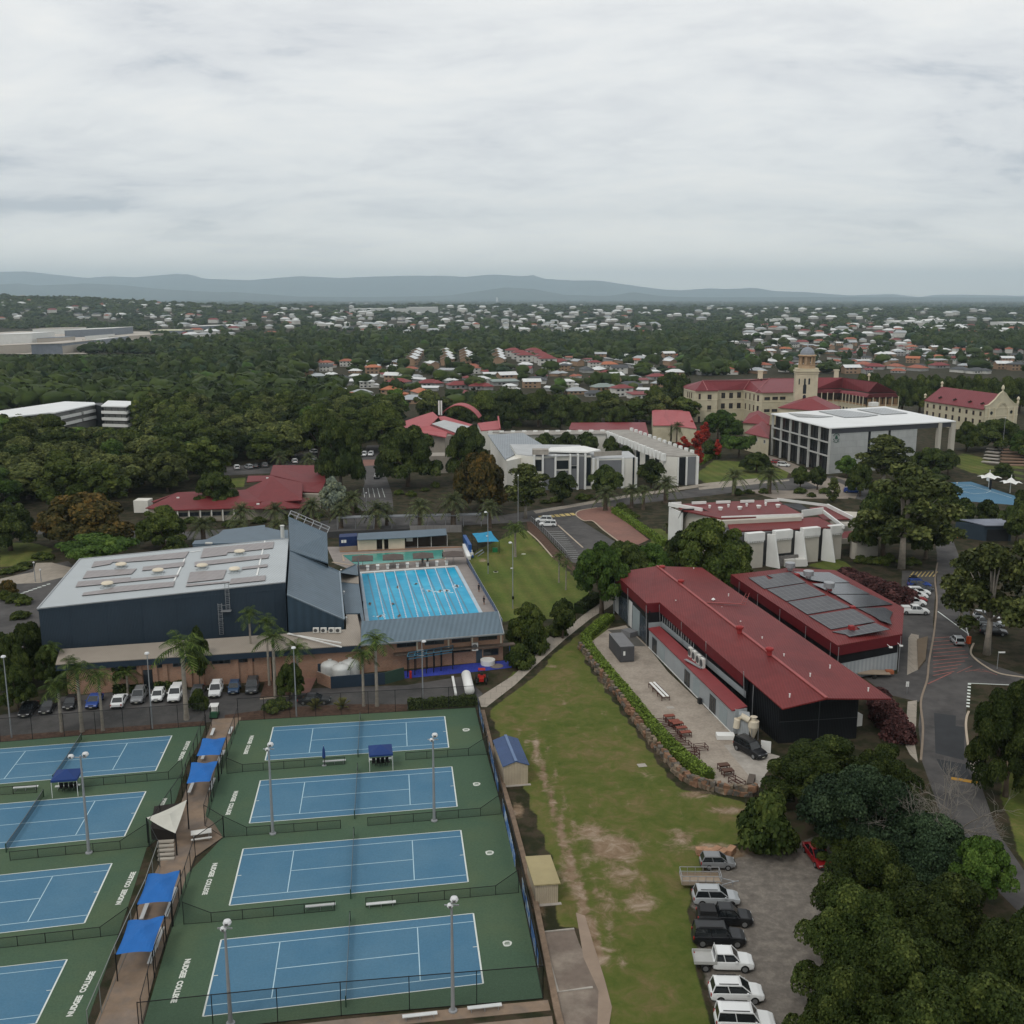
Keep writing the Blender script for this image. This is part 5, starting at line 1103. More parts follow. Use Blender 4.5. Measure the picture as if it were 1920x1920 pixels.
# white three-storey building at left
lw=thing('boarding_house','white three-storey boarding house with stacked balconies in the forest at left','building',(-190,485,0))
Q=lambda x,y,z:W(15,x,y,z);zq=10.2
t1=[Q(1135,365,zq),Q(1420,372,zq),Q(1558,315,zq),Q(1215,305,zq)]
t2=[Q(-40,505,zq),Q(560,440,zq),Q(620,440,zq),Q(1075,345,zq),Q(1060,325,zq),Q(730,315,zq),Q(-40,425,zq)]
m=MB();m.slab(t1,.5);m.slab(t2,.5);m.build('roof',mat('white_membrane_roof',(.66,)*3),lw)
m=MB();c1q=sum((up(q,0) for q in t1),Vector())/4;iq=[up(q,0)+(c1q-up(q,0)).normalized()*1.6 for q in t1];m.prism(iq,0,9.7)
i2=[up(q,0)+Vector((-.6,1.8,0)) for q in t2[:4]]+[up(q,0)+Vector((-.6,-.5,0)) for q in t2[4:]];m.prism(i2,0,9.7);m.build('wall',mat('mid_grey_glazing',(.19,.19,.18),.5,kind='tile',rot=(PI/2,0,0),tw=3.2,th=3.2,tm=.25),lw)
m=MB();m.prism([up(Q(*q,zq),0) for q in((1068,345),(1140,360),(1160,325),(1070,325))],0,9.9);m.build('stair_tower',M_black,lw)
for z in(.6,3.6,6.6):
 m=MB();A,B,Cc=up(t1[0],0),up(t1[1],0),up(t1[2],0)
 wpanel(m,A,B,0,(B-A).length,z,z+1.25,.1,1.2);wpanel(m,B,Cc,0,(Cc-B).length,z,z+1.25,.1,1.2)
 A,B=up(t2[2],0),up(t2[3],0)
 if z>3:wpanel(m,A,B,0,(B-A).length*.62,z,z+1.25,.1,1.2);wpanel(m,A,B,(B-A).length*.68,(B-A).length,z,z+1.25,.1,1.2)
 m.build('balcony',M_white,lw)
# pool
sheet('swimming_pool_water',[W(6,375,655),W(6,1207,595),W(6,1425,990)+(W(6,1425,990)-W(6,1207,595))*.45,W(6,436,1075)+(W(6,436,1075)-W(6,375,655))*.40],.05,mat('pool_water',(.012,.32,.53),.3,var=.08,scale=.3,bump=.15,bscale=2,bdist=.03,col2=(.03,.39,.59),scale2=.15,spec=.08))
pw=[W(6,360,645),W(6,1222,585),W(6,1440,990)+(W(6,1440,990)-W(6,1222,585))*.45]
band('pool_coping',[pw[1],pw[2]],.7,.02,mat('pale_blue_coping',(.42,.50,.56),.7),.10)
band('pool_coping',[pw[0],W(6,425,1078)+(W(6,425,1078)-pw[0])*.4],.7,.02,MATS['pale_blue_coping'],.10)
band('pool_coping',[pw[0],pw[1]],.8,.02,M_white,.12)
b=MB()
fx=[490,575,670,765,855,945,1035,1130];nx_=[585,665,775,880,985,1088,1190,1290]
def farp(x):return W(6,x,655-(x-375)*.072)
def nearp(x):return W(6,x,1060-(x-585)*.078)
E_=1.36
lanes=[nearp(585-100)]
for i in range(9):
 f0_=farp(525+(i-1)*92-30 if i else 435);n0_=nearp(632+(i-1)*101 if i else 530);n1_=f0_+(n0_-f0_)*E_
 b.bar(f0_+Vector((0,-1,.058)),n1_+Vector((0,0,.058)),.28,.006)
 b.bar(f0_+Vector((-.5,-1.2,.058)),f0_+Vector((.5,-1.2,.058)),.28,.006)
o=b.build('pool_lane_stripes',mat('lane_stripe_blue',(.035,.17,.26),.3));o['kind']='structure'
for i in range(8):
 f0_,n0_=farp(fx[i]),nearp(nx_[i]);n1_=f0_+(n0_-f0_)*E_;L=(n1_-f0_).length;n=int(L/1.1);m=MB()
 m.tube([f0_+Vector((0,0,.10)),n1_+Vector((0,0,.10))],.035,5,1)
 for j in range(n):
  a,b2=lerp(f0_,n1_,(j+.12)/n),lerp(f0_,n1_,(j+.6)/n);m.tube([a+Vector((0,0,.12)),b2+Vector((0,0,.12))],.12,6,0)
 o=m.build('lane_rope',[mat('white_float',(.7,.75,.78),.5),mat('blue_float',(.03,.2,.45),.5)])
 tagthing(o,'%s white-floated lane rope from the left in the big blue pool'%['first','second','third','fourth','fifth','sixth','seventh','eighth'][i],'lane rope','lane ropes in the swimming pool')
sheet('leisure_pool_water',zz_(6,(205,487),(1110,437),(1130,515),(325,578)),.06,mat('turquoise_tiled_water',(.08,.30,.25),.15,var=.1,kind='tile',tw=2.6,th=1.0,tm=.0,spec=.5,col2=None))
band('pool_coping',zz_(6,(110,550),(325,583),(1130,522),(1112,434),(203,484),(215,540)),.5,.02,mat('sand_coping',(.40,.32,.24),.8),.09)
band('pool_coping',zz_(6,(180,455),(1290,412)),.9,.02,mat('brown_tile_edge',(.26,.15,.09),.8),.1)
blk=None
for i,(x,y) in enumerate(((428,625),(518,618),(608,612),(697,607),(785,601),(875,596),(965,590),(1050,584),(1138,579))):
 if blk is None:
  blk=thing('starting_block','','starting block',(0,0,0),0,world=False)
  m=MB();m.slab([(-.38,-.45,.95),(.38,-.45,.95),(.38,.4,1.1),(-.38,.4,1.1)],.1);m.build('platform',M_white,blk)
  m=MB();m.prism([(-.3,-.25),(.3,-.25),(.25,.25),(-.25,.25)],0,.9);m.build('pedestal',M_white,blk)
  m=MB();m.bar((-.25,.42,1.0),(.25,.42,1.0),.06);m.bar((-.25,.42,0.2),(-.25,.42,1.0),.05);m.bar((.25,.42,0.2),(.25,.42,1.0),.05);m.build('backstroke_grip',M_steel,blk);o=blk
 else:o=copy_tree(blk)
 o.location=W(6,x,y)+Vector((0,.4,.03));o.rotation_euler=(0,0,.12);o['group']='starting blocks at the head of the pool'
 o['label']='%s white starting block from the left at the far end of the pool'%['first','second','third','fourth','middle','fourth','third','second','last'][i] if i<5 else '%s white starting block from the right at the far end of the pool'%{5:'fourth',6:'third',7:'second',8:'first'}[i]
M_brown=mat('brown_umbrella_canvas',(.105,.085,.075),.85)
for i,(x,y,lb) in enumerate(((385,600,'leftmost'),(660,588,'second from left'),(930,574,'third from left'),(1200,560,'rightmost'))):
 c=W(6,x,y);t=thing('pool_umbrella','%s brown square umbrella between the two pools'%lb,'umbrella',tuple(c),.12,'brown umbrellas between the pools',world=False)
 m=MB();r=2.3;tp=(0,0,3.0);cs=[(-r,-r,2.2),(r,-r,2.2),(r,r,2.2),(-r,r,2.2)]
 for j in range(4):m.face([cs[j],cs[(j+1)%4],tp]);m.face([cs[(j+1)%4],cs[j],(cs[j][0],cs[j][1],2.05),(cs[(j+1)%4][0],cs[(j+1)%4][1],2.05)])
 m.build('canopy',M_brown,t);m=MB();m.tube([(0,0,0),(0,0,3.05)],.05);m.build('pole',M_steel,t)
t=thing('pool_kiosk','dark blue box kiosk with two white notices beside the turquoise pool','kiosk',tuple(W(6,250,450)))
m=MB();k0_,k1_=W(6,175,450),W(6,335,440);bk_=Vector((-.4,3.5,0));m.prism([k0_,k1_,k1_+bk_,k0_+bk_],0,3.4);m.build('wall',mat('royal_navy_paint',(.015,.03,.10),.5),t)
m=MB();L=(k1_-k0_).length;wpanel(m,k0_,k1_,0,L,0,1.1,.06,.1);m.build('base_panel',mat('tan_panel',(.33,.27,.2)),t)
m=MB();wpanel(m,k0_,k1_,L*.12,L*.25,2.0,2.7,.05,.08);wpanel(m,k0_,k1_,L*.27,L*.4,2.0,2.7,.05,.08);m.build('notice',M_white,t)
t=thing('change_rooms','long cream change rooms with slate-blue roof behind the turquoise pool','building',tuple(W(6,550,440)))
s0_,s1_,s2_=W(6,340,447),W(6,765,428),W(6,1145,400);bk_=Vector((-.5,4,0))
m=MB();m.slab([up(s0_,2.9)+Vector((0,-.8,0)),up(s1_,2.9)+Vector((0,-.8,0)),up(s2_,2.9)+Vector((0,-.8,0)),up(s2_,3.4)+bk_,up(s0_,3.4)+bk_],.15);m.build('roof',M_bluroof,t)
Ls=(s1_-s0_).length;m=MB();wpanel(m,s0_,s1_,0,Ls*.4,0,2.7,0,.2);wpanel(m,s0_,s1_,Ls*.52,Ls*.56,0,2.7,0,.2);wpanel(m,s0_,s1_,Ls*.65,Ls,0,2.7,0,.2);m.build('wall',M_creamv,t)
m=MB();m.prism([s0_+Vector((0,1.4,0)),s2_+Vector((0,1.4,0)),s2_+bk_,s0_+bk_],0,2.6);m.build('rear_wall',M_cdark,t)
for u in(.3,.62,1.0):m=MB();q=lerp(s1_,s2_,u);m.bar(up(q,0),up(q,2.8),.12);m.build('post',M_acw,t)
for x,y,tx in((805,380,'left'),(942,360,'middle'),(1022,350,'right')):
 o=MB();c=W(6,x,y+35);o.box(up(c,1.9)+Vector((0,.5,0)),(1.5,.1,1.0),.1);o=o.build('notice_board',M_white);tagthing(o,'white %s notice board hung under the open end of the change rooms'%tx,'sign','notice boards behind the pool')
t=thing('covered_walkway','thin flat-roofed covered walkway running behind the pool sheds','walkway cover',tuple(W(6,700,260)))
q0,q1=W(6,150,262),W(6,1450,232);m=MB();m.slab([up(q0,3.3),up(q1,3.3),up(q1,3.3)+Vector((0,2.6,0)),up(q0,3.3)+Vector((0,2.6,0))],.22);m.build('roof',mat('mid_grey_sheet',(.16,.17,.18),.5),t)
for i in range(9):m=MB();q=lerp(q0,q1,i/8);m.bar(up(q,0)+Vector((0,1.2,0)),up(q,3.1)+Vector((0,1.2,0)),.12);m.build('post',M_steel,t)
m=MB();q0,q1=W(6,810,285),W(6,1275,278);wpanel(m,q0,q1,0,(q1-q0).length,0,1.9,0,.1);o=m.build('boundary_wall',mat('pale_panel_fence',(.22,.21,.2),.8,kind='tile',rot=(PI/2,0,0),tw=2,th=3,tm=.03));tagthing(o,'pale panel fence behind the open change room end','wall')
m=MB();q0,q1=W(6,70,330),W(6,800,300);wpanel(m,q0,q1,0,(q1-q0).length,0,1.6,0,.1);o=m.build('boundary_wall',mat('dark_panel_fence',(.05,.05,.05),.8));tagthing(o,'dark low fence behind the cream change rooms','wall')
t=thing('water_slide','white and blue stepped slide unit at the corner of the turquoise pool','slide',tuple(W(6,1320,480)))
m=MB();m.bar(W(6,1300,395,1.2),W(6,1340,510,.5),.9,.8);m.build('side_panel',M_white,t);m=MB();m.bar(W(6,1315,370,2.2),W(6,1375,500,.4),.35,.5);m.bar(W(6,1300,330,2),W(6,1350,420,1.8),.8,1.6);m.build('chute',mat('royal_blue_paint',(.02,.08,.25),.4),t)
for i in range(5):m=MB();m.box(W(6,1335+i*8,380+i*24,.9),(.6,.5,.8),.3);m.build('step',M_acw,t)
m=MB();m.bar(W(6,1395,480,.1),W(6,1465,435,1.2),.5,.12);m.bar(W(6,1420,495,.1),W(6,1475,455,1.2),.5,.12);o=m.build('ramp',mat('grey_blue_timber',(.2,.22,.26)));tagthing(o,'small grey ramp beside the slide unit on the lawn edge','ramp')
# shade structures
M_sail=mat('royal_blue_shade_cloth',(.022,.13,.40),.8,var=.08,scale=.6)
def sail(name,label,px,k,zc=2.6,zm=3.1,m_=None,group=None,posts=True):
 c=[W(k,x,y,zc) for x,y in px];cen_=sum(c,Vector())/4;t=thing(name,label,'shade sail',(cen_.x,cen_.y,0),group=group)
 v=[];f=[];n=10
 for i in range(n+1):
  for j in range(n+1):
   u,w_=i/n,j/n;q=c[0]*(1-u)*(1-w_)+c[1]*u*(1-w_)+c[2]*u*w_+c[3]*(1-u)*w_
   hgt=(zm-zc)*(1-max(abs(2*u-1),abs(2*w_-1)))+.10*math.sin(u*9)*math.sin(w_*7)
   inn=.07*(math.sin(PI*u) if w_ in(0,1) else math.sin(PI*w_) if u in(0,1) else 0)
   q=q+(cen_-q)*inn;v.append(q+Vector((0,0,hgt)))
 mb=MB();mb.v=[tuple(q) for q in v];mb.f=[(i*(n+1)+j,(i+1)*(n+1)+j,(i+1)*(n+1)+j+1,i*(n+1)+j+1) for i in range(n) for j in range(n)];mb.m=[0]*len(mb.f)
 mb.build('canopy',m_ or M_sail,t)
 if posts:
  for q in c:m=MB();m.tube([up(q,0),up(q,q.z+.1)],.06);m.build('post',M_dkmetal,t)
 return t
for lb,q in(('farthest blue shade sail over the walkway between the court blocks',((1140,365),(1280,358),(1313,258),(1175,262))),('second farthest blue shade sail, just beyond the white tent canopy',((1082,525),(1220,512),(1265,395),(1110,402))),
              ('second nearest blue shade sail, just below the walkway steps',((793,1228),(995,1210),(1045,1030),(860,1048))),('nearest blue shade sail over the brown court walkway',((670,1518),(885,1500),(955,1292),(745,1318)))):
 sail('shade_sail',lb,q,1,group='blue shade sails over the court walkway')
sail('shade_sail','turquoise shade sail on the pool lawn beside a green bin',((1420,370),(1612,362),(1540,268),(1368,290)),6,2.8,3.6,mat('turquoise_shade_cloth',(.03,.25,.42),.8))
t=thing('tent_canopy','off-white pointed tent canopy over a dark shade block in the middle of the walkway','canopy',tuple(W(1,980,850)))
a,b2,c,pk=W(1,850,722,3.0),W(1,1085,617,3.6),W(1,1018,812,2.6),W(1,985,700,3.5)
m=MB();n=8
def tri(p,q,r):
 for i in range(n):
  for j in range(n-i):
   def B(i,j):s,t_2=i/n,j/n;v_=p*(1-s-t_2)+q*s+r*t_2;e=s*t_2*4+.0;return v_-Vector((0,0,.5*(s*(1-s-t_2)+t_2*s+t_2*(1-s-t_2))))
   m.face([B(i,j),B(i+1,j),B(i,j+1)])
   if j<n-i-1:m.face([B(i+1,j),B(i+1,j+1),B(i,j+1)])
tri(a,b2,pk);tri(b2,c,pk);tri(c,a,pk);m.build('canopy',mat('off_white_membrane',(.50,.49,.43),.7),t)
for q in(a,b2,c):m=MB();m.tube([up(q,0),q],.08);m.build('post',M_dkmetal,t)
m=MB();q=[W(1,880,850),W(1,1010,870),W(1,1045,700),W(1,900,720)];m.prism(q,0,1.4);m.build('under_canopy_shade',mat('canopy_shade_dark',(.03,.025,.022),.9),t)  # shade under the canopy, put in as a dark solid block
t=thing('steps','short flight of pale-edged steps below the tent canopy','steps',tuple(W(1,965,960)))
for i in range(5):
 m=MB();q=W(1,965,965-i*17);m.box(q+Vector((0,0,.09+i*.17)),(1.7,.42,.18+.0),.12);m.build('tread',mat('pale_tread',(.42,.38,.32)),t)
def gazebo(name,label,posts,k,zc=2.3,zt=3.0,size=3.0):
 c=sum((W(k,*p_) for p_ in posts),Vector())/len(posts);t=thing(name,label,'gazebo',tuple(c),math.atan2(EDIR.y,EDIR.x),world=False)
 m=MB();r=size/2;cs=[(-r,-r,zc),(r,-r,zc),(r,r,zc),(-r,r,zc)]
 for j in range(4):m.face([cs[j],cs[(j+1)%4],(0,0,zt)]);m.face([cs[(j+1)%4],cs[j],(cs[j][0],cs[j][1],zc-.25),(cs[(j+1)%4][0],cs[(j+1)%4][1],zc-.25)])
 m.build('canopy',mat('navy_blue_canvas',(.018,.045,.16),.7),t)
 for q in cs:m=MB();m.bar((q[0]*.97,q[1]*.97,0),(q[0]*.97,q[1]*.97,zc),.05);m.build('leg',M_white,t)
 return c
g1c=gazebo('gazebo','navy pop-up gazebo between the two farthest right-hand courts',((860,402),(968,395)),2)
g2c=gazebo('gazebo','navy pop-up gazebo beside the farthest left-hand court net',((318,585),(475,560)),1)
def chairset(c,label):
 for i in range(4):
  t=thing('folding_chair',label,'chair',tuple(c+EDIR*(-.9+i*.6)+NRM*.3),.1+i*.2,'black chairs under the gazebos',world=False)
  m=MB();m.box((0,0,.45),(.45,.45,.05));m.build('seat',M_dkmetal,t);m=MB();m.box((0,.22,.75),(.45,.05,.55));m.build('backrest',M_dkmetal,t)
  for sx in(-.2,.2):
   for sy in(-.2,.2):m=MB();m.bar((sx,sy,0),(sx,sy,.45),.035);m.build('leg',M_dkmetal,t)
chairset(g1c,'black folding chair under the right-hand navy gazebo');chairset(g2c,'black folding chair under the left-hand navy gazebo')
t=thing('folded_umbrella','closed blue umbrella standing beside a bench between two courts','umbrella',tuple(W(2,605,395)));c=W(2,605,395)
m=MB();m.lathe(c+Vector((0,0,1.0)),[(.05,0),(.22,.2),(.16,1.2),(.03,1.7)],10);m.build('canopy',mat('navy_blue_canvas',(.02,)*3),t);m=MB();m.tube([c,c+Vector((0,0,2.8))],.03);m.lathe(c,[(.3,0),(.3,.08),(.05,.12)],12);m.build('pole',M_steel,t)
bench0=None;benchn=0
def bench(px,k,label,ang='e',L=None,grp='white benches beside the tennis courts'):
 global bench0
 if bench0 is None:
  bench0=thing('court_bench',label,'bench',(0,0,0),0,grp,world=False)
  m=MB();m.box((0,0,.45),(2.9,.38,.07));m.build('seat',mat('bench_white',(.62,.63,.62),.4),bench0)
  for sx in(-1.15,0,1.15):m=MB();m.bar((sx,-.16,0),(sx,-.16,.42),.05);m.bar((sx,.16,0),(sx,.16,.42),.05);m.bar((sx,-.16,.4),(sx,.16,.4),.05);m.build('leg',M_steel,bench0)
  o=bench0
 else:o=copy_tree(bench0)
 d=EDIR if ang=='e' else NRM;o.location=W(k,*px);o.rotation_euler=(0,0,math.atan2(d.y,d.x));o['label']=label
 if L:o.scale=(L,1,1)
 return o
for px,lb in(((660,385),'white bench beside the closed blue umbrella'),((912,375),'white bench in front of the right-hand navy gazebo'),((585,1178),'left one of two white benches between the second and first nearest right courts'),((915,1165),'right one of two white benches above the nearest right-hand court'),
               ((1127,1778),'white bench outside the bottom court fence, left of the corner one'),((1480,1732),'white bench at the bottom right corner of the courts')):bench(px,2,lb)
bench((150,563),1,'white bench at the left photo edge near the farthest left court');bench((395,555),1,'white bench in front of the left-hand navy gazebo')
for px,L,lb in(((1235,240),.8,'bench on the left of the walkway, beyond the farthest blue sail'),((1340,232),.8,'bench on the right of the walkway, beyond the farthest blue sail'),((1180,385),.5,'bench between the two farthest blue sails, left side'),((1296,362),.5,'bench between the two farthest blue sails, right side'),
                  ((1112,560),1.1,'bench just below the second blue sail, left side'),((1232,545),1.1,'bench just below the second blue sail, right side'),((1272,405),.7,'bench beside the upper edge of the second blue sail'),((840,1285),.95,'bench between the two nearest blue sails, left side'),
                  ((1010,1190),.9,'bench beside the third blue sail, right side of the walkway'),((980,1275),.9,'bench between the two nearest blue sails, right side'),((925,1440),1.1,'bench beside the nearest blue sail, right side'),((890,1530),1.1,'nearest bench on the right side of the walkway')):
 bench(px,1,lb,'n',L,'benches along the court walkway')
t=thing('picnic_table','weathered picnic table in the brown notch beside the courts','table',tuple(W(1,1170,840)),.3,world=False)
m=MB();m.box((0,0,.75),(2.2,1.0,.07));m.build('tabletop',M_acw,t)
for sy in(-.95,.95):m=MB();m.box((0,sy,.45),(2.2,.3,.06));m.build('seat',M_acw,t)
for sx in(-.8,.8):m=MB();m.bar((sx,-.95,.42),(sx,.95,.42),.08);m.bar((sx,-.5,0),(sx,-.2,.74),.08);m.bar((sx,.5,0),(sx,.2,.74),.08);m.build('leg',M_steel,t)
M_net=mat('net_mesh',(.012,.014,.014),.9,alpha=.55)
NL=['farthest right-hand','second farthest right-hand','second nearest right-hand','nearest right-hand','farthest left-hand','second farthest left-hand','second nearest left-hand','nearest left-hand']
for i,(TL,TR,BR,BL) in enumerate(courts):
 if i>5:continue
 a,b2=lerp(BL,BR,.5),lerp(TL,TR,.5);d=(b2-a).normalized();a=a-d*.92;b2=b2+d*.92
 t=thing('tennis_net','dark tennis net across the %s court'%NL[i],'tennis net',tuple(a),group='tennis nets on the blue courts');n=d.cross(Vector((0,0,1)))*.015;L=(b2-a).length;m=MB()
 for j in range(10):
  s0,s1=j/10,(j+1)/10;sg=lambda s:.98-.12*math.sin(PI*s)
  m.face([up(lerp(a,b2,s0),.08),up(lerp(a,b2,s1),.08),up(lerp(a,b2,s1),sg(s1)),up(lerp(a,b2,s0),sg(s0))],0)
  m.bar(up(lerp(a,b2,s0),sg(s0)),up(lerp(a,b2,s1),sg(s1)),.03,.1,1)
 m.build('mesh',[M_net,mat('net_band',(.16,.17,.17),.8)],t)
 for q in(a,b2):m=MB();m.tube([up(q,0),up(q,1.08)],.06);m.build('post',mat('green_post',(.02,.05,.03),.5),t)
def fence(label,pts,h,step,name='chain_link_fence',mm=None,pm=None,rail=True,mid=False,brace=False,group='fences around the tennis courts',pr=.035,cat='fence'):
 pts=[Vector((q[0],q[1],0)) for q in pts];t=thing(name,label,cat,tuple(pts[0]),group=group);m=MB();r=MB();post=None;off=pts[0]
 hs=h if isinstance(h,(list,tuple)) else[h]*len(pts)
 for i in range(len(pts)-1):
  a,b2=pts[i],pts[i+1];L=(b2-a).length;ha,hb_=hs[i],hs[i+1]
  m.face([up(a,.03),up(b2,.03),up(b2,hb_),up(a,ha)]);
  if rail:r.bar(up(a,ha),up(b2,hb_),pr*1.6);r.bar(up(a,.06),up(b2,.06),pr)
  if mid:r.bar(up(a,ha/2),up(b2,hb_/2),pr)
  if brace:r.bar(up(a,0.1),up(a+(b2-a).normalized()*2.6,ha),pr*1.3)
  n=max(1,round(L/step))
  for j in range(n+(1 if i==len(pts)-2 else 0)):
   q=lerp(a,b2,j/n);hh=ha+(hb_-ha)*j/n
   if post is None or abs(hh-post[1])>.02:
    pb=MB();pb.tube([(0,0,0),(0,0,hh+.04)],pr*1.15,6);o=pb.build('post',pm or M_dkmetal);o.parent=t;post=(o,hh);o.location=q-off
   else:o=post[0].copy();COL.objects.link(o);o.location=q-off
 m.build('mesh',mm or M_mesh,t);r.build('rail',pm or M_dkmetal,t)
 return t
z1=lambda*p:[W(1,*q) for q in p];z2f=lambda*p:[W(2,*q) for q in p]
fence('tall dark fence along the bottom side of the right-hand courts',[P(262,1945),P(400,1930),P(640,1905),P(1018,1873)],3.2,5.2)
fence('tall fence with blue banners along the right side of the courts',[P(1018,1873),P(975,1660),P(935,1495),P(905,1385),P(891,1327)],3.0,4.6)
fence('tall dark fence between the right-hand courts and the parked cars',[P(447,1352),P(640,1341),P(891,1327)],3.4,3.6)
fence('tall dark fence between the left-hand courts and the parked cars',[P(-60,1397),P(180,1377),P(385,1361)],3.4,3.6)
fence('tall fence on the left side of the walkway, far half',z1((1228,190),(1170,300),(1110,470),(1060,605)),3.0,3.4)
fence('tall fence on the left side of the walkway, near half',z1((930,1010),(855,1240),(770,1430),(680,1640),(590,1860),(520,2030)),3.0,4.2,pm=mat('grey_fence_rail',(.20,.21,.20),.6))
fence('tall dark fence around the tent canopy',z1((1060,605),(870,888),(930,1010)),3.0,3.4)
fence('tall fence on the right side of the walkway, far half',z1((1385,180),(1320,360),(1240,605),(1190,770),(1300,838)),2.6,3.4)
fence('tall fence on the right side of the walkway, near half',z1((1300,838),(1135,955),(1080,1130),(1000,1360),(905,1610),(825,1920)),2.4,3.4)
LG='low black fences between neighbouring courts'
for lb,pts,hh in(('low fence left of the closed umbrella between the two farthest right courts',z2f((75,440),(160,430),(718,388)),[2.2,1.05,1.05]),('low fence right of the navy gazebo, rising at the blue banners',z2f((1050,365),(1392,341),(1495,335)),[1.05,1.05,2.6]),
     ('low fence below the second right court, left of the gap',z2f((60,787),(183,777),(695,738)),[2.6,1.05,1.05]),('low fence below the second right court, right of the gap',z2f((843,724),(1458,671),(1570,660)),[1.05,1.05,2.6]),
     ('low fence above the nearest right court, left of the gap',z2f((-160,1262),(-10,1250),(663,1186)),[2.4,1.05,1.05]),('low fence above the nearest right court, right of the gap',z2f((833,1168),(1540,1101),(1665,1089)),[1.05,1.05,2.6]),
     ('low fence below the farthest left court',z1((475,545),(980,501),(1062,492)),[1.05,1.05,2.6]),('low fence left of the left-hand gazebo',z1((-60,595),(215,578)),1.05),
     ('low fence below the second farthest left court',z1((60,972),(700,908),(865,890)),[1.05,1.05,2.8]),('low fence above the nearest left court',z1((-60,1488),(585,1415),(755,1395)),[1.05,1.05,2.8])):
 fence(lb,pts,hh,2.75,name='low_fence',mm=M_mesh2,group=LG,pr=.03)
M_ban=mat('blue_white_banner',(.05,.14,.36),.7,col2=(.40,.46,.5),scale2=.9,lo=.5,hi=.56)
for i,(a,b2) in enumerate((((1450,100),(1478,230)),((1508,330),(1558,550)),((1583,650),(1652,965)),((1690,1090),(1778,1515)))):
 q0,q1=W(2,*a),W(2,*b2);m=MB();wpanel(m,q0,q1,0,(q1-q0).length,.35,1.75,.12,.03);o=m.build('sponsor_banner',M_ban)
 tagthing(o,'blue and white banner strip on the right court fence, %s section'%['farthest','second farthest','second nearest','nearest'][i],'banner','blue banners on the court fence')
def court_light(px,k,H_,label,spread=.9,two=True):
 c=W(k,*px);t=thing('court_light_pole',label,'light pole',tuple(c),group='tall court light poles',world=False)
 m=MB();m.tube([(0,0,0),(0,0,1.2),(0,0,H_)],[.2,.17,.09],10);m.lathe((0,0,0),[(.38,0),(.38,.15),(.22,.2)],10);m.build('pole',mat('pale_grey_pole',(.30,.31,.32),.5,.3),t)
 m=MB();m.bar((-.6,0,H_-.2),(.6,0,H_-.2),.09);m.build('crossarm',M_steel,t)
 for(x,z,r) in((.22,H_+.32,.36),(-.12 if two else.0,H_-.25,.28)) if spread<1 else((.55,H_+.15,.36),(-1.0,H_-.1,.33)):
  m=MB();m.lathe((x,0,z),[(.05,-r*.8),(r*.75,-r*.55),(r,0),(r*.75,r*.55),(.05,r*.8)],12);o=m.build('lamp_head',mat('lamp_white',(.62,.63,.63),.3),t);m=MB();m.lathe((x,-r*.55,z),[(r*.5,-.1),(r*.5,.1)],10);m.build('glass_face',mat('lamp_glass',(.12,.12,.12),.15),o)
court_light((95,1804),2,9.0,'court light pole at the left end of the nearest right-hand court');court_light((1307,1735),2,10.1,'court light pole near the right end of the nearest right-hand court')
court_light((325,768),2,10.4,'court light pole at the left end between the middle right courts');court_light((1205,697),2,10.2,'court light pole near the right end between the middle right courts')
court_light((517,928),1,11.3,'court light pole with spread lamps by the second left-hand court',spread=1.5)
def street_light(c,H_,label,arm=0.0,az=0.0,name='light_pole',grp=None,head=.35):
 t=thing(name,label,'light pole',tuple(c),az,grp,world=False);m=MB();m.tube([(0,0,0),(0,0,H_)],[.11,.06],8);m.build('pole',mat('pale_grey_pole',(.3,)*3),t)
 if arm:m=MB();m.bar((0,0,H_),(arm,0,H_+.15),.07);m.build('arm',M_steel,t)
 m=MB();m.lathe((arm,0,H_+.05),[(.1,-.12),(head,0),(head*.8,.18),(.08,.25)],12);m.build('lamp_head',mat('lamp_white',(.6,)*3),t);return t
GP='light poles along the court-side car park'
street_light(P(22,1383),11.5,'light pole by the car park at the left photo edge',grp=GP);street_light(P(286,1366),10.9,'light pole in front of the silver car among parked cars',grp=GP);street_light(P(556,1343),10.2,'light pole in front of the black sedan',grp=GP);street_light(P(793,1316),9.3,'light pole standing by the green hedge near the brick clubhouse',.3,0,grp=GP)
GL='light poles on the pool lawn'
for(b_,t_y,lb) in(((265,652),100,'left light pole on the pool lawn beside the turquoise sail'),((487,965),375,'light pole on the lawn near the two bushes')):
 c=W(7,*b_);H_=ZA(*ZX(7,b_[0],t_y),c.y).z;t=street_light(c,H_,lb,-.5,.3,grp=GL);m=MB();m.box((-.2,0,H_*.62),(.45,.2,.15));m.build('floodlight',M_white,t);m=MB();m.box((0,-.12,2.2),(.35,.25,.6));m.build('switch_box',M_dkmetal,t)
for(k,b_,t_y,lb) in((23,(318,640),-60,'tall flagpole-like light pole beside the leafy tree near the car park corner'),(11,(1800,555),360,'tall white pole beside the terraced steps at far right'),(8,(265,320),130,'slim light pole at the far corner of the long workshop'),(22,(805,640),400,'black lamp post beside the blue basketball court'),(24,(425,965),740,'dark lamp post on the terrace left of the sports hall'),(24,(495,965),830,'short thin post on the terrace left of the sports hall'),(14,(1790,860),740,'thin lamp post at the bottom of the avenue')):
 c=W(k,*b_);street_light(c,max(2.5,ZA(*ZX(k,b_[0],t_y),c.y).z),lb,head=.22)
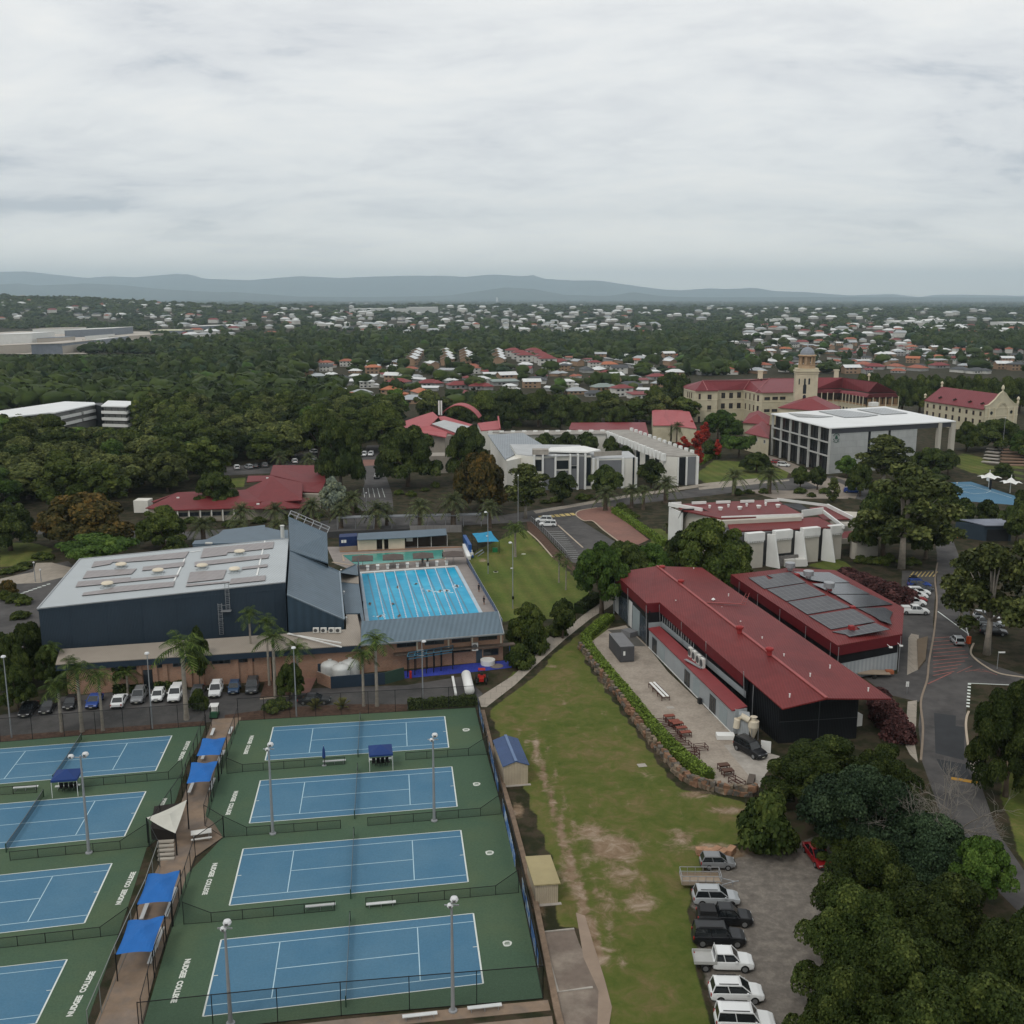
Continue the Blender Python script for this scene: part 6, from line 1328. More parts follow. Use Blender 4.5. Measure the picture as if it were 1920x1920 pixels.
def shed(A,B,depth,ze,zr,label,wm,rm,mono=False,door=True,slope=0):
 d=(B-A).normalized();n=Vector((-d.y,d.x,0));D=n*depth;t=thing('garden_shed',label,'shed',tuple(A));m=MB()
 if mono:
  m.prism([A,B,B+D,A+D],0,ze);m.face([up(A,ze),up(B,ze),up(B,ze+.1),up(A,zr)]);m.build('wall',wm,t);o=.2
  m=MB();m.slab([up(A-d*o-n*o,zr+.08),up(B+d*o-n*o,ze+.08),up(B+D+d*o+n*o,ze+.08),up(A+D-d*o+n*o,zr+.08)],.12);m.build('roof',rm,t)
  m=MB();m.face([up(A,ze),up(A+D,ze),up(A+D,zr),up(A,zr)]);m.build('wall',wm,t)
 else:
  Mx=lerp(A,B,.5);m.prism([A,B,B+D,A+D],0,ze);m.face([up(A,ze),up(B,ze),up(Mx,zr)]);m.face([up(B+D,ze),up(A+D,ze),up(Mx+D,zr)]);m.build('wall',wm,t);o=.15;s=(zr-ze)/((B-A).length/2)
  m=MB();m.slab([up(A-d*o-n*o,ze+.06-s*o),up(Mx-n*o,zr+.06),up(Mx+D+n*o,zr+.06),up(A+D-d*o+n*o,ze+.06-s*o)],.08);m.slab([up(Mx-n*o,zr+.06),up(B+d*o-n*o,ze+.06-s*o),up(B+D+d*o+n*o,ze+.06-s*o),up(Mx+D+n*o,zr+.06)],.08);rf=m.build('roof',rm,t)
  m=MB();m.bar(up(Mx-n*o,zr+.09),up(Mx+D+n*o,zr+.09),.35,.06);m.build('ridge_cap',mat('blue_ridge',(.12,.18,.3),.5),rf)
 m=MB();L=(B-A).length;wpanel(m,A,B,L*.62,L*.97,.05,1.95,.03,.05);m.build('door',wm,t)
 m=MB();m.prism([A-d*.3-n*.4,B+d*.3-n*.4,B+d*.3,A-d*.3],0,.06);m.build('slab',M_conc,t)
M_shc=mat('cream_ribbed_wall',(.44,.37,.27),.7,kind='corr',wscale=1.7,rot=(0,0,.1))
A,B=W(25,158,333),W(25,320,320);Zr=ZA(*ZX(25,150,202),A.y).z
shed(A,B,7.6,Zr,Zr+.55,'cream garden shed with blue gabled roof beside the banner fence',M_shc,mat('blue_shed_roof',(.05,.085,.18),.45,kind='corr',wscale=2,rot=(0,0,PI/2)))
A,B=W(25,370,1125),W(25,520,1112);Zr=ZA(*ZX(25,352,990),A.y).z
shed(A,B,5.0,Zr-.05,Zr+.0,'beige garden shed with flat mustard roof beside the dirt track',M_shc,mat('mustard_shed_roof',(.36,.30,.16),.6,kind='corr',wscale=2,rot=(0,0,PI/2)),mono=True)
t=thing('site_shed','navy shed with grey roof at the right photo edge below the basketball court','shed',tuple(W(22,1250,1340)))
A,B=W(22,1255,1345),W(22,1700,1350);m=MB();m.prism([A,B,B+Vector((.5,5,0)),A+Vector((-5.2,4.6,0))],0,3.8);m.build('wall',M_navy,t)
m=MB();m.slab([up(A,4.0)+Vector((0,-.4,0)),up(B,4.0)+Vector((0,-.4,0)),up(B,4.4)+Vector((.5,6,0)),up(A,4.4)+Vector((-4,5,0))],.2);m.build('roof',mat('grey_blue_roof',(.2,.22,.27),.5),t)
m=MB();L=(B-A).length;wpanel(m,A,B,L*.1,L*.9,0,2.9,.05,.08);m.build('open_bay',M_black,t)
# vegetation
M_bark=mat('bark_brown',(.10,.075,.055),.95,var=.3,scale=2)
M_barkp=mat('bark_pale',(.26,.23,.19),.9,var=.25,scale=2)
LM={'dark':leafmat('leaf_dark_green',(.021,.037,.008),top=(.070,.084,.020)),'mid':leafmat('leaf_mid_green',(.034,.055,.010),top=(.095,.108,.024)),'bright':leafmat('leaf_bright_green',(.038,.078,.014),top=(.085,.125,.025)),
      'gum':leafmat('leaf_gum_olive',(.040,.056,.016),top=(.125,.135,.04)),'orange':leafmat('leaf_orange_bloom',(.036,.038,.011),top=(.14,.08,.02)),'blue':leafmat('leaf_blue_green',(.021,.040,.020),top=(.05,.075,.035)),
      'purple':leafmat('leaf_purple_shrub',(.062,.030,.030),top=(.12,.05,.045)),'red':leafmat('leaf_flame_red',(.22,.022,.015),top=(.45,.05,.03)),'silver':leafmat('leaf_silver',(.16,.20,.17)),
      'hedge':leafmat('leaf_hedge_green',(.12,.185,.028),top=(.21,.28,.05)),'palm':leafmat('leaf_palm_green',(.034,.060,.014),top=(.085,.115,.025)),'date':leafmat('leaf_date_palm',(.050,.066,.028),top=(.09,.10,.04)),'yucca':leafmat('leaf_yellow_green',(.30,.29,.09))}
def quads(c,nrm,s,g,asp=1.0):
 n=len(c);r=g.normal(size=(n,3));t=np.cross(nrm,r);t/=np.linalg.norm(t,axis=1)[:,None]+1e-9;b=np.cross(nrm,t)
 s=s[:,None];t=t*s*asp;b=b*s
 v=np.stack([c-t-b*.35,c+t*.25-b,c+t+b*.35,c-t*.25+b],1).reshape(-1,3)
 return v,np.arange(4*n).reshape(n,4)
def cloud(lobes,per,size,g,up_=.25,jit=.5,shell=.22):
 cs,ns,ss,ti=[],[],[],[]
 for(x,y,z,rx,ry,rz) in lobes:
  k=max(4,int(per*(rx*ry+rx*rz)/2));d=g.normal(size=(k,3));d/=np.linalg.norm(d,axis=1)[:,None];d[:,2]=np.where(d[:,2]<-.35,-d[:,2],d[:,2])
  rad=1-shell*g.random(k)**1.5+.06*g.random(k)
  c=np.array([x,y,z])+d*np.array([rx,ry,rz])*rad[:,None];n=d+g.normal(size=(k,3))*jit;n[:,2]+=up_;n/=np.linalg.norm(n,axis=1)[:,None]
  cs.append(c);ns.append(n);ss.append(size*(.6+.8*g.random(k)));ti.append(np.clip(g.random()*.45+.05+.5*g.random(k)**1.3,0,1))
 c,n,s,t=map(np.concatenate,(cs,ns,ss,ti))
 v,f=quads(c,n,s,g);return v,f,t
def crown_lobes(g,n,W_,H_,r0,r1,z0,shape='dome',flat=.8):
 L=[]
 for i in range(n*4):
  if len(L)>=n:break
  a=g.random()*2*PI;q=g.random()**.5;h=g.random()
  if shape=='dome':e=math.sqrt(max(0,1-(h*.95)**2));
  elif shape=='ball':e=math.sin(PI*(.12+.8*h))
  elif shape=='cone':e=1-h*.85
  elif shape=='flat':e=.75+.25*g.random();
  else:e=.5+.5*g.random()
  q=(.45+.55*q) if g.random()<.8 else q*.5
  r=r0+(r1-r0)*g.random();rr=max(0,W_/2*e*q-r*.55)
  L.append((math.cos(a)*rr,math.sin(a)*rr,z0+h*(H_-r*flat),r,r*(.85+.3*g.random()),r*flat))
 return L
def limbs(m,lobes,z0,r,g,k=7,top=.75):
 m.tube([(0,0,-.2),(.1*r,0,z0*.5),(.2*r,.1*r,z0)],[r*1.35,r,r*.85],8)
 idx=g.permutation(len(lobes))[:k]
 for i in idx:
  x,y,z=lobes[i][:3];m.tube([(.2*r,.1*r,z0*.9),(x*.35,y*.35,z0+(z-z0)*.45),(x*.85,y*.85,z0+(z-z0)*.9)],[r*.6,r*.38,r*.12],6)
PROTO={}
def proto_tree(key,leaf,n,W_,H_,r0,r1,z0,shape,per,size,trunk=.35,bark=None,flat=.8,seed=0,name='tree',k=7,jit=.5,shell=.22,core=True):
 g=np.random.default_rng(seed+11);lob=crown_lobes(g,n,W_,H_-z0,r0,r1,z0,shape,flat)
 v,f,t=cloud(lob,per,size,g,jit=jit,shell=shell)
 if core:
  c2=[(x*.8,y*.8,z-.1*rz,rx*.62,ry*.62,rz*.62) for(x,y,z,rx,ry,rz) in lob];v2,f2,t2=cloud(c2,per*.22,size*1.9,g,jit=.3);f2=f2+len(v);v=np.concatenate([v,v2]);f=np.concatenate([f,f2]);t=np.concatenate([t,t2])
 root=bpy.data.objects.new(name,None)
 cr=npmesh('crown',v,f,LM[leaf],tint=t);COL.objects.unlink(cr);cr.parent=root
 m=MB();limbs(m,lob,z0,trunk,g,k);tr=m.build('trunk',bark or M_bark,smooth=True);COL.objects.unlink(tr);tr.parent=root
 PROTO[key]=(root,cr,tr,W_,H_);return root
def place(key,loc,w,h,label=None,group=None,rz=None,name=None,cat='tree'):
 root,cr,tr,W_,H_=PROTO[key];e=bpy.data.objects.new(name or root.name,None);COL.objects.link(e);e.location=loc
 e.rotation_euler=(0,0,rng.random()*6.28 if rz is None else rz);e.scale=(w/W_,w/W_*(.92+.16*rng.random()),h/H_)
 for c in(cr,tr):
  o=c.copy();o.parent=e;COL.objects.link(o)
 e['category']=cat;e['group']=group or 'trees on the campus';e['label']=label or ''
 return e
proto_tree('fig','dark',70,14,10,.9,1.9,2.4,'dome',240,.19,.5,seed=1,name='broad_tree')
proto_tree('fig2','mid',70,14,10,.9,1.9,2.4,'dome',240,.19,.5,seed=2,name='broad_tree')
proto_tree('figb','bright',66,12,9,.8,1.6,2.4,'dome',300,.16,.4,seed=3,name='broad_tree')
proto_tree('lump','dark',78,13,10,.75,1.5,1.6,'dome',620,.105,.4,seed=4,name='lumpy_tree',shell=.16,jit=.6,flat=.9)
proto_tree('feather','blue',70,14,9,1.0,2.0,1.8,'dome',430,.12,.4,seed=5,name='feathery_tree',jit=.9,shell=.5)
proto_tree('round','dark',40,8,8,.9,1.5,2.0,'ball',160,.22,.25,seed=6,name='round_tree')
proto_tree('roundb','bright',40,8,8,.9,1.5,2.0,'ball',160,.22,.25,seed=7,name='round_tree')
proto_tree('gum','gum',46,13,15,.9,1.7,5.0,'dome',110,.24,.38,M_barkp,seed=8,name='gum_tree',k=14,jit=.9,shell=.55,core=False)
proto_tree('gum2','gum',52,12,16,1.0,1.8,4.0,'ball',120,.25,.38,M_barkp,seed=9,name='gum_tree',k=14,jit=.8,shell=.5)
proto_tree('orange','orange',60,15,9,1.2,2.2,1.8,'dome',140,.27,.45,seed=10,name='blossom_tree')
proto_tree('flat','bright',46,14,5.5,1.0,1.9,2.6,'flat',150,.26,.35,seed=12,name='spreading_tree',flat=.5)
proto_tree('red','red',26,5,8,.5,1.0,2.0,'ball',220,.2,.16,seed=13,name='flame_tree',jit=.8,shell=.5)
proto_tree('silver','silver',36,9,8,.9,1.5,1.5,'ball',160,.25,.25,seed=14,name='silver_tree',jit=.9,shell=.4)
proto_tree('column','gum',34,4,9,.6,1.0,.8,'ball',200,.2,.2,seed=15,name='column_tree')
proto_tree('shrub','dark',30,5,3.4,.6,1.0,.3,'dome',260,.17,.12,seed=16,name='shrub')
proto_tree('shrubm','mid',26,4,2.2,.5,.9,.2,'dome',260,.16,.1,seed=17,name='shrub')
proto_tree('purple','purple',34,5,3.0,.6,1.1,.2,'dome',240,.2,.1,seed=18,name='purple_shrub',jit=1.2,shell=.5)
for j,(lf,sh) in enumerate((('dark','dome'),('mid','dome'),('gum','ball'),('mid','ball'),('dark','ball'),('bright','dome'))):
 proto_tree('mid%d'%j,lf,44,13,13,1.1,2.3,2.5,sh,90,.36,.4,seed=20+j,name=['dark_forest_tree','green_forest_tree','olive_forest_tree','green_forest_tree','dark_forest_tree','bright_forest_tree'][j],k=4)
def TR(key,cx,yt,yb,w,label,**k):
 c=P(cx,yb);s=(c.y*CP+CAMH*SP)/FPX;h=max(1.5,ZA(cx,yt,c.y).z*.97)
 return place(key,c,w*s*.93,h,label,**k)
TR('lump',1545,1380,1520,230,'broad dark tree hiding the foot of the black workshop wall');TR('lump',1655,1395,1560,190,'dark tree between the black workshop end and the road')
TR('feather',1610,1440,1620,250,'feathery blue-green tree behind the rounded trees');TR('feather',1735,1525,1665,205,'feathery blue-green tree around the bare branches')
TR('shrub',1437,1480,1597,125,'dense dark rounded shrub at the top of the gravel lot',name='shrub',cat='shrub')
TR('lump',1572,1522,1618,115,'small dark tree leaning over the red car');TR('lump',1618,1560,1780,235,'rounded dark tree just below the red car');TR('figb',1835,1565,1710,140,'bright green tree beside the road under the bare tree')
for a in((1600,1650,1900,270,'rounded tree on the left edge of the large grove at lower right'),(1760,1640,1900,300,'tall rounded tree in the middle of the lower right grove'),(1665,1735,2010,330,'big dark tree filling the centre of the lower right grove'),(1900,1700,1990,300,'big dark tree at the right photo edge of the grove'),
          (1580,1800,2080,260,'lowest left tree of the grove overhanging the gravel lot'),(1800,1820,2150,380,'big dark tree at the lower right corner of the photo'),(1700,1880,2240,330,'tree cut off by the bottom edge in the grove')):TR('lump',*a)
TR('lump',1885,1268,1493,175,'leafy tree on the grass right of the fresh asphalt patch');TR('lump',1960,1250,1440,170,'dark tree at the right photo edge beside the side road')
TR('gum',1850,1008,1227,215,'tall gum with pale trunk right of the hatched junction');TR('gum',1930,1000,1240,200,'gum tree at the right photo edge over the parked cars');TR('gum2',1800,1035,1175,100,'smaller gum beside the road above the hatched junction')
TR('gum',1690,862,1066,205,'large tree with forked pale trunk right of the buttressed hall');TR('fig',1655,905,1045,130,'dark tree tucked left of the large forked tree');TR('fig',1735,925,1048,95,'dark tree tucked right of the large forked tree')
TR('fig2',1330,966,1108,170,'dense tree between the buttressed hall and the long red roof');TR('round',1275,990,1095,70,'smaller tree left of the one beside the buttressed hall')
TR('figb',1128,1012,1150,125,'spreading green tree below the car park bays');TR('figb',1218,1016,1108,105,'green tree at the far end of the long workshop');TR('fig',1172,1010,1112,120,'dark tree at the corner where the path meets the workshop')
TR('fig2',990,1128,1212,88,'bushy tree right of the brick clubhouse');TR('round',1055,1119,1197,56,'small round tree where the footpath forks')
TR('shrub',975,1205,1250,60,'low dark shrub under the trees beside the clubhouse',cat='shrub');TR('shrub',1003,1165,1225,50,'dark shrub between the bushy tree and the round tree',cat='shrub')
TR('fig',640,775,925,105,'huge dark tree on the left side of the avenue');TR('fig2',600,752,860,110,'tall tree with paler top behind the huge tree by the avenue');TR('fig',765,792,912,135,'huge dark tree on the right side of the avenue')
TR('fig2',715,752,845,120,'broad tree at the far end of the avenue');TR('fig',876,792,905,92,'layered dark tree left of the grey-roofed teaching wing');TR('orange',900,842,958,112,'tree with golden-brown crown in front of the teaching block')
TR('gum2',985,866,972,105,'airy dark tree beside the tall light pole');TR('round',1055,880,948,58,'round tree before the teaching block, left one');TR('round',1134,868,940,64,'round tree before the teaching block, right one');TR('round',1221,858,916,58,'round tree between teaching block and cloister end')
for i,a in enumerate(((1022,809,866,50),(1062,807,864,48),(1100,807,866,52),(1145,815,868,34),(1172,833,880,38))):TR('round',*a,'%s tree of the courtyard row behind the teaching block'%['leftmost','second','middle','fourth','rightmost'][i])
TR('figb',1353,766,830,84,'round green tree in front of the heritage building');TR('flat',1385,815,858,80,'low spreading tree below the round green tree');TR('fig',1418,846,885,66,'dark low tree on the circular campus lawn');TR('round',1330,822,860,34,'small green tree among the red flame trees')
for i,(a,lb) in enumerate((((1322,789,834,26),'flame tree beside the round green tree'),((1308,805,852,36),'widest flame tree left of the lawn'),((1344,822,862,20),'thin flame tree in front of the spreading tree'),((1310,836,878,24),'lowest flame tree beside the cloister end'),((1281,816,855,26),'leftmost flame tree behind the cloister roof'),((1296,787,822,18),'small flame tree beside the pink-red roof'))):TR('red',*a,'red '+lb,group='red flame trees beside the cloister')
TR('round',1500,872,917,40,'left one of two round trees below the colonnade');TR('round',1532,872,918,40,'right one of two round trees below the colonnade');TR('roundb',1586,852,896,42,'neat round tree before the crest wall');TR('column',1561,893,942,27,'narrow brownish column tree below the crest wall')
TR('gum2',1655,812,912,120,'large gum before the pale wall of the assembly hall');TR('fig',1740,836,895,86,'dark tree by the portal of the assembly hall');TR('round',1777,840,890,40,'round tree beside the end portal column');TR('gum',1700,880,960,80,'gum tree behind the large forked tree');TR('fig',1612,865,930,55,'tree left of the large gum by the crest wall')
TR('fig',1880,866,902,44,'dark round tree beside the white tensile canopies');TR('fig',1868,782,845,105,'dark tree in front of the chapel gable');TR('fig2',1812,788,846,60,'tree left of the dark one before the chapel');TR('figb',1915,805,860,55,'bright tree at the right photo edge beside the steps')
for i,a in enumerate(((1775,915,972,52),(1804,930,1000,54),(1848,934,992,52),(1905,936,1020,70),(1930,900,985,60))):TR('round',*a,'%s tree of the row below the blue basketball court'%['leftmost','second','third','fourth','rightmost'][i])
TR('orange',160,920,1022,185,'wide tree with orange-brown crown at left');TR('flat',180,1008,1062,160,'low spreading green tree at the far corner of the sports hall roof');TR('fig2',308,946,1028,104,'dense tree in front of the red-roofed residence');TR('shrub',330,1002,1040,60,'dark round bush at the back of the sports hall',cat='shrub')
TR('fig',20,938,1032,120,'dark tree at the left photo edge above the lawn');TR('orange',16,1086,1116,38,'small golden shrub beside the zebra crossing',cat='shrub');TR('silver',626,892,968,64,'silvery pale tree beside the residence')
TR('fig',405,880,960,90,'dark tree behind the left end of the residence roof');
for i,a in enumerate(((60,1160,1275,85),(20,1180,1300,80),(95,1205,1290,60),(35,1240,1335,70))):TR('fig',*a,'%s dark tree beside the left end of the sports hall'%['tallest','leftmost','rightmost','lowest'][i])
TR('round',225,1230,1292,44,'small tree before the brick wall behind parked cars');TR('round',375,1168,1290,40,'tall thin tree above the large palm before the hall');TR('shrub',372,1290,1330,45,'bush between parked white cars',cat='shrub');TR('fig',545,1240,1310,60,'dark tree among the palms near the brick entrance')
for i in range(13):TR('fig' if i%2 else 'fig2',1608+i*27+rng.random()*8,694+rng.random()*8+i*.4,775,60,'%s tree in the dense row behind the chapel'%['first','second','third','fourth','fifth','sixth','seventh','eighth','ninth','tenth','eleventh','twelfth','thirteenth'][i],group='tree row behind the chapel')
TR('fig',1262,694,778,104,'large dark tree left of the heritage building');TR('fig2',1225,720,790,60,'tree behind the pink-red roof left of the heritage building')
for i,a in enumerate(((905,730,800,84),(960,724,796,90),(1010,727,800,84),(1050,745,810,70),(1100,752,812,62),(1160,758,815,60),(860,752,805,60),(945,750,812,70))):TR('fig' if i%2 else 'fig2',*a,'%s tree of the clump between the arched roof and the pink roofs'%['tall left','tallest','tall right','lower middle','fifth','rightmost','leftmost','front'][i])
for i in range(9):a=W(8,1540+i*38,150+i*14+(i%2)*22);place('purple',a,6.5,3.2,'purple-leaved shrub in the bed between the solar roof and the parked cars','purple shrubs beside the solar roof',cat='shrub')
for i in range(7):a=W(8,1700+i*22,830+i*32+(i%2)*10);place('purple',a,4.6,3.0,'purple-leaved shrub beside the footpath at the black workshop end','purple shrubs at the black workshop end',cat='shrub')
SH='low green shrubs planted in the campus beds'
for lb,k,pts in(('low green shrubs around the brick clubhouse trees',7,((520,1330),(600,1340),(680,1290),(560,1290),(860,1190),(900,1200),(740,1330))),('low shrubs under the forked tree beside the buttressed hall',27,((1560,650),(1640,655),(1720,660),(1780,640),(1900,660),(1960,650))),
                   ('low shrubs in front of the teaching block',12,((1000,630),(1060,620),(1210,610),(1260,600),(1480,570),(1560,560),(150,580),(220,590),(300,560),(360,540))),('low shrubs in the bed beside the car park hedge',23,((1800,420),(1850,460),(1900,520),(1960,560),(1990,640))),
                   ('low shrubs behind the sports hall among the palms',14,((480,960),(620,960),(760,990),(980,960),(1200,930),(1420,920),(1560,900),(1700,880))),('low shrubs on the terrace left of the hall',24,((100,860),(200,830),(300,780),(60,1180),(200,1200),(280,1230),(250,1400),(500,680),(560,690))),('low shrubs beside the lawn steps near the assembly hall',11,((700,770),(760,790),(830,770),(420,770),(360,780),(500,770),(1000,640),(1060,690),(180,590),(230,580)))):
 for q in pts:place('shrubm',W(k,*q),2.6+2*rng.random(),1.0+1.0*rng.random(),lb.replace('shrubs','shrub'),lb.replace('low','planted'),cat='shrub')
for x,y in((330,800),(270,820)):place('shrubm',W(4,x-60,y),3,1.8,'round green bush by the tall fence near the walkway entrance','bushes by the walkway entrance',cat='shrub')
def spiky(c,r,label):
 g=np.random.default_rng(5);t=thing('yucca',label,'plant',tuple(c),0,'spiky yellow-green yuccas',world=False);m=MB()
 for i in range(46):
  a=g.random()*6.28;e=.15+1.3*g.random();d=Vector((math.cos(a)*math.cos(e),math.sin(a)*math.cos(e),math.sin(e)));s=Vector((-math.sin(a),math.cos(a),0))*.13;b0=Vector((0,0,.3));m.face([b0-s,b0+s,b0+d*r*.7+s*.8,b0+d*r-Vector((0,0,.1*r)),b0+d*r*.7-s*.8])
 m.build('leaves',LM['yucca'],t);m=MB();m.tube([(0,0,0),(0,0,.5)],.12);m.build('stem',M_bark,t)
spiky(W(4,495,800),1.5,'spiky yellow-green yucca beside the black sedan');spiky(W(4,672,795),1.6,'spiky yellow-green yucca right of the black sedan')
for i,(x,y) in enumerate(((1740,660),(1900,655),(1962,650))):spiky(W(27,x,y),1.4,'%s spiky yucca under the forked tree'%['left','middle','right'][i])
def hedge(pts,w,h,label,name='hedge',leaf='hedge',size=.11,per=60):
 g=np.random.default_rng(3);pts=[Vector((q[0],q[1],0)) for q in pts];vs=[];cs=[];ns=[];core=MB()
 for i in range(len(pts)-1):
  a,b2=pts[i],pts[i+1];L=(b2-a).length;d=(b2-a)/L;nn=Vector((-d.y,d.x,0));n=int(L*per*(w+2*h))
  u=g.random(n)*L;k=g.random(n)*(w+2*h);wav=.12*np.sin(u*1.7)+.08*np.sin(u*4.1)
  top=(k>h)&(k<h+w);lf=k<=h;off=np.where(top,k-h-w/2,np.where(lf,-w/2,w/2))*(1+.05*g.normal(size=n));z=np.where(top,h,np.where(lf,k,k-h-w))*(1+.0)+wav*(np.where(top,1,.3))+.05*g.normal(size=n)
  c=np.stack([a.x+d.x*u+nn.x*off,a.y+d.y*u+nn.y*off,np.maximum(z,.03)],1);nr=np.stack([nn.x*np.where(top,0,np.sign(off)),nn.y*np.where(top,0,np.sign(off)),np.where(top,1.,.25)],1)+g.normal(size=(n,3))*.5;nr/=np.linalg.norm(nr,axis=1)[:,None];cs.append(c);ns.append(nr)
  core.prism([a+nn*(w/2-.12),a-nn*(w/2-.12),b2-nn*(w/2-.12),b2+nn*(w/2-.12)],0,h-.12)
 c=np.concatenate(cs);nr=np.concatenate(ns);v,f=quads(c,nr,size*(.6+.8*g.random(len(c))),g)
 o=npmesh('foliage',v,f,LM[leaf],tint=g.random(len(f))*.8);t=thing(name,label,'hedge',tuple(pts[0]));o.parent=t;o.matrix_parent_inverse=Matrix.Translation(-pts[0])
 core.build('inner_branches',LM[leaf],t)
hedge(smooth(zz_(8,(245,355),(150,430),(112,490),(200,620),(330,775),(470,950),(640,1125),(785,1232))),1.7,1.1,'long bright clipped hedge above the stone wall beside the gravel yard')
hedge(zz_(4,(1100,800),(1550,768)),1.1,1.3,'clipped green hedge behind the farthest right-hand court',leaf='mid')
hedge(zz_(23,(1700,470),(1920,610),(2200,800),(2430,960)),1.6,1.5,'straight bright clipped hedge beside the red brick paving',size=.14,per=40)
hedge(zz_(7,(1080,1010),(1250,880)),2.0,1.6,'dark hedge bank beside the footpath at the lawn corner',leaf='dark',size=.16,per=30)
hedge(zz_(3,(820,570),(1030,560)),1.3,1.1,'dark hedge before the brick wall behind a white sedan',leaf='dark',size=.16,per=30);hedge(zz_(3,(1110,545),(1340,530)),1.3,1.1,'dark hedge before the brick wall behind the white pickup',leaf='dark',size=.16,per=30)
hedge(zz_(19,(220,1270),(330,1190),(500,1160)),2.2,1.6,'yellow-green hedge along the edge of the circular lawn',size=.25,per=14)
def frond(m,base,a,elev,L,droop,wl,n=13,g=None,mi=0):
 d=Vector((math.cos(a),math.sin(a),0));s=Vector((-math.sin(a),math.cos(a),0));pts=[]
 for i in range(n+1):
  t=i/n;pts.append(base+d*(L*t*math.cos(elev)*(1-.12*t))+Vector((0,0,L*t*math.sin(elev)-droop*L*t*t)))
 for i in range(1,n):
  p=pts[i];q=pts[i+1];f=(q-pts[i-1]).normalized();wlen=wl*math.sin(PI*min(1,.12+.88*i/n))**.6
  for sg in(-1,1):
   tip=p+s*sg*wlen+f*wlen*.45-Vector((0,0,wlen*.42));h=(q-p)*.42;m.face([p-h*.7,p+h*.7,tip+h*.3,tip-h*.3],mi)
 for i in range(n):m.bar(pts[i],pts[i+1],.05,.04,mi)
def palm_proto(key,nf,L,H_,trunk_r,droop,leaf,name,emin,emax,wl,shaft=False,skirt=0,seed=1):
 g=np.random.default_rng(seed);m=MB();top=Vector((0,0,H_))
 for i in range(nf):
  a=i*2.39996+g.random()*.3;e=emin+(emax-emin)*((i+.5)/nf);frond(m,top,a,e,L*(.85+.25*g.random()),droop*(.8+.5*g.random()),wl,g=g)
 root=bpy.data.objects.new(name,None);cr=m.build('crown',LM[leaf]);at=cr.data.attributes.new('tint','FLOAT','FACE');at.data.foreach_set('value',g.random(len(cr.data.polygons)).astype(np.float32));COL.objects.unlink(cr);cr.parent=root
 m=MB();m.tube([(0,0,-.2),(0,0,H_*.1),(0,0,H_*.5),(0,0,H_*.86)],[trunk_r*1.5,trunk_r*1.1,trunk_r,trunk_r*.85],10)
 if shaft:m.tube([(0,0,H_*.84),(0,0,H_*.9),(0,0,H_)],[trunk_r*.9,trunk_r*1.1,trunk_r*.5],10,1)
 else:m.lathe((0,0,H_*.82),[(trunk_r,0),(trunk_r*1.9,H_*.1),(trunk_r*1.2,H_*.2)],12,1)
 tr=m.build('trunk',[M_barkp if shaft else M_bark,mat('crownshaft_green',(.09,.13,.05),.5) if shaft else mat('palm_boss_brown',(.13,.085,.05),.9)]);COL.objects.unlink(tr);tr.parent=root
 PROTO[key]=(root,cr,tr,2*L*.9,H_)
palm_proto('royal',15,3.4,9,.2,.55,'palm','royal_palm',-.2,1.25,.75,True,seed=3)
palm_proto('date',34,3.6,5,.42,.5,'date','date_palm',-.35,1.35,.5,False,seed=4)
def PALM(key,cx,yc,yb,w,label,group):
 c=P(cx,yb);s=(c.y*CP+CAMH*SP)/FPX;h=ZA(cx,yc,c.y).z;root,cr,tr,W_,H_=PROTO[key];w*=1.22 if key=='royal' else 1.1
 e=place(key,c,w*s,max(2,h),label,group,cat='palm tree');k=w*s/W_;e.scale=(k,k,k)
 ch=list(e.children)
 for o in ch:
  if o.name.startswith('trunk'):o.scale=(1,1,(max(2,h)/k)/H_)
  else:o.location=(0,0,max(2,h)/k-H_)
 return e
GR='feathery palms around the sports hall and car park'
for cx,yc,yb,w,lb in((473,1150,1268,52,'tall slim palm against the navy hall wall'),(517,1195,1312,75,'palm in the planted bed at the end of the parked cars'),(505,1165,1285,50,'palm behind the planted bed palm'),(350,1212,1349,105,'largest palm, in front of the hall by the fence'),
                          (116,1285,1372,70,'leftmost of three palms with yellow fronds by the fence'),(154,1255,1372,80,'middle of three palms by the fence'),(193,1268,1370,66,'right one of three palms by the fence'),(240,1260,1300,50,'short bright palm before the brick wall'),
                          (682,1228,1324,62,'left one of the pair of palms before the white tanks'),(707,1200,1324,72,'right one of the pair of palms before the white tanks'),(560,1215,1300,62,'drooping palm beside the brick entrance'),(106,1212,1290,40,'small palm at the left end of the lean-to roof'),(135,1240,1300,44,'small palm before the left end of the brick wall'),
                          (966,990,1044,52,'palm on the pool lawn beside the turquoise sail'),(1048,1042,1092,30,'left one of two thin palms on the pool lawn'),(1061,1056,1106,28,'right one of two thin palms on the pool lawn')):PALM('royal',cx,yc,yb,w,lb,GR)
GD='date palms between the sports hall and the school'
DP=((708,955,992,66),(788,950,990,62),(850,940,988,66),(918,950,990,52),(455,958,990,62),(382,985,1020,62),(450,985,1015,50),(518,955,990,56),(520,985,1010,44),(586,948,985,58),(640,955,990,50),(725,952,985,40),(660,935,968,60),(1135,925,957,54),(1248,905,942,56),(1184,918,952,44),(1206,920,955,40),(1376,892,928,54),(1442,890,925,54),(1250,985,1000,20),(1345,800,830,24),(1270,800,830,36),(525,855,880,40),(580,858,880,36))
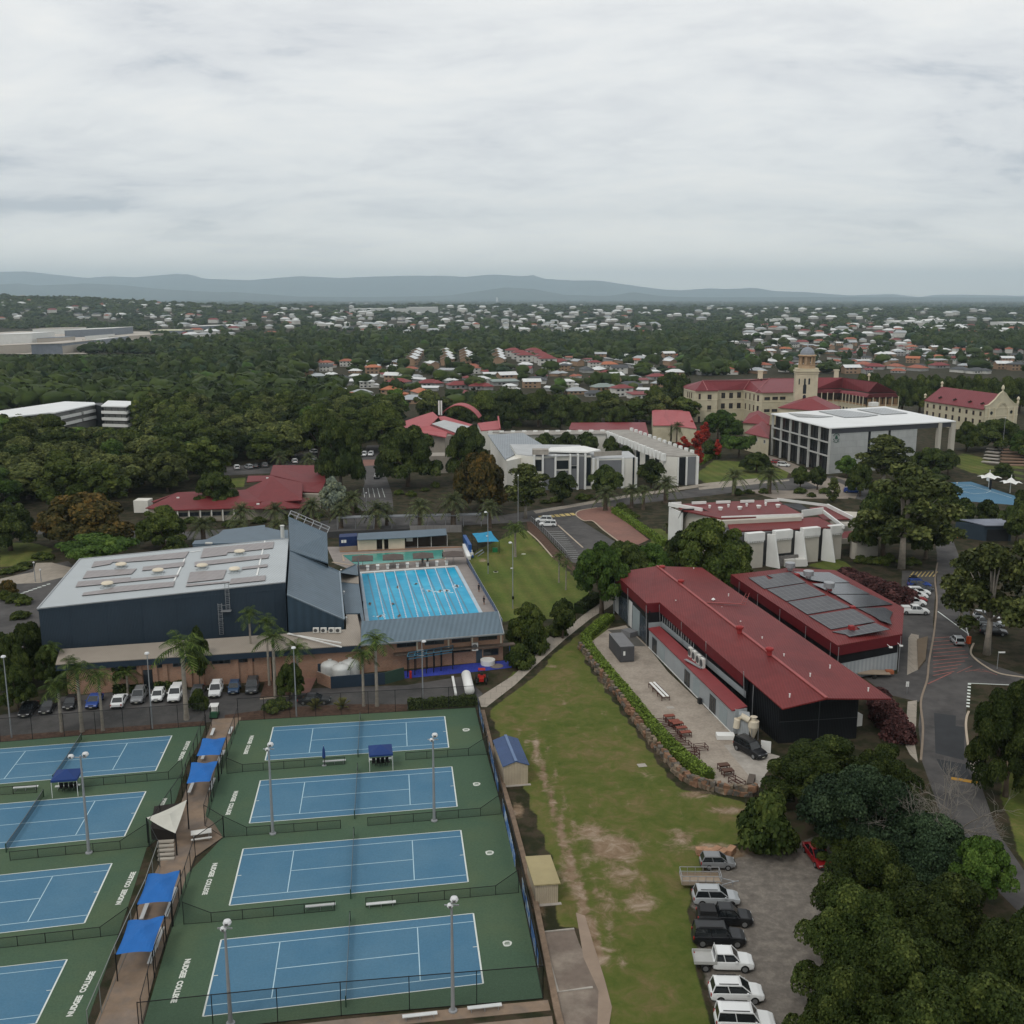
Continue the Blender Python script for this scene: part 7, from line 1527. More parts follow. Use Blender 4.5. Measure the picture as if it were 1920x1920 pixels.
DL=('behind the pool sheds, left of the pair','behind the covered walkway near its middle','behind the covered walkway near its right end','beside the covered walkway end','in front of the residence, third from left','in front of the residence windows, leftmost','low in front of the residence, near the hall','in front of the residence roof step','just behind the hall rear roof','right of the residence roof','beside the silvery tree','partly hidden behind the walkway cover','at the foot of the avenue','on the red brick paving','in front of the cloister end','left one of two before the teaching block','right one of two before the teaching block','on the campus lawn edge, left','on the campus lawn edge, right','small one by the buttressed hall','beside the heritage building','beside the pink-red roof','behind the residence, left','behind the residence, right')
for a,lb in zip(DP,DL):PALM('date',*a,'date palm '+lb,GD)
t=thing('bare_tree','leafless grey tree with twisting branches above the lower right grove','tree',tuple(P(1752,1632)),world=False);m=MB();g=np.random.default_rng(8)
def br(p,d,L,r,dep):
 q=p+d*L;m.tube([p,lerp(p,q,.5)+Vector(g.normal(size=3)*L*.06),q],[r,r*.8,r*.6],5)
 if dep:
  for i in range(3 if dep>1 else 4):
   nd=(d+Vector(g.normal(size=3)*.55)+Vector((0,0,.08))).normalized();br(lerp(p,q,.6+.4*g.random()),nd,L*(.62+.2*g.random()),r*.55,dep-1)
for i in range(5):br(Vector((0,0,2.0)),Vector((math.cos(i*1.3)*.7,math.sin(i*1.3)*.5,.95)).normalized(),5.2,.17,4)
m.tube([(0,0,-.2),(0,0,1.2)],[.4,.25]);t.scale=(.8,.8,.8);m.build('branches',mat('dead_grey_wood',(.20,.18,.155),.9),t)
ex=[[(hNL.x-3,hNL.y),(hNR.x,hNR.y),(-36,230),(-80,232)],[(v.x,v.y) for v in(J(100,900,0),J(1400,900,0),J(1500,620,0),J(1480,520,0),J(800,600,0),J(100,800,0))],
      [(v.x,v.y) for v in(Q(-60,700,0),Q(900,640,0),Q(1480,610,0),Q(1600,540,0),Q(1560,400,0),Q(-60,480,0))],[(P(x,y).x,P(x,y).y) for x,y in((660,965),(675,870),(680,830),(718,830),(740,930),(742,965))],
      [(P(x,y).x,P(x,y).y) for x,y in((740,900),(760,790),(940,790),(1320,800),(1320,930),(900,950))],[(P(x,y).x,P(x,y).y) for x,y in((1280,900),(1280,770),(1690,760),(1920,780),(1920,930),(1500,960))],
      [(P(x,y).x,P(x,y).y) for x,y in((380,915),(430,885),(620,850),(640,880),(480,925))]]
def blocked(x,y):return any(bool(inpoly(x,y,p_)) for p_ in ex)
fpoly=[[(-60,800),(610,800),(640,850),(560,905),(250,930),(240,985),(-60,1000)],[(-60,735),(640,735),(650,800),(-60,800)],[(700,790),(880,775),(1280,790),(1280,830),(900,800)],[(640,785),(700,770),(740,790),(730,830),(650,840)],[(1690,900),(1740,870),(1800,900),(1740,960),(1700,960)],[(1790,850),(1960,842),(1960,868),(1900,872),(1800,866)]]
fpw=[[(P(*q).x,P(*q).y) for q in p_] for p_ in fpoly]
nfo=0;ftrees=[]
for yy in np.arange(290,700,12.5):
 for xx in np.arange(-330,260,12.5):
  x,y=xx+rng.uniform(-5,5),yy+rng.uniform(-5,5)
  if not any(bool(inpoly(x,y,p_)) for p_ in fpw) or blocked(x,y):continue
  if abs(x)>.53*y+12:continue
  ftrees.append((y,x))
ftrees.sort();FAR=[t_ for t_ in ftrees[205:]]
for y,x in ftrees[:205]:
 j=int(rng.choice([0,1,2,3,4,5],p=[.18,.2,.32,.14,.1,.06]));w=13+6*rng.random();h=11+5.5*rng.random()
 px_,py_=PX((x,y,0))
 if px_<275:
  h=min(h,(py_-(800 if px_>100 else 775))*y/FPX)
  if h<3.5:continue
  w=min(w,h*2.2)
 e=place('mid%d'%j,(x,y,0),w,h);e['_px']=px_;e['_py']=py_
# vehicles
M_tyre=mat('tyre_rubber',(.02,.02,.02),.8);M_rim=mat('alloy_rim',(.30,.31,.32),.35,.7);M_cgl=mat('car_glass',(.015,.018,.02),.08,spec=.7,var=.05)
M_hl=mat('headlight',(.55,.57,.58),.15);M_tl=mat('tail_light',(.30,.015,.012),.3);M_trim=mat('dark_plastic',(.025,.025,.026),.6);M_plate=mat('number_plate',(.5,.5,.42),.5)
CP_={}
KIND={'suv':(4.6,.93,1.02,1.68,(-2.15,-1.9,.35,1.15),.36),'sedan':(4.8,.90,.88,1.43,(-1.75,-1.05,.25,1.15),.33),'hatch':(3.7,.84,.92,1.48,(-1.75,-1.45,.25,.95),.31),
  'wagon4':(4.9,.96,1.10,1.88,(-2.35,-2.2,.55,1.1),.40),'ute':(5.3,.94,1.08,1.78,(-.75,-.6,.75,1.35),.39),'tray':(5.2,.92,1.05,1.75,(-.95,-.85,.7,1.3),.38)}
def car_proto(kind,paint,pname):
 key=(kind,pname)
 if key in CP_:return CP_[key]
 L,hw,hb_,hr,(c0,c1,c2,c3),wr=KIND[kind];root=bpy.data.objects.new('parked_car' if kind in('suv','sedan','hatch','wagon4') else 'pickup_truck',None)
 pm=mat('car_paint_'+pname,paint,.28,.15 if sum(paint)<1.6 else 0,var=.03,spec=.5)
 gl=.30;rear=-L/2;fr=L/2;bx=c0 if kind in('ute','tray') else rear
 st=[(rear,.45,.80,.80),(rear+.10,.30,hb_*.93,.93),(rear+.5,.26,hb_*.98,1),(c0+.3,.24,hb_,1),(0,.24,hb_,1),(c3-.1,.24,hb_*.985,1),(fr-.5,.26,hb_*.90,.97),(fr-.12,.30,hb_*.78,.90),(fr,.45,hb_*.62,.76)]
 if kind=='tray':st=[(c0-.1,.3,hb_,.96)]+[s for s in st if s[0]>c0]
 m=MB();R=[]
 for x,zl,zh_,wf in st:
  w=hw*wf;zm=zl+(zh_-zl)*.55;R.append([(x,-w*.92,zl),(x,-w,zl+.12),(x,-w,zm),(x,-w*.95,zh_-.06),(x,-w*.86,zh_),(x,w*.86,zh_),(x,w*.95,zh_-.06),(x,w,zm),(x,w,zl+.12),(x,w*.92,zl)])
 for i in range(len(R)-1):
  for j in range(9):m.face([R[i][j],R[i][j+1],R[i+1][j+1],R[i+1][j]])
 m.face(R[0]);m.face(R[-1][::-1])
 rw=hw*.74;bw=hw*.93;z0=hb_-.02
 base=[(c0,bw*.94),(c3,bw*.94)];
 rp=[(c1+.05,-rw,hr-.03),(c1+.2,-rw*.9,hr),(c2-.15,-rw*.9,hr),(c2,-rw,hr-.05),(c2,rw,hr-.05),(c2-.15,rw*.9,hr),(c1+.2,rw*.9,hr),(c1+.05,rw,hr-.03)]
 m.slab([(c1,-rw-.03,hr-.05),(c2,-rw-.03,hr-.07),(c2,rw+.03,hr-.07),(c1,rw+.03,hr-.05)],.05);m.face([(c1+.05,-rw,hr-.04),(c2-.05,-rw,hr-.05),(c2-.2,-rw*.8,hr+.01),(c1+.2,-rw*.8,hr+.02)]);m.face([(c1+.2,-rw*.8,hr+.02),(c2-.2,-rw*.8,hr+.01),(c2-.2,rw*.8,hr+.01),(c1+.2,rw*.8,hr+.02)]);m.face([(c1+.2,rw*.8,hr+.02),(c2-.2,rw*.8,hr+.01),(c2-.05,rw,hr-.05),(c1+.05,rw,hr-.04)]);m.face([(c1+.05,-rw,hr-.04),(c1+.2,-rw*.8,hr+.02),(c1+.2,rw*.8,hr+.02),(c1+.05,rw,hr-.04)]);m.face([(c2-.05,-rw,hr-.05),(c2-.05,rw,hr-.05),(c2-.2,rw*.8,hr+.01),(c2-.2,-rw*.8,hr+.01)])
 for s in(-1,1):
  for(xa,xb) in((c0,c1),(c3,c2),((c0+c3)/2-.15,(c1+c2)/2-.1)):m.bar((xa,s*bw*.95,z0),(xb,s*(rw+.02),hr-.05),.09,.06)
 body=m.build('body',pm);G=MB();r2=rw-.0;b2=bw-.03
 q=[(c0+.02,-b2,z0),(c3-.02,-b2,z0),(c3-.02,b2,z0),(c0+.02,b2,z0)];t=[(c1+.02,-r2,hr-.06),(c2-.02,-r2,hr-.06),(c2-.02,r2,hr-.06),(c1+.02,r2,hr-.06)]
 for i in range(4):j=(i+1)%4;G.face([q[i],q[j],t[j],t[i]])
 parts=[body,G.build('windows',M_cgl)]
 m=MB();m.box((fr-.03,0,.42),(.1,hw*1.3,.22));m.box((rear+.03 if kind!='tray' else rear+.1,0,.4),(.1,hw*1.5,.14));m.box((fr-.10,0,.64),(.12,hw*.8,.16));parts.append(m.build('bumper',M_trim))
 for s in(-1,1):
  m=MB();m.box((fr-.16,s*hw*.62,hb_*.66),(.2,.34,.16));parts.append(m.build('headlight',M_hl))
  m=MB();m.box((rear+.05,s*hw*.78,hb_*.78),(.1,.2,.26 if kind!='tray' else.12));parts.append(m.build('tail_light',M_tl))
  m=MB();m.box((c3-.35,s*(hw+.08),hb_+.06),(.16,.2,.14));parts.append(m.build('side_mirror',pm))
 m=MB();m.box((fr+.02,0,.42),(.03,.38,.1));parts.append(m.build('number_plate',M_plate))
 if kind in('suv','wagon4'):
  m=MB()
  for s in(-1,1):m.bar((c1+.3,s*rw*.92,hr+.07),(c2-.3,s*rw*.92,hr+.07),.05)
  parts.append(m.build('roof_rail',M_trim))
 if kind=='ute':m=MB();m.box((-1.65,0,hb_+.03),(1.75,hw*1.72,.06));m.box((-1.65,0,hb_+.25),(1.5,hw*1.5,.4));parts.append(m.build('canopy',M_trim if 'black' in pname else pm))
 if kind=='tray':
  m=MB();m.box((-1.75,0,.82),(2.0,1.85,.08));tr=mat('alloy_tray',(.42,.42,.40),.5)
  for s in(-1,1):m.box((-1.75,s*.92,.95),(2.0,.04,.28))
  m.box((-2.74,0,.95),(.04,1.85,.28));m.bar((-.8,-.85,.9),(-.8,-.85,1.8),.06);m.bar((-.8,.85,.9),(-.8,.85,1.8),.06);m.bar((-.8,-.85,1.8),(-.8,.85,1.8),.06);m.box((-1.6,0,.55),(1.8,.8,.25));parts.append(m.build('tray',tr))
 for sx in(rear+.85,fr-.88):
  for s in(-1,1):
   root2=MB();y=s*(hw-.1);root2.tube([(sx,y-.12,wr),(sx,y+.12,wr)],wr,16);w=root2.build('wheel',M_tyre);r_=MB();r_.tube([(sx,y+s*.10,wr),(sx,y+s*.135,wr)],wr*.62,12);r_.tube([(sx,y+s*.12,wr),(sx,y+s*.15,wr)],wr*.18,8);ri=r_.build('rim',M_rim);ri.parent=w;COL.objects.unlink(ri);parts.append(w)
 for p_ in parts:COL.objects.unlink(p_);p_.parent=root
 CP_[key]=root;return root
def car(kind,paint,pname,c,yaw,label,group=None,extra=None):
 r=copy_tree(car_proto(kind,paint,pname),label=label,group=group);r.location=(c[0],c[1],.03);r.rotation_euler=(0,0,yaw);r['category']='pickup truck' if kind in('ute','tray') else 'car'
 return r
WH,BK,SV,DG,BL,DB,RD,GY=((.72,.73,.72),'white'),((.012,.013,.015),'black'),((.40,.42,.43),'silver'),((.06,.065,.07),'dark_grey'),((.02,.06,.26),'blue'),((.03,.07,.14),'steel_blue'),((.25,.012,.015),'red'),((.2,.205,.21),'grey')
GQ='cars parked on the gravel lot'
for k_,p_,(x,y),a,lb in(('hatch',GY,(296,240),-.02,'small two-tone grey hatchback at the top of the gravel lot'),('suv',SV,(287,430),-.03,'silver car with dark sunroof below the cage trailer'),('ute',BK,(333,535),-.05,'black pickup with flat canopy below the silver car'),('wagon4',BK,(302,640),-.04,'black four-wheel drive just above the white tray pickup'),
                         ('tray',WH,(330,770),-.04,'white double-cab pickup with open alloy tray'),('suv',WH,(395,935),-.03,'clean white car below the white tray pickup'),('wagon4',WH,(440,1090),-.05,'white car with roof rails cut by the bottom photo edge')):
 car(k_,*p_,W(9,x,y),a,lb,GQ)
car('sedan',*RD,W(9,826,205),-PI/2+.1,'red car nosing out from under the trees');car('wagon4',*BK,W(8,1008,1085),-1.05,'black four-wheel drive with roof bars beside the black workshop wall');m=MB();c=W(8,1092,1082);m.box(c+Vector((0,0,.9)),(1.3,.1,1.6),-.4);m.tube([c+Vector((-.9,.5,.4)),c+Vector((-.7,.6,.4))],.4,14,1);tagthing(m.build('leaning_board',[M_white,M_tyre]),'white board and spare wheel leaning by the black wall','board')
ya=math.atan2(-NRM.y,-NRM.x);GP_='cars nose-out in the court-side car park'
for k_,p_,(x,y),back,lb in(('sedan',BK,(205,715),0,'black car with silver windscreen shade, leftmost in the row'),('sedan',BK,(352,692),0,'second dark car from the left in the court-side row'),('hatch',BK,(512,672),0,'black hatchback with pale windscreen shade, third from left'),('sedan',BL,(682,655),0,'bright blue car in the court-side row'),
                              ('sedan',WH,(862,652),1,'white car parked tail-out right of the blue one'),('suv',GY,(1003,622),0,'grey car half hidden by leaves between two white ones'),('hatch',WH,(1140,618),0,'white hatchback behind the middle light pole'),('ute',WH,(1268,605),0,'white pickup with black grille left of the big palm'),
                              ('sedan',DG,(1425,590),0,'dark car mostly hidden behind the bush'),('suv',WH,(1556,578),0,'white car with black bonnet details and sunroof'),('hatch',DB,(1688,562),0,'steel blue car near the right end of the row'),('suv',DG,(1818,552),0,'dark grey car at the right end of the row')):
 car(k_,*p_,W(3,x,y),ya+(PI if back else 0)+.03,lb,GP_)
for(x,y) in((190,690),(512,655)):m=MB();c=W(3,x,y);q=c-NRM*(-.2)*-1+Vector((0,0,1.12));m.slab([q-EDIR*.55-NRM*.15,q+EDIR*.55-NRM*.15,q+EDIR*.45+NRM*.25+Vector((0,0,.28)),q-EDIR*.45+NRM*.25+Vector((0,0,.28))],.01);tagthing(m.build('sunshade',mat('silver_foil',(.75,.76,.72),.3)),'silver sunshade in the windscreen of the %s'%('leftmost black car' if x<300 else 'black hatchback'),'sunshade')
car('sedan',*BK,W(4,488,762),math.atan2(EDIR.y,EDIR.x)-.12,'black sedan parked sideways behind two yellow yuccas')
m=MB();c=W(3,1545,745);
t=thing('golf_cart','small white-topped cart at the entrance to the court walkway','cart',tuple(c),ya,world=False);m=MB();m.box((0,0,.45),(2.0,1.1,.4));m.box((.7,0,.8),(.5,1.0,.4));m.build('body',mat('cart_green',(.03,.09,.05),.5),t);m=MB();m.slab([(-.8,-.6,1.8),(.7,-.6,1.8),(.7,.6,1.8),(-.8,.6,1.8)],.08);m.build('roof',M_white,t);m=MB();m.box((-.2,0,.75),(.5,.9,.15));m.box((-.45,0,1.0),(.1,.9,.45));m.build('seat',M_acw,t)
for sx in(-.65,.65):
 for sy in(-.5,.5):m=MB();m.tube([(sx,sy-.08,.25),(sx,sy+.08,.25)],.25,12);m.build('wheel',M_tyre,t);m=MB();m.bar((sx,sy,.6),(sx,sy,1.75),.05);m.build('post',M_dkmetal,t)
for q,lb in(((700,605),'farther of two white cars in the visitor car park'),((757,668),'nearer of two white cars in the visitor car park')):car('suv',*WH,W(23,*q)+Vector((-.2,0,0)),PI-.08,lb,'white cars in the visitor car park')
car('hatch',*SV,W(10,900,640),PI/2-.1,'silver hatchback driving over the red hatching')
for i,(k_,p_,(x,y),lb) in enumerate((('suv',BL,(618,228),'blue car below the motorbike'),('sedan',DG,(635,258),'dark car below the blue one'),('suv',WH,(620,290),'white car, third from the motorbike'),('suv',WH,(605,318),'white car, fourth from the motorbike'),('sedan',RD,(600,345),'maroon car squeezed between white ones'),('suv',WH,(600,375),'white car with dark sunroof above the white pickup'),('ute',WH,(610,440),'white pickup at the near end of the angled bays'))):car(k_,*p_,W(10,x,y)+Vector((0,.3*i-.6,0)),-.06,lb,'cars in the bays beside the purple shrubs')
for q,p_,lb in(((1110,470),WH,'farthest car under the right-hand gum'),((1140,515),SV,'middle car under the right-hand gum'),((1160,575),BK,'nearest car under the right-hand gum')):car('suv',*p_,W(10,*q),-.3,lb,'cars under the right-hand gum')
car('ute',*BL,P(1598,924),-.2,'dark blue pickup beside the crest wall trees');car('hatch',*RD,W(19,1300,1250),-.5,'red car at the foot of the glazed colonnade');car('suv',*WH,W(19,1395,1290),-.5,'white car at the foot of the glazed colonnade')
car('tray',*WH,W(14,1872,625),PI/2,'white work vehicle driving up the avenue');car('suv',*WH,W(14,1772,460),-PI/2,'left white car parked at the top of the avenue');car('suv',*WH,W(14,1822,458),-PI/2,'right white car parked at the top of the avenue');car('suv',*WH,P(1342,809),0,'white car half hidden beside the round green campus tree')
for i,(x,y,p_) in enumerate(((690,590,BK),(818,560,WH),(905,555,SV),(970,548,BK),(1028,542,GY),(1230,460,WH),(1245,490,BK),(1250,512,WH),(1392,440,WH),(1395,490,SV),(1245,420,BK))):car('suv',*p_,W(14,x,y),PI/2+.3*(i%3),'%s car on the shaded drive behind the residence'%['farthest left dark','white first','silver left','black middle','grey middle','white upper','black right','white right','white far right','silver far right','black uppermost'][i],'cars on the drive behind the residence')
t=thing('motorbike','dark motorbike in the hatched bay above the blue car','motorbike',tuple(W(10,582,178)),.1,world=False)
for sx in(-.65,.65):m=MB();m.tube([(sx,-.06,.32),(sx,.06,.32)],.32,14);m.build('wheel',M_tyre,t)
m=MB();m.box((0,0,.55),(.7,.3,.35));m.box((-.35,0,.85),(.6,.28,.12));m.box((.2,0,.85),(.4,.3,.2));m.bar((.65,0,.32),(.4,0,1.05),.08);m.bar((.4,-.35,1.05),(.4,.35,1.05),.05);m.build('body',M_trim,t)
m=MB()
for i in range(7):m.bar(W(10,560+i*28,158,.03),W(10,590+i*28,122,.03),.25,.01)
m.build('yellow_road_hatching',M_yel)['kind']='structure'
t=thing('cage_trailer','galvanised cage trailer between the small grey hatchback and the silver car','trailer',tuple(W(9,205,340)),-.02,world=False)
m=MB();m.box((0,0,.6),(4.0,1.8,.08));m.box((0,-.9,.78),(4.0,.05,.3));m.box((0,.9,.78),(4.0,.05,.3));m.build('tray',mat('timber_deck',(.30,.24,.18),.8),t)
m=MB()
for s in(-.9,.9):
 for i in range(6):m.bar((-2+i*.8,s,.6),(-2+i*.8,s,1.55),.05)
 for z in(1.05,1.55):m.bar((-2,s,z),(2,s,z),.05)
for x in(-2,2):
 for z in(1.05,1.55):m.bar((x,-.9,z),(x,.9,z),.05)
m.build('cage',M_steel,t);m=MB();m.bar((2,-.7,.5),(3.5,0,.5),.08);m.bar((2,.7,.5),(3.5,0,.5),.08);m.bar((3.4,0,.5),(3.9,0,.55),.08);m.bar((3.3,0,0),(3.3,0,.5),.06);m.build('drawbar',M_steel,t)
for x in(-.75,.05):
 for s in(-1,1):m=MB();m.tube([(x,s*.98,.32),(x,s*.98+.15*s,.32)],.32,14);m.lathe((x,s*1.14,.32),[(.18,-.01),(.18,.01)],8,1);m.build('wheel',[M_tyre,M_acw],t)
for i in range(5):
 m=MB();g=np.random.default_rng(i);c=W(9,215+i*38,172+(i%2)*10);m.box(c+Vector((0,0,.35)),(1.1+.3*g.random(),.7,.6+.2*g.random()),g.random());o=m.build('sandstone_block',mat('sandstone',(.36,.21,.13),.9,var=.25,scale=2));tagthing(o,'orange sandstone block dumped behind the small grey hatchback','stone','sandstone blocks behind the hatchback')
line=smooth(zz_(8,(75,510),(180,645),(300,800),(420,970),(560,1140),(640,1225),(760,1275),(960,1315),(1030,1305)),10);m=MB();g=np.random.default_rng(4)
acc=0
for i in range(len(line)-1):
 a,b2=line[i],line[i+1];L=(b2-a).length;n=max(1,int(L/.75));an=math.atan2(b2.y-a.y,b2.x-a.x)
 for j in range(n):
  q=lerp(a,b2,(j+.5)/n)
  for z,s in((.3,.95),(.8,.75)):
   k=len(m.v);m.box((q.x+g.normal()*.08+(z*.2),q.y+g.normal()*.08+z*.15,z),(.8*s*(.8+.4*g.random()),.75*s,.62*(.8+.4*g.random())),an+g.normal()*.2,int(g.integers(0,3)))
   for v_ in range(k,len(m.v)):p_=m.v[v_];m.v[v_]=(p_[0]+g.normal()*.07,p_[1]+g.normal()*.07,max(0,p_[2]+g.normal()*.06))
t=thing('stone_retaining_wall','rough sandstone boulder wall curving below the clipped hedge','wall',tuple(line[0]),world=False);o=m.build('boulders',[mat('boulder_tan',(.18,.14,.10),.95,var=.4,scale=1.2),mat('boulder_grey',(.12,.105,.088),.95,var=.3,scale=1.2),mat('boulder_orange',(.21,.12,.075),.95,var=.3,scale=1.2)]);o.parent=t;o.location=-Vector(line[0])
t=thing('shipping_container','grey site container with white mark on its end in the gravel yard','container',tuple(W(8,300,560)));A,B=W(8,298,590),W(8,375,585);d=W(8,237,512)-A;h_=ZA(*ZX(8,298,505),A.y).z
m=MB();m.prism([A,B,B+d,A+d],.1,h_);m.build('wall',mat('charcoal_corrugated',(.075,.075,.08),.6,kind='corr',wscale=2,rot=(0,0,.6)),t);m=MB();m.prism([A-d.normalized()*-.05,B,B+d,A+d],h_,h_+.06);m.build('roof',mat('grey_lid',(.17,.17,.175),.6),t);m=MB();L=(B-A).length;wpanel(m,A,B,L*.22,L*.36,h_*.45,h_*.72,.03,.04);m.build('notice',M_white,t)
m=MB();q=W(8,350,440);m.box(q+Vector((0,0,.5)),(1.8,2.4,.9),.6);tagthing(m.build('bench_locker',mat('grey_lid',(.17,)*3)),'low grey locker behind the site container','locker')
def table(c,w,l,rz,top,legm,label,group,name='table',slats=0,h=.8):
 t=thing(name,label,'table',tuple(c),rz,group,world=False)
 if top:m=MB();m.box((0,0,h),(w,l,.06));m.build('tabletop',top,t)
 m=MB()
 for sx in(-w/2+.05,w/2-.05):m.bar((sx,-l/2,h-.08),(sx,l/2,h-.08),.06);m.bar((sx,-l/2,.25),(sx,l/2,.25),.05)
 for sy in(-l/2+.05,l/2-.05,0):m.bar((-w/2,sy,h-.08),(w/2,sy,h-.08),.06);m.bar((-w/2,sy,.25),(w/2,sy,.25),.05)
 m.build('frame',legm,t)
 for sx in(-1,1):
  for sy in(-1,1):m=MB();m.bar((sx*(w/2-.05),sy*(l/2-.05),0),(sx*(w/2-.05),sy*(l/2-.05),h),.07);m.build('leg',legm,t)
M_rust=mat('dark_maroon_steel',(.07,.022,.018),.6);M_wood=mat('red_timber_top',(.20,.055,.035),.6,var=.3,scale=3);yz=math.atan2(ax.y,ax.x)
c=W(8,510,760);
t=thing('picnic_setting','long white-topped table with maroon frame in the gravel yard','table',tuple(c),yz,world=False)
for s in(-.3,.3):m=MB();m.box((0,s,.78),(6.0,.36,.06));m.build('plank',M_white,t)
m=MB();
for x in(-2.8,-1,1,2.8):m.bar((x,-.7,.5),(x,.7,.5),.07);m.bar((x,-.6,0),(x,-.6,.75),.07);m.bar((x,.6,0),(x,.6,.75),.07)
for s in(-.6,.6):m.bar((-2.9,s,.72),(2.9,s,.72),.08)
m.build('frame',M_rust,t)
for i,(x,y) in enumerate(((566,890),(592,918),(612,930),(632,955),(655,980))):table(W(8,x,y+15),1.5,.8,yz+PI/2,M_wood,M_rust,'%s red-topped steel table from the top in the row by the hedge'%['first','second','third','fourth','fifth'][i],'red-topped tables in the yard')
for i,(x,y) in enumerate(((528,915),(555,940),(590,980),(615,1010),(650,1040),(690,1080),(738,1055),(690,1100))):table(W(8,x,y+12),1.7,1.2,yz+PI/2+.2*(i%2),None,M_rust,'bare maroon steel table frame standing along the clipped hedge','bare table frames along the hedge','steel_trestle')
for q,lb in(((862,1175),'upper of two brown tables near the apron'),((885,1205),'lower of two brown tables near the apron')):table(W(8,*q),1.4,.9,yz+PI/2,mat('brown_top',(.09,.045,.03),.6),M_rust,lb,'brown tables near the apron')
table(W(8,935,1255),1.9,1.2,yz+.3,None,M_rust,'bare table frame nearest the concrete apron',None,'steel_trestle')
m=MB();m.box(W(8,1012,1245)+Vector((0,0,.3)),(.8,2.6,.6),-.35);tagthing(m.build('timber_crate',mat('grey_timber',(.11,.09,.075),.9)),'long dark timber crate at the end of the gravel yard','crate')
m=MB();m.box(W(8,872,1002)+Vector((0,0,.35)),(2.4,1.3,.6),-.03);tagthing(m.build('foam_block',M_white),'white foam block on the gravel by the workshop wall','block')
m=MB();m.box(W(8,733,812)+Vector((0,0,.4)),(.7,.5,.8),yz);tagthing(m.build('bin',M_trim),'black bin against the workshop extension wall','bin')
for q in((573,835),(418,1150)):m=MB();m.box(W(8,*q)+Vector((0,0,.03)),(1.1,.9,.05),.2);tagthing(m.build('drain_cover',M_conc),'square drain cover set in the %s'%('gravel yard' if q[0]>500 else 'grass below the stone wall'),'drain cover')
t=thing('dust_extractor','cream cyclone dust extractor with curved duct at the workshop corner','dust extractor',tuple(W(8,1022,1010)));c=W(8,1022,1010);zt=ZA(*ZX(8,1030,880),c.y).z
m=MB();m.lathe(c+Vector((0,0,zt-3.3)),[(.15,0),(.75,1.8),(.75,2.6),(.35,2.7),(.35,3.1),(.5,3.2)],18);m.build('cyclone',M_creamv,t);m=MB();m.tube([c+Vector((-2.2,.5,zt-1.9)),c+Vector((-2.1,.5,zt-.7)),c+Vector((-1.5,.4,zt-.2)),c+Vector((-.6,0,zt-.6))],.45,12);m.build('duct',M_creamv,t)
for i in range(3):m=MB();a=i*2.1;m.bar(c+Vector((.7*math.cos(a),.7*math.sin(a),0)),c+Vector((.7*math.cos(a),.7*math.sin(a),zt-1)),.08);m.build('leg',M_steel,t)
m=MB();m.prism([W(8,940,1000),W(8,1000,1010),W(8,1000,1010)+Vector((.3,1.5,0)),W(8,940,1000)+Vector((.3,1.5,0))],0,3.4);m.build('filter_box',M_greyw,t)
for i,(x,y,r) in enumerate(((583,590,1.45),(655,612,1.4),(715,580,1.5))):
 c=W(4,x,y+20)+Vector((0,1.2,0));m=MB();m.lathe(c,[(r,0),(r,2.0)],24);m.dome(c+Vector((0,0,1.99)),r,.8,24);m.lathe(c+Vector((0,0,2.75)),[(.3,0),(.3,.25)],12);tagthing(m.build('water_tank',mat('tank_white',(.55,.56,.54),.35)),'%s domed white tank inside the brick and navy screen'%['left','front','right'][i],'tank','domed white tanks')
t=thing('tank_screen','low brick and navy screen wall around the white tanks','wall',tuple(W(4,595,665)));q=[W(4,505,630),W(4,595,668),W(4,950,640),W(4,1075,605)]
for i in range(3):m=MB();wpanel(m,q[i],q[i+1],0,(q[i+1]-q[i]).length,0,1.9,0,.2);m.build('wall',[M_brick,mat('navy_fascia',(.02,)*3),mat('dark_green_panel',(.03,.06,.045),.7)][i],t)
m=MB();c=W(4,640,500);m.box(c+Vector((0,1,2.2)),(3.2,1.2,.4),.1);m.tube([c+Vector((-1.6,1,1.6)),c+Vector((1.6,1,1.8))],.25);tagthing(m.build('kayak_rack',mat('turquoise_plastic',(.08,.33,.45),.5)),'turquoise covers stacked behind the white tanks','cover')
t=thing('portable_tank','long white cylindrical tank on the asphalt by the blue mats','tank',tuple(W(4,1500,640)));a,b2=W(4,1480,575,.8),W(4,1503,680,.8);m=MB();dd_=(b2-a).normalized();m.tube([a-dd_*.4,a-dd_*.2,a,b2,b2+dd_*.2,b2+dd_*.4],[.3,.6,.75,.75,.6,.3],18);m.build('shell',M_white,t,smooth=True);m=MB();m.box(lerp(a,b2,.2)-Vector((0,0,.6)),(1.2,.3,.5));m.box(lerp(a,b2,.8)-Vector((0,0,.6)),(1.2,.3,.5));m.build('cradle',M_steel,t)
m=MB();m.bar(W(4,1392,590,.2),W(4,1413,705,.2),.35,.3);tagthing(m.build('white_beam',M_white),'white beam lying on the asphalt left of the long tank','beam')
t=thing('tractor','small red tractor parked on the grass edge beside the path','tractor',tuple(W(4,1582,625)),-PI/2,world=False);tm=mat('tractor_red',(.32,.02,.015),.4)
m=MB();m.box((.55,0,.75),(1.3,.7,.5));m.box((-.5,0,.85),(.8,1.2,.3));m.build('body',tm,t);m=MB();m.box((-.5,0,1.95),(1.0,1.1,.08));m.build('roof',tm,t);m=MB();m.box((-.6,0,1.1),(.4,.45,.4));m.build('seat',M_trim,t);m=MB();m.bar((-.95,-.5,.9),(-.95,-.5,1.95),.06);m.bar((-.95,.5,.9),(-.95,.5,1.95),.06);m.build('roll_bar',M_trim,t)
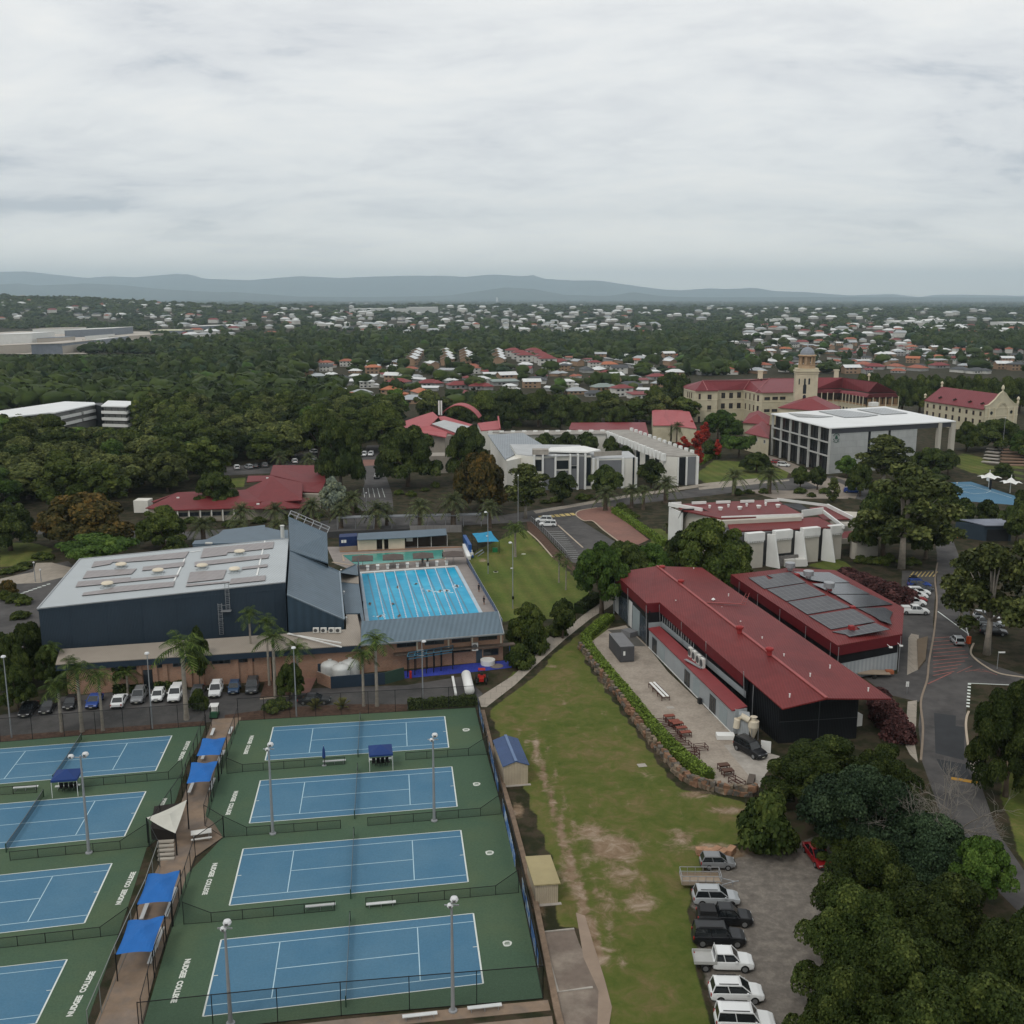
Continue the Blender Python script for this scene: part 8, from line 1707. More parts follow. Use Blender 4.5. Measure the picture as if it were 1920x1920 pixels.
for x,r,w in((-.6,.62,.75),(.9,.4,.6)):
 for s in(-1,1):m=MB();m.tube([(x,s*w,r),(x,s*(w+.25),r)],r,16);m.build('wheel',M_tyre,t)
sheet('blue_matting',zz_(4,(1078,602),(1075,555),(1500,505),(1760,482),(1780,530),(1570,555)),.03,mat('bright_blue_matting',(.035,.055,.33),.7,kind='tile',tw=1,th=1,tm=.03,var=.15))
t=thing('chin_up_frame','dark multi-bay chin-up frame with blue top rails on the blue matting','exercise frame',tuple(W(4,1240,560)));m=MB();tops=[]
for x,y in((1098,590),(1145,578),(1220,568),(1268,562),(1316,552),(1392,540)):c=W(4,x,y);pm_=MB();pm_.bar(c,up(c,3.3),.14);pm_.build('post',M_dkmetal,t);pm_=MB();pm_.bar(c+Vector((0,2,0)),up(c,3.3)+Vector((0,2,0)),.14);pm_.build('post',M_dkmetal,t);tops.append(c)
for o_ in(0,2):
 for z in(3.3,2.9):m.bar(up(tops[0],z)+Vector((0,o_,0)),up(tops[-1],z)+Vector((0,o_,0)),.12)
for q in tops:m.bar(up(q,3.3),up(q,3.3)+Vector((0,2,0)),.12)
m.build('top_rail',mat('teal_steel',(.06,.16,.23),.5),t)
m=MB();c=W(4,1622,508);m.lathe(c,[(1.15,0),(1.2,.7),(1.2,.85),(1.0,.85),(1.0,.75)],24);m.lathe(c,[(.99,.7),(.98,.72)],20,1);tagthing(m.build('spa_tub',[M_white,mat('grey_water',(.2,.23,.24),.1)]),'round white tub on the blue matting by the clubhouse wall','tub')
m=MB();m.lathe(W(4,1680,520,.04),[(1.1,0),(1.1,.05)],20);tagthing(m.build('manhole_disc',mat('brown_lid',(.2,.17,.15))),'round brown lid beside the white tub','lid')
c=W(4,1117,598);m=MB();m.lathe(c,[(.2,0),(.2,1.0),(.25,1.05),(.1,1.2)],10);tagthing(m.build('hydrant',tm),'red hydrant post at the left end of the blue matting','hydrant')
m=MB();m.box(W(6,1575,455)+Vector((0,0,.5)),(1.2,.8,1.0));tagthing(m.build('wheelie_bin',mat('green_bin',(.02,.16,.06),.5)),'green bin beside the turquoise shade sail','bin')
for i,(x,y) in enumerate(((1832,475),(1580,635),(335,635))):
 k=6 if i<2 else 7;m=MB();m.lathe(W(k,x,y,.02),[(.55,0),(.5,.08)],14);tagthing(m.build('lawn_cover',mat('lichen_cover',(.45,.47,.33))),'round pale cover set in the pool lawn, %s'%['farthest','left','near the left light pole'][i],'cover')
fence('blue-banded glass fence between pool deck and lawn',zz_(6,(1320,545),(1400,690),(1480,830),(1565,975),(1640,1120)),1.25,2.4,name='pool_fence',mm=mat('blue_fence_band',(.05,.10,.24),.5,alpha=.75),pm=M_steel,group='pool fences')
fence('steel fence beside the visitor car park bays',zz_(23,(505,600),(700,780),(900,990),(1020,1120)),1.5,2.4,name='car_park_fence',pm=M_steel,group='other fences');fence('dark rail fence at the far edge of the pool area',zz_(6,(1290,440),(1280,230)),2.4,2.4,name='pool_fence',group='pool fences')
M_skin=mat('skin',(.30,.17,.11),.6);M_hair=mat('dark_hair',(.02,.014,.01),.8);M_bc=mat('black_cloth',(.015,.016,.022),.9)
def person(c,rz,label,joints=None,swim=False):
 t=thing('person',label,'person',tuple(c),rz,world=False)
 if swim:J_=[((0,0,0),.14),((.3,0,.02),.16),((.5,0,.04),.07),((.62,0,.06),.1),((-.45,-.1,-.05),.08),((-.9,-.14,-.08),.05),((-.45,.1,-.05),.08),((-.9,.14,-.08),.05),((.42,-.2,.04),.06),((.75,-.28,.1),.045),((1.05,-.22,.03),.04),((.42,.2,.04),.06),((.2,.34,0),.045),((-.05,.36,-.04),.04)];E_e=[(0,1),(1,2),(2,3),(0,4),(4,5),(0,6),(6,7),(1,8),(8,9),(9,10),(1,11),(11,12),(12,13)]
 else:J_=[((0,0,.95),.14),((0,0,1.32),.16),((0,0,1.5),.06),((0,.02,1.66),.105),((-.1,0,.9),.1),((-.11,.02,.5),.07),((-.12,0,.08),.05),((-.12,.14,.05),.045),((.1,0,.9),.1),((.11,-.04,.5),.07),((.12,-.1,.08),.05),((.12,.04,.05),.045),((-.22,0,1.38),.06),((-.27,0,1.1),.05),((-.25,.1,.86),.038),((-.25,.13,.78),.04),((.22,0,1.38),.06),((.27,0,1.1),.05),((.25,.1,.86),.038),((.25,.13,.78),.04)];E_e=[(0,1),(1,2),(2,3),(0,4),(4,5),(5,6),(6,7),(0,8),(8,9),(9,10),(10,11),(1,12),(12,13),(13,14),(14,15),(1,16),(16,17),(17,18),(18,19)]
 me=bpy.data.meshes.new('body');me.from_pydata([j[0] for j in J_],E_e,[]);o=bpy.data.objects.new('body',me);COL.objects.link(o);md=o.modifiers.new('s','SKIN');sv=me.skin_vertices[0].data
 for i,j in enumerate(J_):sv[i].radius=(j[1],j[1])
 sv[0].use_root=True;o.modifiers.new('u','SUBSURF').levels=1;bpy.context.view_layer.update();me2=bpy.data.meshes.new_from_object(o.evaluated_get(bpy.context.evaluated_depsgraph_get()));o.modifiers.clear();o.data=me2
 me2.materials.clear();me2.materials.append(M_skin);me2.materials.append(M_bc)
 for p_ in me2.polygons:z=p_.center.z;p_.material_index=1 if(not swim and.45<z<1.46 and abs(p_.center.x)<.3 and not(abs(p_.center.x)>.2 and z<1.15)) or(swim and-.3<p_.center.x<.05) else 0;p_.use_smooth=True
 o.parent=t;m=MB();m.dome((.62,0,.08) if swim else(0,-.01,1.68),.125,.13,10);m.build('hair',M_hair,t)
 if not swim:
  m=MB();m.box((0,.125,1.64),(.03,.04,.05));m.build('nose',M_skin,t)
for q,a,lb in(((1430,815),2.6,'person in dark clothes standing farther along the pool deck'),((1476,930),2.4,'person in dark clothes walking nearest the clubhouse on the pool deck'),((923,572),.3,'left of two people in black behind the starting blocks'),((968,565),-.4,'right of two people in black behind the starting blocks'),((1105,515),1.2,'person in black under the rightmost pool umbrella')):person(W(6,*q),a,lb)
M_foam=mat('white_splash',(.6,.68,.7),.6)
for i,(x,y) in enumerate(((545,1030),(700,775),(980,805),(1080,810),(1140,800),(1235,765),(865,740),(450,925),(655,920),(710,1035))):
 c=W(6,x,y,.1);sp_=x in(980,1080,1140,545,1235);nm_=['near left end of the pool, low','in the second lane, upper part','left of three splashing mid-pool','middle of three splashing mid-pool','right of three splashing mid-pool','alone in the rightmost lane','upper middle of the pool','by the left pool wall','in the second lane, middle','low in the second lane'][i]
 person(c,-PI/2+.15*(i%3)+(PI if i%2 else 0),'swimmer '+nm_,swim=True)
 if sp_:
  g=np.random.default_rng(i);m=MB()
  for j in range(14):m.dome(c+Vector((g.normal()*.55,g.normal()*.8,-.08)),.12+.16*g.random(),.1,6)
  o=m.build('splash',M_foam);o['kind']='stuff'
sheet('sports_court',zz_(22,(555,395),(1050,378),(1800,620),(1950,680),(1750,760),(900,690)),.04,M_blue)
b=MB()
def rl(*q):
 for i in range(len(q)-1):b.bar(W(22,*q[i],.06),W(22,*q[i+1],.06),.12,.01)
rl((620,420),(1030,430),(1720,640));rl((870,520),(930,495),(1080,488),(1300,500),(1380,520));rl((870,520),(960,545),(1100,575),(1300,560),(1380,525));rl((820,470),(900,450),(1050,440));b.build('court_lines',M_line)['kind']='structure'
for(x,y,s,lb) in(((1340),470,3.0,'left white pointed canopy beside the basketball court'),(1690,560,2.7,'right white pointed canopy beside the basketball court')):
 c=W(22,x,y);t=thing('tensile_canopy',lb,'canopy',tuple(c),.5,'white pointed canopies',world=False);m=MB();n=6;tp=Vector((0,0,4.9));rim=[Vector((math.cos(i*PI/3)*s*1.25,math.sin(i*PI/3)*s*1.25,3.2)) for i in range(6)]
 for i in range(6):
  a,d=rim[i],rim[(i+1)%6];mid_=(a+d)*.42;mid_.z=3.6;k1_=lerp(a,tp,.5)-Vector((0,0,.6));k2_=lerp(d,tp,.5)-Vector((0,0,.6));m.face([a,mid_,k1_]);m.face([mid_,d,k2_]);m.face([mid_,k2_,k1_]);m.face([k1_,k2_,tp])
 m.build('membrane',M_white,t);m=MB();m.tube([(0,0,0),(0,0,5.6)],.12);m.build('mast',M_acw,t)
m=MB();c=W(22,1365,505);t=thing('hoop_post','padded black basketball post on the blue court','basketball hoop',tuple(c));m.tube([c,up(c,3.2)],.35);m.build('padded_post',M_black,t);m=MB();m.box(up(c,3.3)+Vector((-1,0,0)),(.1,1.8,1.1));m.build('backboard',M_white,t)
t=thing('terraced_steps','brown terraced seating steps at the right photo edge','steps',tuple(W(11,1860,600)))
for i in range(6):m=MB();q0,q1=W(11,1790+i*2,618-i*12),W(11,1990,622-i*12);m.bar(q0+Vector((0,0,.2+.35*i)),q1+Vector((0,0,.2+.35*i)),2.6,.4);m.build('tier',mat('brown_step',(.20,.13,.09),.9),t)
t=thing('terraced_steps','grey angled steps left of the brown seating tiers','steps',tuple(W(11,1730,590)))
for i in range(5):m=MB();q0,q1=W(11,1690+i*8,600-i*14),W(11,1785,608-i*14);m.bar(q0+Vector((0,0,.2+.3*i)),q1+Vector((0,0,.2+.3*i)),2.4,.35);m.build('tier',M_conc,t)
def boom(base,tip,label,zb=1.1):
 t=thing('boom_gate',label,'boom gate',tuple(base));m=MB();m.box(up(base,.65),(.6,.5,1.3),.3);m.build('cabinet',mat('safety_orange',(.50,.07,.015),.5),t);m=MB();m.bar(up(base,zb),up(tip,zb+.05),.12,.1);m.build('arm',M_white,t)
boom(W(22,810,1290),W(22,400,1235),'boom gate with orange cabinet and white arm on the upper road');boom(W(10,982,640),W(10,960,560),'orange boom gate cabinet beside the silver hatchback')
t=thing('street_sign','two-armed finger sign on the verge by the side road','sign',tuple(W(10,1188,822)));c=W(10,1188,822);m=MB();m.tube([c,up(c,2.9)],.05);m.build('post',M_steel,t);m=MB();m.box(up(c,2.8)+Vector((.5,0,0)),(1.1,.06,.25));m.build('blade',M_white,t)
t=thing('road_sign','small white sign on the yard edge by the footpath','sign',tuple(W(10,538,1000)));c=W(10,538,1000);m=MB();m.tube([c,up(c,1.6)],.04);m.build('post',M_steel,t);m=MB();m.box(up(c,1.5),(.45,.05,.8));m.build('panel',M_white,t)
m=MB();A,B=W(10,640,600),W(10,690,780);c0_=[W(10,x,y) for x,y in((612,620),(690,600),(672,765),(620,830))];m.prism(c0_,0,.35);tagthing(m.build('garden_wall',mat('dull_stone',(.15,.115,.08),.9)),'low sandstone garden wall beside the ramp and kerb','wall')
t=thing('flat_trailer','flat timber-deck trailer behind the solar-roofed block','trailer',tuple(W(10,290,880)),-.05,world=False);m=MB();m.box((0,0,.8),(5,1.9,.15));m.build('deck',mat('timber_deck',(.3,)*3),t);m=MB();m.box((2.7,.3,.8),(1.2,.9,.5));m.build('motor',mat('orange_rust',(.3,.1,.05)),t)
for s in(-.9,.9):m=MB();m.tube([(0,s,.35),(0,s*1.2,.35)],.35,12);m.build('wheel',M_tyre,t)
for x,y,lb in((1545,832,'left'),(1585,826,'right')):pass
c=W(4,165,710)
# suburb, warehouses, far forest, hills, haze
HC={'white':(.62,.63,.62),'pale_grey':(.36,.38,.39),'terracotta':(.30,.10,.06),'dark_red':(.20,.045,.045),'charcoal':(.07,.075,.08),'green_grey':(.22,.26,.24),'orange':(.40,.14,.07)}
HW=[mat('wall_white_weatherboard',(.55,.54,.50),.8),mat('wall_tan_brick',(.30,.20,.13),.9),mat('wall_grey_render',(.30,.30,.29),.9)]
HP={}
def house_proto(shape,colr):
 k=(shape,colr)
 if k in HP:return HP[k]
 rm=mat('house_roof_'+colr,HC[colr],.6,var=.1);wm=HW[hash(colr+str(shape))%3 if False else(len(HP)%3)];r=bpy.data.objects.new('suburban_house',None)
 w=MB();f=MB();g_=MB()
 def hip(cx,cy,L,D,z,h,o=.6):
  a,b2=L/2+o,D/2+o;q=[(cx-a,cy-b2,z),(cx+a,cy-b2,z),(cx+a,cy+b2,z),(cx-a,cy+b2,z)];e=min(a,b2);k0,k1=(cx-a+e,cy,z+h),(cx+a-e,cy,z+h)
  f.face([q[0],q[1],k1,k0]);f.face([q[1],q[2],k1]);f.face([q[2],q[3],k0,k1]);f.face([q[3],q[0],k0]);f.face([(p[0],p[1],p[2]-.15) for p in q][::-1])
  for i in range(4):p,s=q[i],q[(i+1)%4];f.face([(p[0],p[1],z-.15),(s[0],s[1],z-.15),s,p])
 def gab(cx,cy,L,D,z,h,o=.6):
  a,b2=L/2+o,D/2+o
  for s in(-1,1):f.slab([(cx-a,cy+s*b2,z),(cx+a,cy+s*b2,z),(cx+a,cy,z+h),(cx-a,cy,z+h)],.12)
  for s in(-1,1):w.face([(cx+s*L/2,cy-D/2,z),(cx+s*L/2,cy+D/2,z),(cx+s*L/2,cy,z+h*.93)])
 if shape==0:w.box((0,0,1.4),(15,9,2.8));hip(0,0,15,9,2.8,2.4)
 elif shape==1:w.box((0,0,2.7),(12,8,5.4));hip(0,0,12,8,5.4,2.0);w.box((7.5,-1,1.3),(4,6,2.6));hip(7.5,-1,4,6,2.6,1.2)
 elif shape==2:w.box((0,0,1.4),(14,8,2.8));w.box((4.5,-5,1.4),(6,6,2.8));hip(0,0,14,8,2.8,2.3);hip(4.5,-4.2,6,8,2.8,2.0)
 elif shape==3:w.box((0,0,2.6),(13,8,5.2));gab(0,0,13,8,5.2,2.2)
 else:w.box((0,0,1.5),(18,9,3.0));f.slab([(-9.8,-5.2,3.2),(9.8,-5.2,3.2),(9.8,5.2,4.2),(-9.8,5.2,4.2)],.25)
 y={0:-4.52,1:-4.02,2:-4.02,3:-4.02,4:-4.52}[shape]
 for x in(-4.5,-1.5,2):
  for z in((1.5,) if shape in(0,2,4) else(1.4,4.1)):w.box((x,y,z),(1.6,.08,1.1),0,1)
 ps=[f.build('roof',rm),w.build('wall',[wm,M_glass])]
 for o in ps:COL.objects.unlink(o);o.parent=r
 HP[k]=r;return r
LMK=[(0,1280,'left'),(0,0,'')]
def hpos(px_,py_):
 for x0_,x1_,n in((0,260,'above the white boarding house'),(260,560,'above the residence and its forest'),(560,690,'straight above the avenue'),(690,850,'above the arched red roof'),(850,1010,'above the grey-roofed teaching wing'),(1010,1180,'above the courtyard trees'),(1180,1300,'above the cloister block'),(1300,1480,'behind the left heritage wing'),(1480,1560,'behind the clock-less tower'),(1560,1720,'behind the veranda wing'),(1720,2000,'behind the chapel')):
  if x0_<=px_<x1_:return n.replace('clock-less ','domed ')
 return 'at the photo edge'
occ=[];HL=[]
def addhouse(px_,py_,colr,shape,rz=None,s=1.0,lab=None):
 q=PT(px_,py_);
 HL.append((px_,py_,colr,shape,q,rng.uniform(-.5,.5)+(PI/2 if rng.random()<.3 else 0) if rz is None else rz,s,lab));occ.append((px_,py_,34*(1000/max(q.length,300))*s))
for x0_,y0_,n,lb in((783,668,4,'leftmost'),(835,668,4,'second'),(872,667,4,'third'),(932,668,4,'rightmost')):
 for i in range(n):addhouse(x0_-(i*4 if x0_<800 else-i*1.5),y0_+i*5.5,'white',3,1.45,1.2,'%s white townhouse of the %s stepped column beyond the forest edge'%(['farthest','second','third','nearest'][i],lb))
for i,(x,y) in enumerate(((962,668),(975,673),(985,678),(1000,668),(1008,674),(1018,680),(1026,685))):addhouse(x,y,'dark_red',1,.2,1.25,'%s red-roofed townhouse of the dense cluster beside the white ones'%['first','second','third','fourth','fifth','sixth','seventh'][i])
for a in((627,738,'white',0),(655,758,'terracotta',1),(678,752,'pale_grey',1),(640,772,'charcoal',0),(735,745,'orange',1),(750,732,'charcoal',0),(748,722,'dark_red',0),(790,742,'orange',0),(805,724,'dark_red',2),(785,718,'white',4),(858,743,'dark_red',0),(775,756,'pale_grey',0),(640,722,'white',4),(682,712,'white',4),(700,700,'orange',1),(740,716,'white',3),
          (845,700,'pale_grey',4),(845,708,'white',4),(860,728,'dark_red',0),(900,730,'dark_red',2),(930,708,'white',4),(950,715,'white',3),(945,722,'green_grey',4),(1005,718,'charcoal',2),(1140,706,'dark_red',0),(1150,716,'white',3),(1160,700,'charcoal',3),(1165,742,'dark_red',1),(1180,728,'charcoal',0),(1130,732,'green_grey',2),(1100,698,'charcoal',0),(1120,698,'white',0),(1140,688,'orange',0),(1165,680,'pale_grey',2),(1200,676,'pale_grey',2),(1255,678,'pale_grey',0),
          (1680,692,'terracotta',2),(1720,695,'terracotta',0),(1760,690,'dark_red',0),(1800,698,'charcoal',2),(1830,700,'charcoal',2),(1880,692,'white',3),(1905,694,'charcoal',1),(1620,688,'terracotta',0),(1640,692,'dark_red',0),(1595,700,'white',3),(1570,696,'dark_red',0),(1330,690,'pale_grey',0),(1350,685,'white',0),(1300,690,'dark_red',1),(1315,702,'white',4),(1400,690,'charcoal',0),(1415,678,'white',2),(1420,700,'pale_grey',2),(1470,686,'dark_red',0),(1490,678,'charcoal',0),(1650,668,'white',0),(1665,668,'white',0)):
 addhouse(*a)
hr_=np.random.default_rng(21)
def houseband(poly,n,mixc,smin=.8,smax=1.25,far=False):
 xs=[p[0] for p in poly];ys=[p[1] for p in poly];k=0;tries=0
 while k<n and tries<n*40:
  tries+=1;x,y=hr_.uniform(min(xs),max(xs)),hr_.uniform(min(ys),max(ys))
  if not bool(inpoly(x,y,poly)):continue
  q=PT(x,y) if not far else None;r=25*FPX/max(600,(CAMH*FPX/(y-557.9)))*.5
  if any(abs(x-o[0])<r*.9 and abs(y-o[1])<max(2.2,r*.22) for o in occ[-600:]):continue
  addhouse(x,y,str(hr_.choice(list(mixc.keys()),p=np.array(list(mixc.values()))/sum(mixc.values()))),int(hr_.integers(0,5)),None,hr_.uniform(smin,smax));k+=1
houseband([(540,682),(900,676),(1280,668),(1280,715),(1200,750),(1000,735),(600,735)],80,{'white':4,'pale_grey':3,'terracotta':2,'dark_red':2,'charcoal':2,'green_grey':1},.6,.95)
houseband([(1290,640),(1920,640),(1920,690),(1700,700),(1290,705)],160,{'white':4,'pale_grey':4,'terracotta':4,'dark_red':2,'charcoal':2,'orange':1},.6,.95)
houseband([(1400,610),(1700,606),(1920,618),(1920,640),(1400,640)],70,{'white':6,'pale_grey':3,'terracotta':2,'dark_red':1});nind=300
houseband([(640,580),(1200,585),(1280,620),(1200,630),(640,622),(560,600)],175,{'white':7,'pale_grey':5,'terracotta':1,'charcoal':2},.8,1.25)
houseband([(0,556),(420,560),(660,585),(640,625),(330,640),(280,600),(0,600)],150,{'white':5,'pale_grey':5,'terracotta':1,'dark_red':1,'charcoal':2},.8,1.4)
houseband([(640,566),(1920,584),(1920,606),(1280,600),(640,585)],100,{'white':6,'pale_grey':3},.9,1.8)
order=sorted(range(len(HL)),key=lambda i:-HL[i][1]-(1000 if HL[i][7] else 0));far_b={}
cnt={}
for n_,i in enumerate(order):
 x,y,colr,shape,q,rz,s,lab=HL[i];q=q-Vector((0,0,.1))
 if n_<286:
  o=copy_tree(house_proto(shape,colr));o.location=q;o.rotation_euler=(0,0,rz);o.scale=(s,s,s*.95);o['category']='house';o['group']='houses of the suburb behind the school';o['_h']=1
  if lab:o['label']=lab
  else:cnt.setdefault((colr,shape in(1,3),hpos(x,y),int((y-600)//14)),[]).append((x,o))
 else:
  b_=far_b.setdefault(colr,[MB(),MB()]);rm=Matrix.Rotation(rz,4,'Z');k=s*1.1
  def tp(p):v_=rm@(Vector(p)*k);return(v_.x+q.x,v_.y+q.y,v_.z+q.z)
  L,D,z,h=7.5,4.6,3.2+(shape==1)*2.2,2.2;c8=[(-L,-D,-1),(L,-D,-1),(L,D,-1),(-L,D,-1)]
  for a in range(4):c_,d_=c8[a],c8[(a+1)%4];b_[1].face([tp(c_),tp(d_),tp((d_[0],d_[1],z)),tp((c_[0],c_[1],z))])
  b_[0].face([tp((-L-.6,-D-.6,z)),tp((L+.6,-D-.6,z)),tp((L-3,0,z+h)),tp((-L+3,0,z+h))]);b_[0].face([tp((L+.6,D+.6,z)),tp((-L-.6,D+.6,z)),tp((-L+3,0,z+h)),tp((L-3,0,z+h))]);b_[0].face([tp((L+.6,-D-.6,z)),tp((L+.6,D+.6,z)),tp((L-3,0,z+h))]);b_[0].face([tp((-L-.6,D+.6,z)),tp((-L-.6,-D-.6,z)),tp((-L+3,0,z+h))])
big=MB();ms=[]
for k,(colr,(a,b_)) in enumerate(far_b.items()):
 for src_,mi in((a,k),(b_,len(far_b))):
  n=len(big.v);big.v+=src_.v;big.f+=[tuple(j+n for j in f) for f in src_.f];big.m+=[mi]*len(src_.f)
o=big.build('distant_houses',[MATS.get('house_roof_'+c) or mat('house_roof_'+c,HC[c],.6) for c in far_b]+[HW[0]]);o['kind']='stuff';o['label']='pale roofs of far suburbs scattered through the distant trees';o['category']='distant suburb'
HN={'white':'white','pale_grey':'pale grey','terracotta':'terracotta','dark_red':'dark red','charcoal':'charcoal','green_grey':'green-grey','orange':'orange'}
for(colr,two,pos,row),l in cnt.items():
 l.sort(key=lambda t_:t_[0])
 for i,(x,o) in enumerate(l):o['label']=('%s %s-roofed %s %s, street band %s from the horizon'%((['leftmost','second','third','fourth','fifth','sixth','seventh','eighth','ninth','tenth','eleventh','twelfth'][min(i,11)] if len(l)>1 else 'only'),HN[colr],'two-storey house' if two else 'low house',pos,['first','second','third','fourth','fifth','sixth','seventh','eighth','ninth','tenth','eleventh','twelfth','thirteenth'][max(0,min(row,12))]))
def ware(px4,z,label,wm,rm,dep=None):
 a=[PT(*q) for q in px4];cz=min(q.z for q in a);t=thing('warehouse',label,'warehouse',(a[0].x,a[0].y,cz),group='warehouses beyond the forest');p_=[up(q,cz) for q in a]
 if len(p_)==2:d=Vector((0,dep,0));p_=[p_[0],p_[1],p_[1]+d,p_[0]+d]
 m=MB();m.prism([(q.x,q.y) for q in p_],cz-1,cz+z);m.build('wall',wm,t);c_=(p_[0]+p_[1]+p_[2]+p_[3])/4;m=MB();m.slab([up(q+(q-c_)*.02,cz+z+.5) for q in p_],.5);m.build('roof',rm,t)
Ww,Wp,Wg,Wb=mat('warehouse_white',(.68,.68,.65),.7,var=.06),mat('warehouse_tan',(.42,.38,.33),.8,var=.15,scale=.02),mat('warehouse_grey',(.20,.22,.25),.7),mat('warehouse_orange',(.35,.10,.04),.7)
for q,z,d,w_,r_,lb in(((-20,648,60,645),13,70,Ww,Ww,'white windowless warehouse at the left photo edge'),((62,628,135,626),9,60,Ww,Wp,'pale shed behind the white windowless warehouse'),((122,634,212,629),11,90,Wg,Ww,'long white-roofed open warehouse right of the pale yard'),((-20,666,55,662),9,50,Wp,Wp,'tan-roofed shed in front at the left edge'),((60,666,118,664),11,90,Wg,Wp,'blue-grey walled warehouse with rusty streaked roof'),((118,664,155,660),8,60,Wp,Wp,'low tan warehouse with orange end'),((8,640,40,638),8,30,Wg,mat('rusty_roof',(.30,.17,.12),.8),'small rusty-roofed shed behind the white windowless warehouse'),((70,645,118,643),7,40,Wp,Wg,'grey-roofed shed in the middle of the pale yard'),((75,655,112,654),5,22,Ww,MATS['rusty_roof'],'low rusty-roofed shed in front of the yard'),((160,640,196,637),7,40,Ww,Wg,'blue-grey roofed shed right of the yard'),((122,650,150,648),6,30,Wb,Ww,'white-roofed shed with orange wall in the yard'),((148,656,200,648),9,80,Wg,Ww,'pale grey warehouse half behind trees'),((205,645,282,641),9,55,Wp,Wp,'long cream warehouse at the forest edge'),
                         ((282,630,342,630),8,60,Wg,mat('cream_green_roof',(.50,.50,.34),.6),'shed with pale yellow-green roof beyond the warehouses'),((358,620,405,618),7,70,Wg,Ww,'white-roofed shed right of the yellow-green roof'),((655,586,720,586),12,120,Ww,Ww,'far long white warehouse above the stepped townhouses'),((730,587,762,587),12,120,Ww,Ww,'short far white warehouse beside the big one'),((762,588,815,587),18,160,Ww,Ww,'largest far white warehouse on the skyline suburb'),((1445,606,1475,606),9,60,Ww,Ww,'left of two far white sheds beyond the mast'),((1483,608,1500,608),13,60,Ww,Ww,'right of two far white sheds beyond the mast'),((1685,611,1745,609),8,90,Ww,Ww,'first low white warehouse at far right'),((1740,608,1790,606),8,90,Ww,Ww,'second low white warehouse at far right'),((1890,614,1940,614),9,80,Ww,Ww,'white warehouse at the right edge of the far suburb')):
 ware([(q[0],q[1]),(q[2],q[3])],z,lb,w_,r_,d)
sheet('pale_yard',[(PT(*q).x,PT(*q).y) for q in((-60,668),(160,664),(290,645),(280,622),(60,620),(-60,626))],.3,Wp)
sheet('far_lawn',[(PT(*q).x,PT(*q).y) for q in((648,672),(680,671),(682,677),(655,678))],.3,mat('far_grass',(.07,.11,.025),.9));sheet('avenue',[(PT(*q).x,PT(*q).y) for q in((881,690),(888,690),(905,722),(885,722))],.3,M_asph)
for i,(x,yb,yt) in enumerate(((205,613,583),(247,615,588),(279,616,590),(348,612,586),(412,611,584),(1522,615,592))):
 c=PT(x,yb+4);H_=ZA(x,yt,c.y).z-c.z;street_light(c,H_,['leftmost','second','third','fourth','fifth'][i]+' tall sports-ground light mast beyond the warehouses' if i<5 else 'tall telecom mast standing in the right-hand suburb',name='light_mast',grp='distant masts',head=1.6);
def lowcrown(j,n):
 g=np.random.default_rng(100+j);lob=crown_lobes(g,9,2.0,1.75,.34,.6,.12,'dome' if j%2 else 'ball',.8);return cloud(lob,n/5.2,.14 if n>50 else.2,g,jit=.3)
def solid(j,k):
 g=np.random.default_rng(j+50);me=bpy.data.meshes.new('c');import bmesh;b=bmesh.new();bmesh.ops.create_icosphere(b,subdivisions=k,radius=1);v=np.array([w_.co[:] for w_ in b.verts]);f=np.array([[l.index for l in x.verts]+[x.verts[0].index] for x in b.faces]);b.free();ph=g.random((6,3))*6;r=1+sum(.11*np.sin(v@(g.normal(size=3)*3.2)+ph[i,0]) for i in range(6));v=v*r[:,None]*np.array([.74,.74,.66]);v[:,2]+=.92;return v,f
LC=[]
for j in range(7):
 v,f,t=lowcrown(j,170);sv_,sf=solid(j,2);g=np.random.default_rng(j);LC.append((np.concatenate([v,sv_]),np.concatenate([f,sf[:,:4]+len(v)]),np.concatenate([t,.15+.35*g.random(len(sf))])))
LF=[]
for j in range(5):sv_,sf=solid(j+9,2 if j<2 else 1);g=np.random.default_rng(j);v,f,t=lowcrown(j+20,26);LF.append((np.concatenate([v,sv_]),np.concatenate([f,sf+len(v)]),np.concatenate([t,.1+.5*g.random(len(sf))])))
V_,F_,T_,M_=[],[],[],[];nv=0
def addcrown(x,y,z,w,h,fine,mi):
 global nv
 v,f,t=(LC[int(fr_.integers(7))] if fine else LF[int(fr_.integers(5))]);a=fr_.random()*6.28;c_,s_=math.cos(a)*w/2,math.sin(a)*w/2
 V_.append(np.stack([v[:,0]*c_-v[:,1]*s_+x,v[:,0]*s_+v[:,1]*c_+y,v[:,2]*h/1.85+z-.6],1));F_.append(f+nv);nv+=len(v);T_.append(np.clip(t*.5+fr_.random()*.34-.08,0,1));M_.append(np.full(len(f),mi))
fr_=np.random.default_rng(33)
for y,x in FAR:addcrown(x,y,0,15+5*fr_.random(),11+5*fr_.random(),True,int(fr_.integers(2)))
forest=[[(-80,735),(-80,668),(160,665),(290,648),(430,640),(640,628),(1280,630),(1290,668),(1040,668),(760,662),(640,675),(560,690),(560,735),(400,750)],[(1280,640),(1350,640),(1420,700),(1280,710)],[(1700,624),(2000,630),(2000,665),(1800,655),(1700,645)]]
cl_f=[(-90,602),(290,605),(650,628),(200,622),(-80,624)]
exw=[(-60,150,617,666),(120,285,620,652),(280,345,618,630),(355,410,610,620)]
oc=np.array([(o[0],o[1],o[2]) for o in occ])
row=752.0;nt_=0
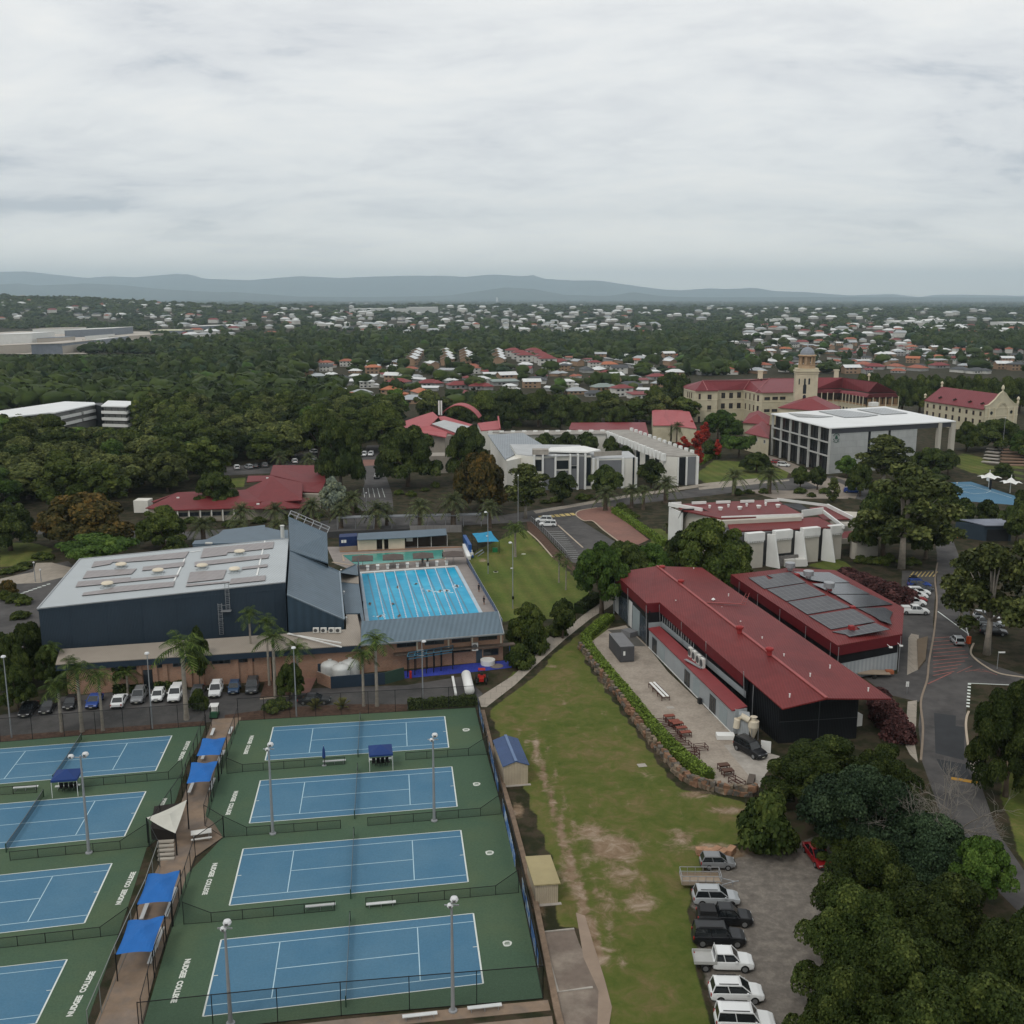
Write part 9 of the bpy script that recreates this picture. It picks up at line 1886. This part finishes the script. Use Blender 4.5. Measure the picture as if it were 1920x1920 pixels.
while row>560.5:
 dist=CAMH*FPX/(row-557.9);wpx=15*FPX/dist;big_=dist>2300
 if big_:wpx*=1.9
 xx=-70.0
 while xx<1990:
  xx+=wpx*fr_.uniform(.45,1.0);x,y=xx,row+fr_.uniform(-.5,.5)*(1.3 if row<600 else 3)
  dense=any(bool(inpoly(x,y,p_)) for p_ in forest)
  if any(a<x<b_ and c_<y<d_ for a,b_,c_,d_ in exw):continue
  if y>712 and not(dense or x>560):continue
  if y>735 and x>1190:continue
  if y>705 and(1270<x):continue
  if 878<x<908 and 688<y<724:continue
  if not dense:
   d=(np.abs(oc[:,0]-x)<oc[:,2]*.42+wpx*.28)&(y-oc[:,1]>-oc[:,2]*.06)&(y-oc[:,1]<14*FPX/dist*.85)
   if d.any() and fr_.random()<(.9 if y>640 else.87):continue
   if fr_.random()<.1:continue
  q=PT(x,y);k=1.9 if big_ else 1;w=(8+14*fr_.random()**1.6)*k;h=(6+(10 if dense else 7)*fr_.random()**1.3)*(1.1 if big_ else 1)
  if x<300 and 664<y<735:
   h=min(h,(y-662)*dist/FPX)
   if h<4:continue
  addcrown(q.x,q.y,q.z,w,h,dist<1500,int(fr_.choice(5,p=[.52,.26,.14,.06,.02])));nt_+=1
 row-=max(1.15,9.5*FPX/dist*CAMH/dist*(1.0 if dist<2300 else 1.6))
for i in range(900):
 x=fr_.uniform(-3600,4200);y=fr_.uniform(2600,9000);addcrown(x,y,TZ(x,y),38+20*fr_.random(),11+7*fr_.random(),False,int(fr_.choice(4)))
print('far trees',nt_,nv//4)
ft=npmesh('distant_forest',np.concatenate(V_),np.concatenate(F_),[LM['dark'],LM['mid'],LM['gum'],LM['blue'],LM['bright']],mi=np.concatenate(M_),tint=np.concatenate(T_));ft['kind']='stuff';ft['label']='mass of green treetops reaching from the school to the horizon';ft['category']='distant forest'
def hills(name,prof,D,depth,base_y,seed,m_):
 g=np.random.default_rng(seed);xs=np.linspace(-500,2420,260);ph=np.interp(xs,[p_[0] for p_ in prof],[p_[1] for p_ in prof]);s=D/FPX*CP;vv=[];ny_=14
 for j in range(ny_):
  t=j/(ny_-1);sh=math.sin(PI*min(1,.02+t*1.0))**.8 if t<.5 else math.cos((t-.5)*PI)**.7
  for i,x in enumerate(xs):
   Y=D-depth/2+depth*t;top_=CAMH+(557.9-ph[i])*D/FPX*1.03;rid=.5+.5*math.sin(i*.31+3*math.sin(i*.083+seed)+t*2);hgt=max(0,top_)*(sh*(.80+.2*rid) if t<.45 else sh if t>.55 else 1.0)
   vv.append(((x-960)*s*(Y/D),Y,-6+hgt*1.0+(g.random()*4 if 0<j<ny_-1 and hgt>5 else 0)))
 n=len(xs);id_=np.arange(n*ny_).reshape(ny_,n);f=np.stack([id_[:-1,:-1],id_[:-1,1:],id_[1:,1:],id_[1:,:-1]],-1).reshape(-1,4);o=npmesh(name,np.array(vv),f,m_,smooth=True);o['kind']='structure'
M_hill=mat('forested_hillside',(.045,.062,.045),.95,var=.5,scale=.004)
hills('hills',[(-500,520),(0,513),(53,512.7),(167,524),(207,520.7),(257,522.7),(333,516.7),(360,518),(383,525),(467,527.7),(533,522.7),(567,520.7),(640,524),(693,521.7),(757,520),(830,520),(873,522),(917,518),(940,518.5),(985,521),(998,518),(1017,525),(1073,528),(1120,528),(1187,537),(1247,544),(1280,545),(1330,541.7),(1360,543),(1413,540.7),(1453,546.7),(1507,548),(1590,554),(1673,551.7),(1723,557),(1753,553),(1827,552.7),(1920,555),(2400,552)],30000,5200,0,1,M_hill)
hills('hills',[(-500,540),(0,535),(40,532.7),(70,537),(160,533),(233,536),(300,542.7),(400,548),(440,548),(560,556),(700,557),(840,554),(897,546.7),(947,540),(1000,542.7),(1057,552.7),(1140,555),(1187,548),(1240,555),(1300,557),(1500,557),(1900,557.5),(2400,556)],20000,2800,0,2,M_hill)
b=MB();c=PT(932,566);b.box((c.x,c.y,30),(26,20,60));tagthing(b.build('office_tower',Ww),'lone pale tower block standing before the central hills','building')
b=MB();b.box((0,14000,449),(66000,46000,920));o=b.build('haze',mat('haze_air',(1,)*3));o['kind']='stuff';hm=bpy.data.materials.new('haze_volume');hm.use_nodes=True;t_=hm.node_tree;t_.nodes.clear()
ov=t_.nodes.new('ShaderNodeOutputMaterial');pv=t_.nodes.new('ShaderNodeVolumePrincipled');pv.inputs['Color'].default_value=(.74,.90,1.0,1);pv.inputs['Density'].default_value=HAZE_D;pv.inputs['Anisotropy'].default_value=0.55;t_.links.new(pv.outputs[0],ov.inputs['Volume']);o.data.materials.clear();o.data.materials.append(hm)
# unique labels for the forest trees by neighbourhood
def zone_of(px_,py_):
 if px_>1280:return 'the right-hand campus edge'
 if px_>690:return 'the arched red roof'
 if py_>905:return 'the orange-crowned tree at left'
 if px_<270:return 'the white boarding house' if py_<880 else 'the left lawn'
 return 'the residence roof' if py_>850 else 'the parked cars behind the residence' if px_>420 else 'the forest left of the residence'
ORD=['leftmost','second from left','third from left','fourth from left','fifth from left','sixth from left','seventh from left','eighth from left','ninth from left','tenth from left','eleventh from left','twelfth from left','thirteenth from left','fourteenth from left','fifteenth from left','sixteenth from left','seventeenth from left','eighteenth from left','nineteenth from left','twentieth from left']
bk_={}
for o in list(SC.objects):
 if '_px' in o:
  kind={'dark_forest_tree':'dark','green_forest_tree':'green','olive_forest_tree':'olive','bright_forest_tree':'bright green'}[o.name.split('.')[0]]
  row=int((o['_py']-735)//22)
  bk_.setdefault((kind,zone_of(o['_px'],o['_py']),row),[]).append(o)
ROWN=['farthest','second','third','fourth','fifth','sixth','seventh','eighth','ninth','tenth','eleventh','twelfth']
for(kind,zn,row),l in bk_.items():
 l.sort(key=lambda o:o['_px'])
 for i,o in enumerate(l):
  o['label']='%s %s tree by %s, %s row back'%(ORD[min(i,19)] if len(l)>1 else 'only',kind,zn,ROWN[max(0,min(row,11))]);o['group']='forest trees on the left and behind the school'
  del o['_px'];del o['_py']
for o in SC.objects:
 if '_world' in o:del o['_world']
